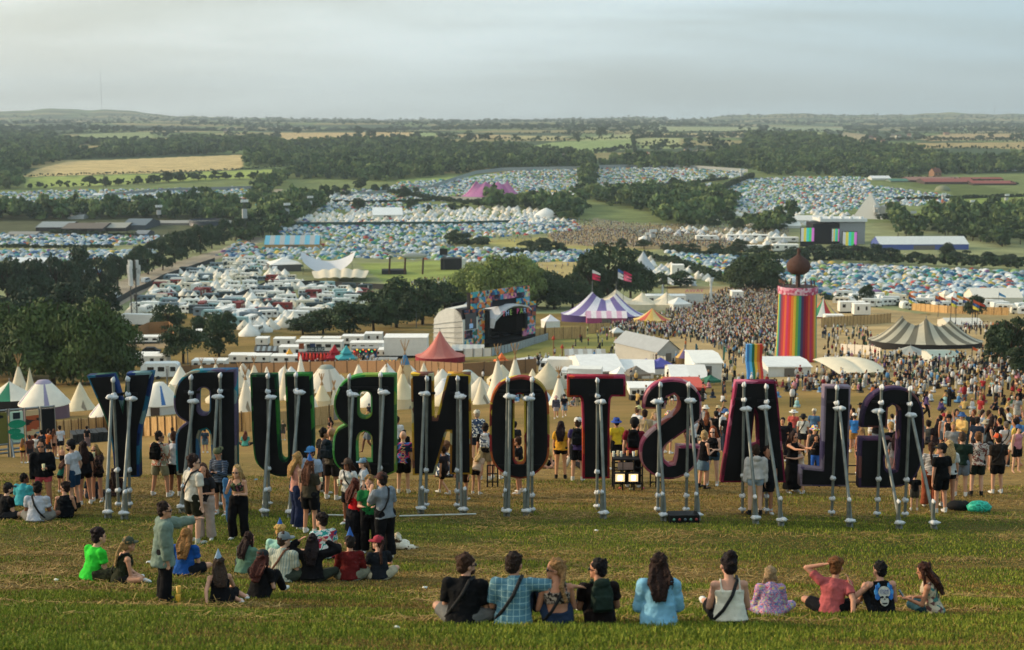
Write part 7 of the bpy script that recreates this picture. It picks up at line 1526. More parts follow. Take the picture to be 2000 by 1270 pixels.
PP(1426,1224,144,357,'out',('cami','d8d4c4'),('skirt','17171a'),('bun','20171a'),'woman with a dark bun and cream ruffled strap top',None,'lap','lap',-14,skin='c0907a',f=True,ex='strap',vox=.012)
PP(1505,1204,100,2,'cross',('shirt','floral'),('trousers','floral'),('plaits','9a8060'),'small girl in pink flowered clothes with blond plaits',None,'lap','lap',0,f=True,vox=.013)
PP(1623,1200,112,10,'cross',('tee','b05a5c'),('shorts','15161a'),('curly','6a4428'),'man in salmon pink tee leaning with a hand behind his head',None,'behind','back',20,side=.10,skin='c08a70',vox=.012)
sk = PP(1722,1202,107,355,'knees',('tank','101114'),('shorts','14181e'),('short',BK),'man in a black sleeveless top with a white skull print',None,'wave','lap',-25,skin='c49078',vox=.012)
PP(1824,1200,107,292,'side',('tank','crochet'),('jeans','2a4a58'),('long','3a2018'),'woman with long brown hair looking at a phone at the far right',None,'phone','bent',-5,skin='b07c60',f=True,ex='phone',vox=.012,nod=.25)
# skull print: bone dome, jaw, eyes, blue flames and the words on the forehead
e, J, rw = sk; T = J['T']
pr = bpy.data.objects.new('skull_print', None)
def plate2(pts, y, c, name, em=0): mb = MB(); n = len(pts); mb.add([tuple(T((x, y-.004*0, z))) for x, z in pts]+[tuple(T((x, y+.02, z))) for x, z in pts], [tuple(range(n)), tuple(range(2*n-1, n-1, -1))]+[(i, i+n, (i+1) % n+n, (i+1) % n) for i in range(n)]); return mb.obj(name, mat(c, .8, var=.12, scale=30.), e)
el = lambda cx, cz, rx, rz, a0=0, a1=360, n=18: [(cx+rx*cos(radians(a0+(a1-a0)*i/n)), cz+rz*sin(radians(a0+(a1-a0)*i/n))) for i in range(n+1)][:n if a1-a0 == 360 else n+1]
for s in (-1, 1):
    for k_, (x, z, a, b) in enumerate(((.105,.36,.022,.05),(.118,.29,.026,.05),(.10,.22,.034,.05),(.075,.40,.016,.04))): plate2(el(s*x, z, a, b), -.146-.001*k_, ('2f6fc0', '4a94d8')[k_ % 2], 'flame_print')
plate2(el(0, .29, .088, .095)+[], -.156, 'c8c8c0', 'skull_print'); plate2(el(0, .155, .062, .085), -.155, 'c0c0b8', 'jaw_print')
for s in (-1, 1): plate2(el(s*.036, .215, .024, .018), -.160, '14161c', 'eye_print')
plate2([(-.012, .17), (.012, .17), (0, .2)], -.160, '14161c', 'nose_print'); plate2(el(0, .125, .042, .026, 180, 360), -.160, '14161c', 'mouth_print')
for s_, z in (('STONE', .315), ('COLD', .275)):
    me = text_mesh(s_, .046, .001); me.materials.append(mat('2a4a9a', .8, var=0)); o = link('shirt_lettering', me, e); o.location = T((0, -.163, z)); o.rotation_euler = (pi/2-.16, 0, 0)
# ---- left seated groups
PP(178,1134,104,42,'cross',('tee','35c83a'),('skirt','camo'),('curly','22161a'),'woman in neon green tee sitting at the left edge of the group',None,'lap','lap',10,f=True)
PP(235,1140,94,58,'cross',('tank','262a1c'),('minishorts','1c1c1c'),('pony','9a7c50'),'seated woman in an olive vest covered with patches',('cap','3a4030'),'lap','lap',0,f=True,ex='strapx')
PP(322,1178,212,68,'stand',('over','74857a'),('wide','17171b'),('short','2c1e1a'),'man in loose sage overshirt standing with one arm stretched out',None,'reach','down',12,f=False,ex='glasses',vox=.012,shoes='1c1c20')
PP(360,1124,94,8,'cross',('tee','1f4f96'),('shorts','1a1c22'),('longcurly','8a6238'),'person with curly blond hair and royal blue tee',None,'lap','lap',5,f=True)
PP(432,1180,94,340,'side',('dress','131316'),None,('long','3a2c24'),'woman in black dress and silver party hat leaning on one hand',('party','8fa8c0'),'back','knee',-10,lean=.3,f=True,skin='c8967c')
PP(478,1120,82,30,'cross',('shirt','5a7a68'),('jeans','262c30'),('long','2a1a18'),'dark haired woman in sage green shirt half behind another',None,'lap','lap',20,f=True)
PP(505,1170,97,20,'knees',('tee','141416'),('trousers','17171a'),('long','4a2620'),'woman in black with black cap and auburn hair',('cap','1b2224'),'face','lap',-25,f=True,skin='d0a48c')
PP(548,1137,98,18,'cross',('shirt','vstripes:b8b8a4,8a9890'),('shorts','3a4238'),('short','3a2a22'),'man in pale striped shirt and grey cap with a brown strap',('cap','6f7a80'),'lap','lap',42,ex='strap straplight')
PP(609,1137,94,0,'cross',('hoodie','121215'),('trousers','33382f'),('long','1c1416'),'person in black hoodie with both hands on their head',None,'head','head',0,f=True)
PP(636,1092,90,330,'cross',('tee','jersey'),('shorts','1c1c22'),('curly','201615'),'man in white and teal jersey with curly dark hair',None,'lap','lap',-35)
PP(684,1134,90,355,'cross',('long','5e1c1c'),('shorts','7a7a68'),('short','2a2422'),'man in maroon jumper with a blue party hat',('party','2f5fa8'),'lap','lap',-15)
PP(742,1132,86,345,'cross',('tee','1c2026'),('shorts','b0a68c'),('pony','3a241e'),'person in dark tee and red cap at the right of the group',('cap','9a2a3c'),'lap','knee',-60,f=True,skin='cc9c84')
PP(543,1106,82,10,'cross',('tee','9ac8b8'),('shorts','3a3a40'),('curly','c09a58'),'blond person in mint top and blue party hat behind the grey cap',('party','2f5fa8'),'lap','lap',-20)
# ---- standing group in the middle left
PP(693,1077,152,58,'stand',('cami','c01f24'),('wide','17181e'),('long','4a241c'),'woman in red strap top with long auburn hair and hand to her face',None,'face','face',0,f=True,skin='c8967c',ex='cloth:16171c')
PP(724,1080,162,182,'stand',('tee','1f6a3a'),('wide','141418'),('curly','8a6a40'),'curly haired person in green tee facing the camera between two others',None,'bent','bent',0,skin='c09078')
PP(753,1092,180,318,'stand',('shirt','788088'),('wide','15161a'),('short','241c1a'),'tall man in loose grey shirt and brown cap touching his face',('cap','4a2a22'),'face','bent',-10,side=0,ex='strap',lean=.12)
PP(683,1024,138,205,'stand',('tee','c8c8c4'),('shorts','17181c'),('long','3a241c'),'woman in white with a checked scarf, brown cap and a drink',('cap','4a3a30'),'down','bent',20,f=True,ex='strap cupR',skin='8a5a44')
PP(714,1016,130,270,'stand',('tee','c4c8cc'),('shorts','20242c'),('pony','6a5038'),'woman in pale tee and light blue cap in profile',('cap','6a8aa0'),'down','bent',-8,f=True)
PP(606,1042,154,25,'stand',('tee','3d392f'),('shorts','131316'),('long','5a3828'),'woman in olive tee and black shorts with a blue party hat',('party','2f5fa8'),'down','bent',25,f=True,ex='cupR')
PP(581,1032,158,62,'stand',('tank','c08a7c'),('wide','1f2a48'),('long','9a7848'),'blonde woman in pink strap top with navy trousers',None,'down','down',-10,f=True,skin='d0a084')
PP(611,1008,146,200,'stand',('shirt','8f9fb4'),('trousers','1d2230'),('short','2a1e1a'),'man in sky blue cap and sunglasses behind two women',('cap','3f7ab0'),'down','bent',10,ex='glasses')
PP(648,976,150,22,'stand',('tee','5c5650'),('shorts','2e2c34'),('bald','000000'),'man with shaved head and grey tee carrying a dark blue backpack',None,'bent','bent',20,ex='pack:1f2a38')
PP(632,964,136,50,'stand',('tee','14161a'),('trousers','1a1c22'),('short','1c1614'),'dark haired man in black behind the man with the blue backpack',None,'down','bent',20)
PP(380,1062,184,42,'stand',('tee','c8c4b8'),('shorts','22241a'),('curly','2a1c1a'),'man in white tee with a black shoulder strap beside letter R',None,'down','down',30,ex='strap glasses',vox=.013,shoes='b8bcb0')
PP(402,1054,160,185,'stand',('tee','2a2a2e'),('wide','b8a8a0'),('long','4a3226'),'woman in cream trousers hidden behind the white tee man',None,'bent','bent',-15,f=True)
PP(432,1006,142,205,'stand',('long','stripes:141a2a,5a6a80'),('shorts','17181c'),('short','241c1a'),'man in navy striped jumper and olive cap looking down',('capback','5a5f42'),'phone','bent',0,nod=.5,ex='phone')
PP(468,1052,154,192,'contra',('crop','tie'),('wide','121216'),('long','a88a5c'),'blonde woman in cropped flowered top and black trousers',None,'bent','face',5,f=True,ex='glasses',skin='c8987c')
g_ = ground(449, 1028); mb = MB(); mb.box(-.07, -.05, 0, .07, .05, .95); mb.box(-.12, -.04, .55, .0, .04, 1.0); o = link('denim_jacket', dummy, loc=g_+Vector((0, -.05, .12)), color=lin('3f6a94')); job(mb, .025, .05, 'denim_jacket', o, 2, [M_cloth], .12); tag(o, 'pale denim jacket hanging beside the blonde in black trousers', 'jacket')
g_ = ground(402, 1030); m = mpp(g_); mb = MB(); mb.lathe([(.17, 0), (.09, .04), (.085, .12), (.001, .14)], 18); o = mb.obj('white_hat', mat('e0dfd8', .8), loc=g_+Vector((0, -.3, .62))); o.rotation_euler = (radians(60), radians(-30), 0); tag(o, 'white bucket hat dangling from the hand of the man in white', 'hat')
PP(314,970,135,18,'wide',('shirt','creamfloral'),('shorts','8e8a72'),('short','241a18'),'man in beige flowered shirt with a black backpack between letters Y and R',None,'bent','bent',60,ex='glasses pack:101114')
PP(343,968,133,18,'stand',('tank','c8ccd4'),('shorts','17171b'),('short','4a2e22'),'man in a white sleeveless top at the edge of letter R',None,'down','down',20,skin='8a5c44')
PP(338,893,62,0,'stand',('tee','b8b8a8'),('shorts','2a2a30'),('short','2a1c18'),'person in pale top further down the slope between Y and R')
# ---- left cluster
PP(88,1002,154,176,'stand',('jacket','101216'),('minishorts','c0545c'),('short','1e1614'),'man in open black jacket and coral shorts holding a beer',None,'bent','down',-5,ex='glasses cup',skin='a87458')
PP(147,994,144,285,'stand',('tee','bcbec4'),('shorts','1f3a54'),('short','1a1614'),'man in white tee and navy shorts with hand in pocket',('capback','141418'),'down','pocket',-10,ex='glasses beard',shoes='17171a')
PP(168,986,132,325,'stand',('tee','17181c'),('minishorts','141418'),('long','2a1a18'),'woman with long dark hair and cream tote behind the white tee',None,'down','down',0,f=True)
PP(191,980,120,192,'stand',('jacket','browncoat'),('minishorts','141418'),('long','9a7c50'),'blonde woman in brown patterned coat with sunglasses and cup',None,'face','bent',0,f=True,ex='glasses cup')
PP(122,914,46,10,'stand',('none',),('shorts','17181c'),('short','c8a878'),'small blond bare chested child',None,'down','down',0)
PP(120,962,70,20,'stand',('tank','1f5a4a'),('minishorts','15161a'),('long','4a2c20'),'bending woman with a flowered tote behind the man in coral shorts',None,'reach','down',0,lean=.5,f=True)
PP(42,988,64,20,'cross',('shirt','3f9aa4'),('shorts','1a2a3a'),('short','15110f'),'seated man in turquoise shirt with a flower garland',None,'lap','lap',50,skin='6a4230')
e_ = ground(42,988)
PP(6,1014,72,40,'cross',('tee','101114'),('shorts','26262a'),('short','241a18'),'man in black cap at the very left edge',('cap','15161a'),'lap','lap',10,ex='beard')
PP(71,1020,80,2,'cross',('tee','aeb2bc'),('shorts','76746e'),('short','1a1210'),'seated man in pale tee with a thin black strap',None,'lap','lap',-5,ex='strap strapR',skin='7a4e3a')
PP(127,1012,70,350,'knees',('tank','101216'),('trousers','121418'),('curly','241814'),'seated person in black dungarees with bare shoulders',None,'lap','lap',-70,ex='glasses',f=True)
PP(180,974,54,10,'cross',('tee','15202e'),('jeans','1c2430'),('short','1a1412'),'seated person in navy behind the coral shorts group')
PP(226,970,56,340,'cross',('long','browncoat'),('trousers','1c1a1a'),('long','2a1c18'),'seated person in dark flame patterned top beside the letter Y',None,'lap','lap',0,f=True)
for a_ in [(46,905,52,10,'stand',('cami','c89040'),('minishorts','17171a'),('long','8a5a38'),'woman in yellow top before the poster hoarding'),(60,904,58,330,'stand',('tee','5a3a34'),('shorts','3a3a40'),('short','2a1c18'),'person with brown top walking by the posters'),
           (71,902,58,20,'stand',('tee','c8c8c4'),('shorts','5a5a58'),('short','241814'),'man in white shirt and backpack straps by the posters'),(84,898,62,300,'stand',('tee','1f2a3a'),('trousers','1a1a20'),('short','1a1412'),'man in navy top near the dark poster'),
           (96,896,62,30,'stand',('tee','b05a2c'),('shorts','2a2a2e'),('short','2a1c18'),'man in burnt orange tee by the hoarding end'),(107,896,62,40,'stand',('cami','c0907a'),('minishorts','15151a'),('long','5a3828'),'woman in pink top and black shorts by the fence'),
           (119,890,62,330,'stand',('tee','b8bec8'),('shorts','1a1c24'),('short','1c1412'),'man in white tee and black shorts in front of the hessian'),(171,874,44,0,'stand',('tee','17181c'),('longskirt','6a5a5c'),('curly','1a1214'),'woman with dark curls and grey skirt by the black crates')]:
    PP(*a_, f='woman' in a_[8], vox=.02)
# ---- people standing around and behind the letters
Q = [(788,964,130,2,'stand',('tee','wings'),('shorts','121216'),('bald','000'),'bald man in navy jersey with pink wings on the back',None,{}),
(790,906,70,0,'stand',('hoodie','15161a'),('shorts','17171a'),('curly','1c1412'),'curly haired person in black behind the winged jersey',None,{}),
(776,900,92,20,'stand',('tee','c0c6c8'),('shorts','1f4a3a'),('short','241814'),'man in white top at the right edge of letter B',None,{}),
(932,902,107,350,'stand',('shirt','hawaii'),('shorts','1c2430'),('short','9a8a78'),'man in blue and white shirt with a cream cap',('cap','cfc8b4'),{}),
(948,938,118,5,'stand',('tee','141518'),('shorts','8a8068'),('short','1c1412'),'man carrying a black and white patterned pack',None,dict(ex='pack:scarf')),
(930,966,96,20,'stand',('tee','c0a890'),('minishorts','15151a'),('long','b89a68'),'blonde person bending forward beside letter N',None,dict(lean=.7,f=True,aL='reach')),
(904,976,112,30,'stand',('tee','8a5a34'),('shorts','2c1f1a'),('short','4a3020'),'person in rust brown leaning under letter N',None,dict(lean=.5)),
(868,966,100,300,'walk',('tee','2a2a30'),('shorts','15151a'),('short','2a1c18'),'person with white socks stepping under letter N',None,dict(shoes='d0cfca')),
(1014,964,118,285,'stand',('tee','16161a'),('shorts','141418'),('short','3a241a'),'man in black seen through the hole of letter O',None,dict(ex='glasses')),
(1005,906,88,20,'stand',('tee','26262a'),('shorts','141418'),('short','1a1412'),'dark haired man behind letter O upper hole',None,{}),
(970,935,110,20,'stand',('tee','8a8070'),('shorts','8a7a60'),('short','6a4a30'),'person in khaki between letters N and O',None,{}),
(1086,818,48,180,'walk',('hoodie','4a4a5a'),('shorts','a89a98'),('short','3a2a24'),'walker in grey hooded jacket and pale pink hat',('bucket','c09a94'),{}),
(1102,815,48,180,'walk',('tee','1c1c24'),('shorts','9a9a98'),('short','241c1a'),'walker in black hat with a blue jumper at the waist',('bucket','1a1a1e'),dict(ex='cloth:2f7ab0')),
(1095,935,120,5,'stand',('tee','d8a036'),('minishorts','121215'),('longcurly','26181a'),'woman in golden yellow tee with long dark curls',None,dict(f=True,skin='d09a74',shoes='17171a')),
(1128,940,132,8,'stand',('tee','vstripes:3a2a68,241c48'),('shorts','16181e'),('short','3a2a22'),'man in purple striped jersey with white cap',('cap','d0cec8'),dict(ex='pack:15181c')),
(1204,918,108,340,'stand',('tee','d0b030'),('shorts','17171b'),('short','2a1c18'),'man in yellow and black tee with a blue bucket hat',('bucket','2a4a9a'),{}),
(1236,952,144,8,'stand',('tee','701c2c'),('trousers','141417'),('short','15110f'),'man in maroon top, black beanie and black backpack',('beanie','101012'),dict(ex='pack:121316',side=.03)),
(1243,892,106,60,'stand',('tee','c8ccd0'),('shorts','3a3a40'),('short','5a4030'),'man in white tee and pale yellow cap left of letter S',('cap','c8c48a'),{}),
(1258,902,108,10,'stand',('tee','a89478'),('trousers','8a7c64'),('short','2a1c16'),'man in beige carrying a yellow tote bag',None,{}),
(1276,896,98,160,'stand',('long','b8b0a0'),('trousers','c0b8a8'),('long','a88a60'),'blonde woman in cream cardigan with folded arms',None,dict(f=True,aL='fold',aR='fold')),
(1304,886,88,40,'stand',('tee','8f8c88'),('shorts','4a4a50'),('short','5a4030'),'person in grey with a rainbow hat beside letter S',('bucket','rainbow'),{}),
(1372,954,120,58,'stand',('tank','131316'),('skirt','5a7284'),('bob','b09468'),'blonde bobbed woman in black with denim round her hips',None,dict(f=True,aL='bent',aR='bent',shoes='141416',skin='d0a084')),
(1391,948,123,200,'contra',('tank','15161a'),('minishorts','3a5468'),('long',GI),'red haired woman in black top and denim shorts',None,dict(f=True,ex='glasses',aL='bent',aR='bent',skin='d8b09a')),
(1397,880,82,20,'stand',('tee','16171a'),('shorts','1c1c20'),('short','1c1614'),'man in black tee and black cap right of letter S',('cap','141518'),{}),
(1412,870,68,200,'stand',('dress','151518'),None,('bun','9a7a4a'),'woman in black dress with a red headband',None,dict(f=True)),
(1379,845,40,190,'stand',('tee','1a1c22'),('shorts','22222a'),('short','241a18'),'man in dark tee far behind the red haired woman',None,{}),
(1474,1006,146,0,'stand',('hoodie','c4c0bc'),('minishorts','8fa0b0'),('short','3a2a20'),'person in pale hooded top seen between the legs of letter A',None,dict(shoes='17181c')),
(1495,1004,142,180,'stand',('tee','1a1a1f'),('shorts','18181c'),('short','2a1c18'),'person with striped white socks behind letter A',None,dict(shoes='c8c8c4')),
(1546,962,128,150,'stand',('dress','131316'),None,('long','2a1a18'),'woman in black dress and sunglasses photographing with her phone',None,dict(f=True,ex='glasses phone maxi',aL='reach',aR='reach')),
(1562,962,99,252,'wide',('tank','d0c4b8'),('minishorts','8aa4b8'),('pony','3a241c'),'girl in white spotted top with a pink wrap at her waist',None,dict(f=True,aL='reach',aR='reach',ex='cloth:b08a84',shoes='d8d6d0')),
(1588,926,102,180,'stand',('tank','2c3034'),('trousers','26282c'),('short','3a2a20'),'person in dark gilet and rainbow fluffy bucket hat',('bucket','rainbow'),{}),
(1592,930,88,195,'stand',('tee','121215'),('jeans','2a5ab0'),('long','241614'),'woman in black top and blue jeans eating by letter L',None,dict(f=True,aR='face',aL='hip')),
(1548,870,74,20,'stand',('tee','c05a54'),('shorts','6a6a6a'),('short','a8a098'),'man in coral tee with a white sun hat',('sun','dcd8d0'),{}),
(1567,884,80,10,'stand',('tee','c8c8c0'),('shorts','22242a'),('short','1c1614'),'man in white tee and black bucket hat with a crossbody bag',('bucket','121215'),dict(ex='strap')),
(1588,872,78,20,'stand',('tee','4a6a8a'),('shorts','3a3a42'),('short','8a8078'),'man in blue tee and cream cap left of letter L',('cap','cfc8b0'),{}),
(1527,900,90,200,'stand',('tee','1a1a20'),('trousers','1c1c22'),('short','1a1412'),'dark clothed man at the right edge of letter A',None,{}),
(1541,900,80,20,'stand',('long','15151a'),('trousers','1a1a1e'),('long','1c1214'),'black haired woman behind the girl in white',None,dict(f=True)),
(1667,884,82,10,'stand',('tee','3a7ac0'),('shorts','a8814e'),('short','4a3a2c'),'man in bright blue top and white cap right of letter L',('cap','dcdcd8'),{}),
(1680,930,100,30,'stand',('tank','b08070'),('minishorts','20242a'),('long','8a6a4a'),'woman in pink at the left edge of letter G',None,dict(f=True)),
(1745,940,98,10,'stand',('tee','6a6a70'),('longskirt','6a5a5a'),('long','2a1816'),'woman with long dark hair inside letter G',None,dict(f=True)),
(1836,1002,144,340,'stand',('tee','111214'),('shorts','101114'),('short','1a1412'),'man in black tee with white writing and white socks',('cap','121214'),dict(shoes='d0d0cc',head=-60,skin='c8947a')),
(1815,990,134,20,'stand',('tee','stripes:c8c8c8,1a1a1e'),('wide','8a4a34'),('pony','3a241c'),'woman in black and white striped top and rust trousers',None,dict(f=True)),
(1785,997,80,10,'stand',('tee','1a1c20'),('shorts','4a4a46'),('short','2a1c16'),'small boy in black tee standing beside letter G',None,{}),
(1850,990,138,8,'stand',('tee','c4c4c0'),('minishorts','15151a'),('long','b89a6a'),'woman with very long blonde hair and white tee',None,dict(f=True)),
(1875,970,134,12,'stand',('tee','1f3028'),('shorts','6a7480'),('short','4a3a30'),'man in dark green tee and grey shorts',None,{}),
(1906,968,132,8,'stand',('shirt','leafshirt'),('shorts','1a2420'),('short','6a4a30'),'man in grey leaf patterned shirt and dark green shorts',None,dict(shoes='15151a')),
(1946,964,124,350,'stand',('shirt','2a2420'),('shorts','121316'),('short','3a2418'),'man in dark brown shirt and orange cap',('cap','c85028'),dict(ex='strap')),
(1923,905,90,0,'stand',('tee','6f8088'),('trousers','22252c'),('short','7a6a58'),'man in slate grey tee and cream bucket hat',('bucket','a89c84'),{}),
(1962,912,94,350,'stand',('tee','b8bcc4'),('trousers','2a3440'),('short','6a6058'),'man in white tee with a thin black strap at the right',None,dict(ex='strap')),
(1894,872,76,20,'stand',('tee','1c3444'),('trousers','2a3a44'),('short','a8a49c'),'grey haired man in dark teal top',None,{}),
(1915,868,62,340,'stand',('tee','2a1c1c'),('shorts','2a2a30'),('long','2a1a18'),'woman with sunglasses beside the grey haired man',None,dict(f=True)),
(1941,885,78,10,'stand',('tee','7a1f2c'),('trousers','2a2228'),('short','1a1412'),'man in dark red top at the right behind the crowd',None,{}),
(1858,872,64,300,'stand',('tee','b8c4c4'),('shorts','3a4a50'),('short','5a4a3c'),'man in pale tee and white cap right of letter G',('cap','dcdcd8'),{}),
(1838,958,100,30,'stand',('tee','b8906a'),('shorts','2a2a30'),('bob','c0a070'),'blond person between letter G and the long haired woman',None,{}),
(1832,870,52,20,'cross',('tee','2a2226'),('jeans','22242a'),('long','1a1214'),'seated woman with dark hair raising a phone by letter G',None,dict(f=True)),
(1813,868,48,10,'cross',('tee','4a4a46'),('shorts','2a2a2e'),('short','241a16'),'seated man in grey right beside letter G top',None,{}),
(1743,840,32,0,'cross',('tee','cfd2d4'),('shorts','5a5a5a'),('short','1a1412'),'person in white sitting inside the bowl of letter G',None,{}),
(479,872,30,0,'cross',('tee','4f9a8c'),('jeans','1c1c22'),('long','5a3024'),'woman in teal sitting on the slope between letters R and U',None,dict(f=True)),
(553,860,42,10,'stand',('tee','3a3a30'),('shorts','4a4a4e'),('short','8a7a5a'),'man with rucksack seen through the gap of letter U',None,{}),
(1160,932,60,20,'knees',('tee','1a1c22'),('jeans','1c2430'),('short','1a1412'),'person crouching left of letter T',None,{}),
(401,885,52,0,'stand',('tee','2a3a4a'),('shorts','5a7080'),('short','3a2a20'),'person in denim shorts seen through the arch of letter R',None,{}),
(721,822,36,20,'stand',('tee','2a2a34'),('shorts','22222a'),('short','2a3a5a'),'person with blue cap seen through the upper hole of letter B',None,{}),
(868,932,70,10,'cross',('shirt','hawaii'),('shorts','2a2a30'),('curly','6a4a34'),'person in blue flowered shirt sitting under letter N',None,{})]
for a_ in Q:
    kw = dict(vox=.02 if a_[2] > 100 else .024, fine=a_[2] > 95); kw.update(a_[10]); PP(*a_[:10], **kw)
g_ = ground(1262, 905); mb = MB(); mb.box(-.16, -.03, 0, .16, .05, .34); mb.tube((-.1, 0, .34), (0, .02, .75), .012, n=6); mb.tube((.1, 0, .34), (0, .02, .75), .012, n=6); tag(mb.obj('tote_bag', mat('c8b068', .8), loc=g_+Vector((-.05, -.3, .8))), 'yellow tote bag on the shoulder of the man in beige', 'bag')
me = text_mesh('YANCHY', .17, .002); me.materials.append(mat('d8c89a', .7, var=0)); g_ = ground(788, 964); m = mpp(g_); o = link('shirt_lettering', me); pr_ = [x for x in COL.objects if x.get('label', '').startswith('bald man in navy')][0]; o.parent = pr_; o.location = (.01, -.165, 1.20); o.rotation_euler = (pi/2, radians(90), 0)
# ---- crowd figures at middle distance: a few poses, each copied with its own colours
PROTO = []
def proto(pose, top, bot, hair, f, aL, aR, hat=None, head=0, lean=.05):
    J = rig(pose, aL, aR, lean if pose in ('stand', 'walk', 'wide', 'contra') else .2, 0, radians(head), 0, f); parts = []
    for nm, mb in (('body', b_body(J, False, f, False)), ('top', b_top(J, top, f)), ('shorts' if 'short' in bot else 'trousers', b_bottom(J, bot, f)), ('hair', b_hair(J, hair, None))):
        o = bpy.data.objects.new('p', dummy); parts.append((nm, o)); job(mb, .034, 0, nm, o, 2, [{'body': M_skin, 'hair': M_hair}.get(nm, M_cloth)])
    hm = b_hat(J, hat).mesh('hat', [M_cloth]) if hat else None
    PROTO.append((pose in ('cross', 'knees', 'out', 'side'), parts, hm, f, pose, top, bot, hair, hat))
for a_ in [('stand','tee','shorts','short',False,'down','down'),('stand','tee','trousers','short',False,'pocket','bent','cap'),('stand','cami','minishorts','long',True,'down','bent'),('wide','tee','shorts','short',False,'hip','down'),('walk','tee','shorts','short',False,'walkf','walkb'),
           ('walk','long','trousers','long',True,'walkb','walkf'),('contra','dress','minishorts','long',True,'fold','fold'),('stand','hoodie','trousers','short',False,'bent','bent','bucket'),('stand','tank','shorts','short',False,'raise','down','cap'),
           ('cross','tee','shorts','short',False,'lap','lap'),('cross','long','trousers','long',True,'lap','lap'),('knees','tee','trousers','short',False,'knee','knee','cap'),('knees','cami','minishorts','long',True,'knee','knee'),('out','tee','shorts','short',False,'back','back'),('side','tee','trousers','long',True,'back','lap'),('cross','hoodie','trousers','short',False,'lap','face','bucket')]: proto(*a_)
run_jobs()
CLO = [('c8cacc','white',20),('131418','black',30),('1f2a3c','navy',9),('8a8c8e','grey',8),('8a2a2e','red',3),('b87f8c','pink',4),('5a8ab8','blue',5),('2a4a38','green',4),('c8a86a','sand',4),('c8a850','yellow',1.5),('8fb8bc','pale teal',3),('6a2430','maroon',3),('b8683c','orange',1.5),('b8a890','beige',5),('5a4a7a','purple',2)]
CW = np.array([c[2] for c in CLO], float); CW /= CW.sum(); BOT = [('15161a','black'),('2a3648','denim'),('8a8470','khaki'),('1f2024','dark'),('b8b4a8','cream'),('5a6470','grey')]; HR = [('1a1214','dark'),('3a2418','brown'),('9a7a4a','blond'),('241816','dark'),('6a3a22','auburn')]
VERB = {'stand': 'standing', 'wide': 'standing wide', 'walk': 'walking', 'contra': 'standing arms folded', 'cross': 'sitting cross legged', 'knees': 'sitting knees up', 'out': 'sitting leaning back', 'side': 'sitting sideways'}
def midperson(p, sitp, group, face=None, scale=None):
    cand = [q for q in PROTO if q[0] == (random.random() < sitp)]; q = random.choice(cand); x_, y_, _ = project(p); c = CLO[rng.choice(len(CLO), p=CW)]; b = random.choice(BOT); h = random.choice(HR)
    words = f"{'woman' if q[3] else 'man'} {VERB[q[4]]} in {c[1]} {'top' if q[5] != 'tee' else 'tee'}"+(f" and {q[8].replace('bucket', 'bucket hat')}" if q[8] else '')
    l = unilabel(words, float(x_), float(y_))
    for _ in range(12):
        if l not in PLAB: break
        c = random.choice(CLO); b = random.choice(BOT); words = f"{'woman' if q[3] else 'man'} {VERB[q[4]]} in {c[1]} top and {b[1]} {'shorts' if 'short' in q[6] else 'trousers'}"; l = unilabel(words, float(x_), float(y_))
    PLAB.add(l); e = empty('person', p, random.uniform(0, 6.28) if face is None else face+random.uniform(-.7, .7), l, 'person', group, scale or random.uniform(.92, 1.04))
    for nm, o in q[1]:
        col = {'body': lin(random.choice(SKIN+['6a4432'])), 'top': lin(c[0]), 'hair': lin(h[0])}.get(nm, lin(b[0])); link(nm, o.data, e, color=tuple(np.array(col)*random.uniform(.85, 1.1)))
    if q[2]: link('hat', q[2], e, color=lin(random.choice(('d8d4c8', '17181c', '8a2a34', '3a5a8a', 'c8b890'))))
PLAB = set(); nmid = 0
for poly, n, sp_, grp in [([(1540,740),(1640,728),(1780,705),(1990,688),(2000,745),(1900,760),(1760,770),(1640,776),(1545,772)], 62, .6, 'people resting on the upper part of the dry hillside'),
      ([(1560,800),(1700,782),(1850,765),(2000,752),(2000,870),(1975,880),(1880,850),(1820,830),(1700,800),(1560,812)], 40, .62, 'people on the dry slope behind letter G'),
      ([(1240,790),(1380,768),(1540,770),(1560,800),(1400,812),(1240,806)], 16, .5, 'people behind letters S and A'),([(925,775),(1040,770),(1110,776),(1240,768),(1240,785),(1100,800),(940,805)], 12, .7, 'people sitting below the tipis'),
      ([(1050,932),(1100,925),(1160,925),(1150,905),(1060,910)], 6, .9, 'people sitting behind letters O and T'),([(1335,850),(1420,850),(1425,905),(1340,905)], 16, .2, 'people between letters S and A'),
      ([(1600,840),(1800,850),(1800,930),(1660,930),(1600,900)], 19, .4, 'people behind letters L and G'),([(1810,870),(1990,880),(1990,930),(1830,930)], 20, 0, 'people packed right of letter G'),([(640,860),(780,870),(780,930),(650,930)], 4, .3, 'people behind letter B')]:
    P = scatter(poly, 1.3 if poly[0][1] > 820 else 2.2, .5); P = P[rng.permutation(len(P))[:n]]
    for p in P: midperson(p, sp_, grp); nmid += 1
for p in scatter([(1060,690),(1240,690),(1300,712),(1210,712),(1060,700)], 9, .4)[:16]: midperson(p, .4, 'people on the stage lawn'); nmid += 1
print('people total', len([o for o in COL.objects if o.get('category') == 'person']))
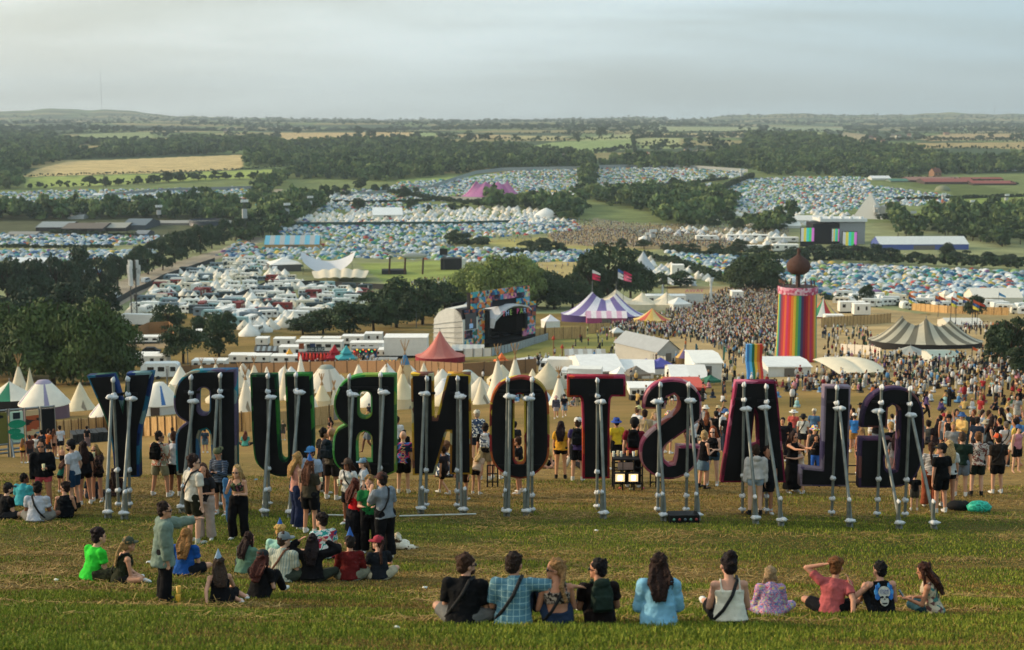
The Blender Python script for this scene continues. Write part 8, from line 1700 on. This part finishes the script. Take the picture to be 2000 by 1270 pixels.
# ---- the dense distant crowd
def crowdfig(sit):
    mb = MB()
    if sit: mb.box(-.24, -.16, 0, .24, .34, .22); mb.ball((0, 0, .42), (.2, .14, .28), 6, 4); mb.ball((0, 0, .78), .12, 6, 4)
    else: mb.tube((-.1, 0, 0), (-.1, 0, .8), .09, n=5); mb.tube((.1, 0, 0), (.1, 0, .8), .09, n=5); mb.ball((0, 0, 1.12), (.23, .15, .36), 6, 4); mb.ball((0, 0, 1.6), .12, 6, 4)
    v = np.concatenate(mb.v); f4 = [f for f in mb.f if len(f) == 4]; f4 += [(f[0], f[1], f[2], f[3]) for f in mb.f if len(f) == 5]; return v, np.array(f4)
CF = [crowdfig(False), crowdfig(True)]
CP = []
for poly, step, sitf, fr in [([(1350,590),(1440,560),(1545,556),(1530,700),(1470,712),(1420,690),(1350,660),(1245,655),(1220,640),(1270,625)],1.55,.12,.72),([(1300,690),(1450,705),(1500,745),(1330,735)],3,.3,.3),([(1604,645),(1700,648),(1715,700),(1620,715),(1604,700)],2.6,.2,.5),
      ([(1600,712),(1750,700),(1800,715),(2000,690),(2000,660),(1960,655),(1940,700),(1990,720),(1700,735),(1610,735)],1.7,.4,.7),([(1560,735),(1700,745),(1990,700),(2000,740),(1700,770),(1540,765)],1.5,.7,.62),([(1720,765),(2000,748),(2000,800),(1850,805)],1.9,.75,.35),
      ([(1075,455),(1170,447),(1290,452),(1400,458),(1440,478),(1420,488),(1290,484),(1150,482),(1080,474)],2.3,.1,.8),([(950,462),(1080,455),(1090,478),(960,474)],4,.1,.4),([(1060,425),(1300,440),(1540,440),(1540,462),(1300,462),(1060,445)],3.2,.1,.6),([(1000,520),(1080,508),(1130,520),(1060,560),(1010,550)],4,.1,.25),
      ([(800,548),(890,545),(895,562),(800,566)],2.2,.1,.7),([(1120,655),(1240,640),(1340,650),(1360,690),(1240,705),(1120,705)],3.2,.3,.25),([(590,706),(735,706),(760,722),(590,722)],1.6,.1,.6),([(1040,705),(1110,712),(1100,722),(1030,716)],1.8,.2,.6),
      ([(1740,500),(1900,500),(1900,512),(1740,512)],3.2,.1,.6),([(1110,410),(900,408),(900,430),(1110,436)],7,.1,.3),([(1860,640),(1990,640),(1990,655),(1800,660)],2.2,.1,.4),([(1500,575),(1540,575),(1535,620),(1490,620)],1.6,.1,.6),([(1400,470),(1560,478),(1560,490),(1400,486)],4,.1,.4),
      ([(1230,744),(1560,752),(1560,800),(1240,792)],2.1,.5,.3),([(930,745),(1230,742),(1230,775),(930,785)],3,.5,.22),([(1305,700),(1480,712),(1500,745),(1400,752),(1330,740)],3.4,.4,.3),([(1170,640),(1250,632),(1260,650),(1180,656)],1.8,.05,.6)]:
    P = scatter(poly, step, .5, frac=fr); CP.append(np.column_stack([P, (rng.random(len(P)) < sitf).astype(float)]))
CP = np.concatenate(CP); print('crowd', len(CP)); Vs, Fs, Cs, n0 = [], [], [], 0
for s in (0, 1):
    P = CP[CP[:, 3] == s][:, :3]; c = len(P); pv, pf = CF[s]; V, Fq = replicate(pv, pf, P, rng.uniform(0, 6.3, c), rng.uniform(.9, 1.08, c)); z = pv[:, 2]
    top = np.array([lin(CLO[i][0]) for i in rng.choice(len(CLO), c, p=CW)]); bot = np.array([lin(BOT[i][0]) for i in rng.integers(0, 6, c)]); hd = np.array([lin(x) for x in ('2a1c18', '4a3020', 'b08868', '8a6a48', 'c8c4b8')])[rng.integers(0, 5, c)]
    hz = (.62 if s else 1.44); lz = (.2 if s else .8); cc = np.where((z > hz)[None, :, None], hd[:, None], np.where((z <= lz)[None, :, None], bot[:, None], top[:, None])); Vs.append(V); Fs.append(Fq+n0); n0 += len(V); Cs.append(cc.reshape(-1, 3))
tag(link('crowd', npmesh('crowd', np.concatenate(Vs), np.concatenate(Fs), [M_crowdcol], col=np.concatenate(Cs))), 'dense festival crowd filling the ground round the tower and arenas', 'crowd', kind='stuff')
# ---- grass: blades and hay in the near part of the slope
def blades(n, y0, y1, hgt, wid, name, label, green):
    y = y0+(y1-y0)*rng.random(n)**1.25; x = rng.uniform(-.5, .5, n)*(y*.80+1.5); z = terr(x, y)
    pn = wave(x*1.0, y*2.0, 1.1, .3)+.7*wave(x*1.6, y*3, .6, 1.2)+.4*rng.normal(0, 1, n)*.5; lean = rng.normal(.0, .55, (n, 2)); h = hgt*rng.uniform(.5, 1.25, n)*(1+.6*np.clip(pn, -1, 1)); a = rng.uniform(0, 3.14, n); dx, dy = np.cos(a)*wid, np.sin(a)*wid
    B1 = np.stack([x-dx, y-dy, z-.01], -1); B2 = np.stack([x+dx, y+dy, z-.01], -1); Mx = np.stack([x+lean[:, 0]*h*.35, y+lean[:, 1]*h*.35, z+h*.6], -1); Tp = np.stack([x+lean[:, 0]*h*.9, y+lean[:, 1]*h*.9, z+h], -1)
    V = np.stack([B1, B2, Mx+np.stack([dx, dy, 0*dx], -1)*.6, Tp, Mx-np.stack([dx, dy, 0*dx], -1)*.6], 1).reshape(-1, 3); i = np.arange(n)[:, None]*5
    straw = (rng.random(n) < np.clip(np.interp(y+1.1*wave(x, y, 2.7, .5), [14, 18, 20.5, 24.5, 28, 30, 32.8, 34.2, 38, 44], [.06, .12, .42, .6, .45, .12, .08, .62, .88, .9])-.75*pn, .03, .97)); g1 = np.array([lin(c) for c in ('6a7c26', '84922f', '4a5e1b', '9aa03c')])[rng.integers(0, 4, n)]; s1 = np.array([lin(c) for c in ('9a7c46', '84693a', 'ab9054', '6a5630')])[rng.integers(0, 4, n)]  # blade colours follow the same distance mix, greener band nearside of the letters
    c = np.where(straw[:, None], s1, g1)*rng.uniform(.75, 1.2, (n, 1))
    o = link(name, npmesh(name, V, np.concatenate([i+np.array([[0, 1, 2, 4]])]), [M_blade], col=np.repeat(c, 5, 0)));
    me = o.data; return tag(o, label, 'grass', kind='stuff')
M_blade = mat_attr('grass_blades', .7, .1, 4.)
nt_ = M_blade.node_tree; b_ = nt_.nodes['Principled BSDF']
def blades2(n, y0, y1, hgt, wid, name, label):
    o = blades(n, y0, y1, hgt, wid, name, label, 1); return o
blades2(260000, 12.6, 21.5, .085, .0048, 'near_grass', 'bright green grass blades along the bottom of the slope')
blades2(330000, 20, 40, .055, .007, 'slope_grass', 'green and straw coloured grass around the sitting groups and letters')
# cut hay lying in loose tufts
n = 5200; y = 17+27*rng.random(n); x = rng.uniform(-.42, .42, n)*y; s_ = wave(x, y*3.2, 1.9, .8)+.5*wave(x*2, y*5, 1.3, 2.); k_ = s_ > .12; x = x[k_]; y = y[k_]; n = len(x); z = terr(x, y)
q = 14; pos = np.repeat(np.stack([x, y, z], -1), q, 0)+rng.normal(0, 1, (n*q, 3))*np.array([.22, .11, .008])+np.array([0, 0, .02]); d_ = rng.normal(0, 1, (n*q, 3))*np.array([1, .7, .22]); d_ /= np.linalg.norm(d_, axis=1)[:, None]; d_ *= .09; w_ = np.cross(d_, [0, 0, 1])*.07
V = np.stack([pos-d_-w_, pos-d_+w_, pos+d_+w_, pos+d_-w_], 1).reshape(-1, 3); c = np.array([lin(c) for c in ('a08248', '8a6c3c', 'b39458', '745a32')])[rng.integers(0, 4, n*q)]
tag(link('cut_hay', npmesh('cut_hay', V, np.arange(len(V)).reshape(-1, 4), [M_blade], col=np.repeat(c, 4, 0))), 'loose dry hay scattered in streaks over the slope', 'hay', kind='stuff')
for sc_ in [TMP]: bpy.data.scenes.remove(sc_)
# ------------------------------------------------------------------ the hazy evening air
def haze():
    mb = MB(); mb.box(-11500, -70, -95, 11500, 16500, 440)
    m = bpy.data.materials.new('evening_air'); m.use_nodes = True; nt = m.node_tree; nt.nodes.clear()
    o = nt.nodes.new('ShaderNodeOutputMaterial'); v = nt.nodes.new('ShaderNodeVolumePrincipled')
    v.inputs['Color'].default_value = (.70, .83, .93, 1); v.inputs['Density'].default_value = HAZE_D; v.inputs['Anisotropy'].default_value = .0
    nt.links.new(v.outputs[0], o.inputs['Volume'])
    tag(mb.obj('haze', m), 'pale evening haze over the valley', kind='stuff')
HAZE_D = 7.4e-5
haze()
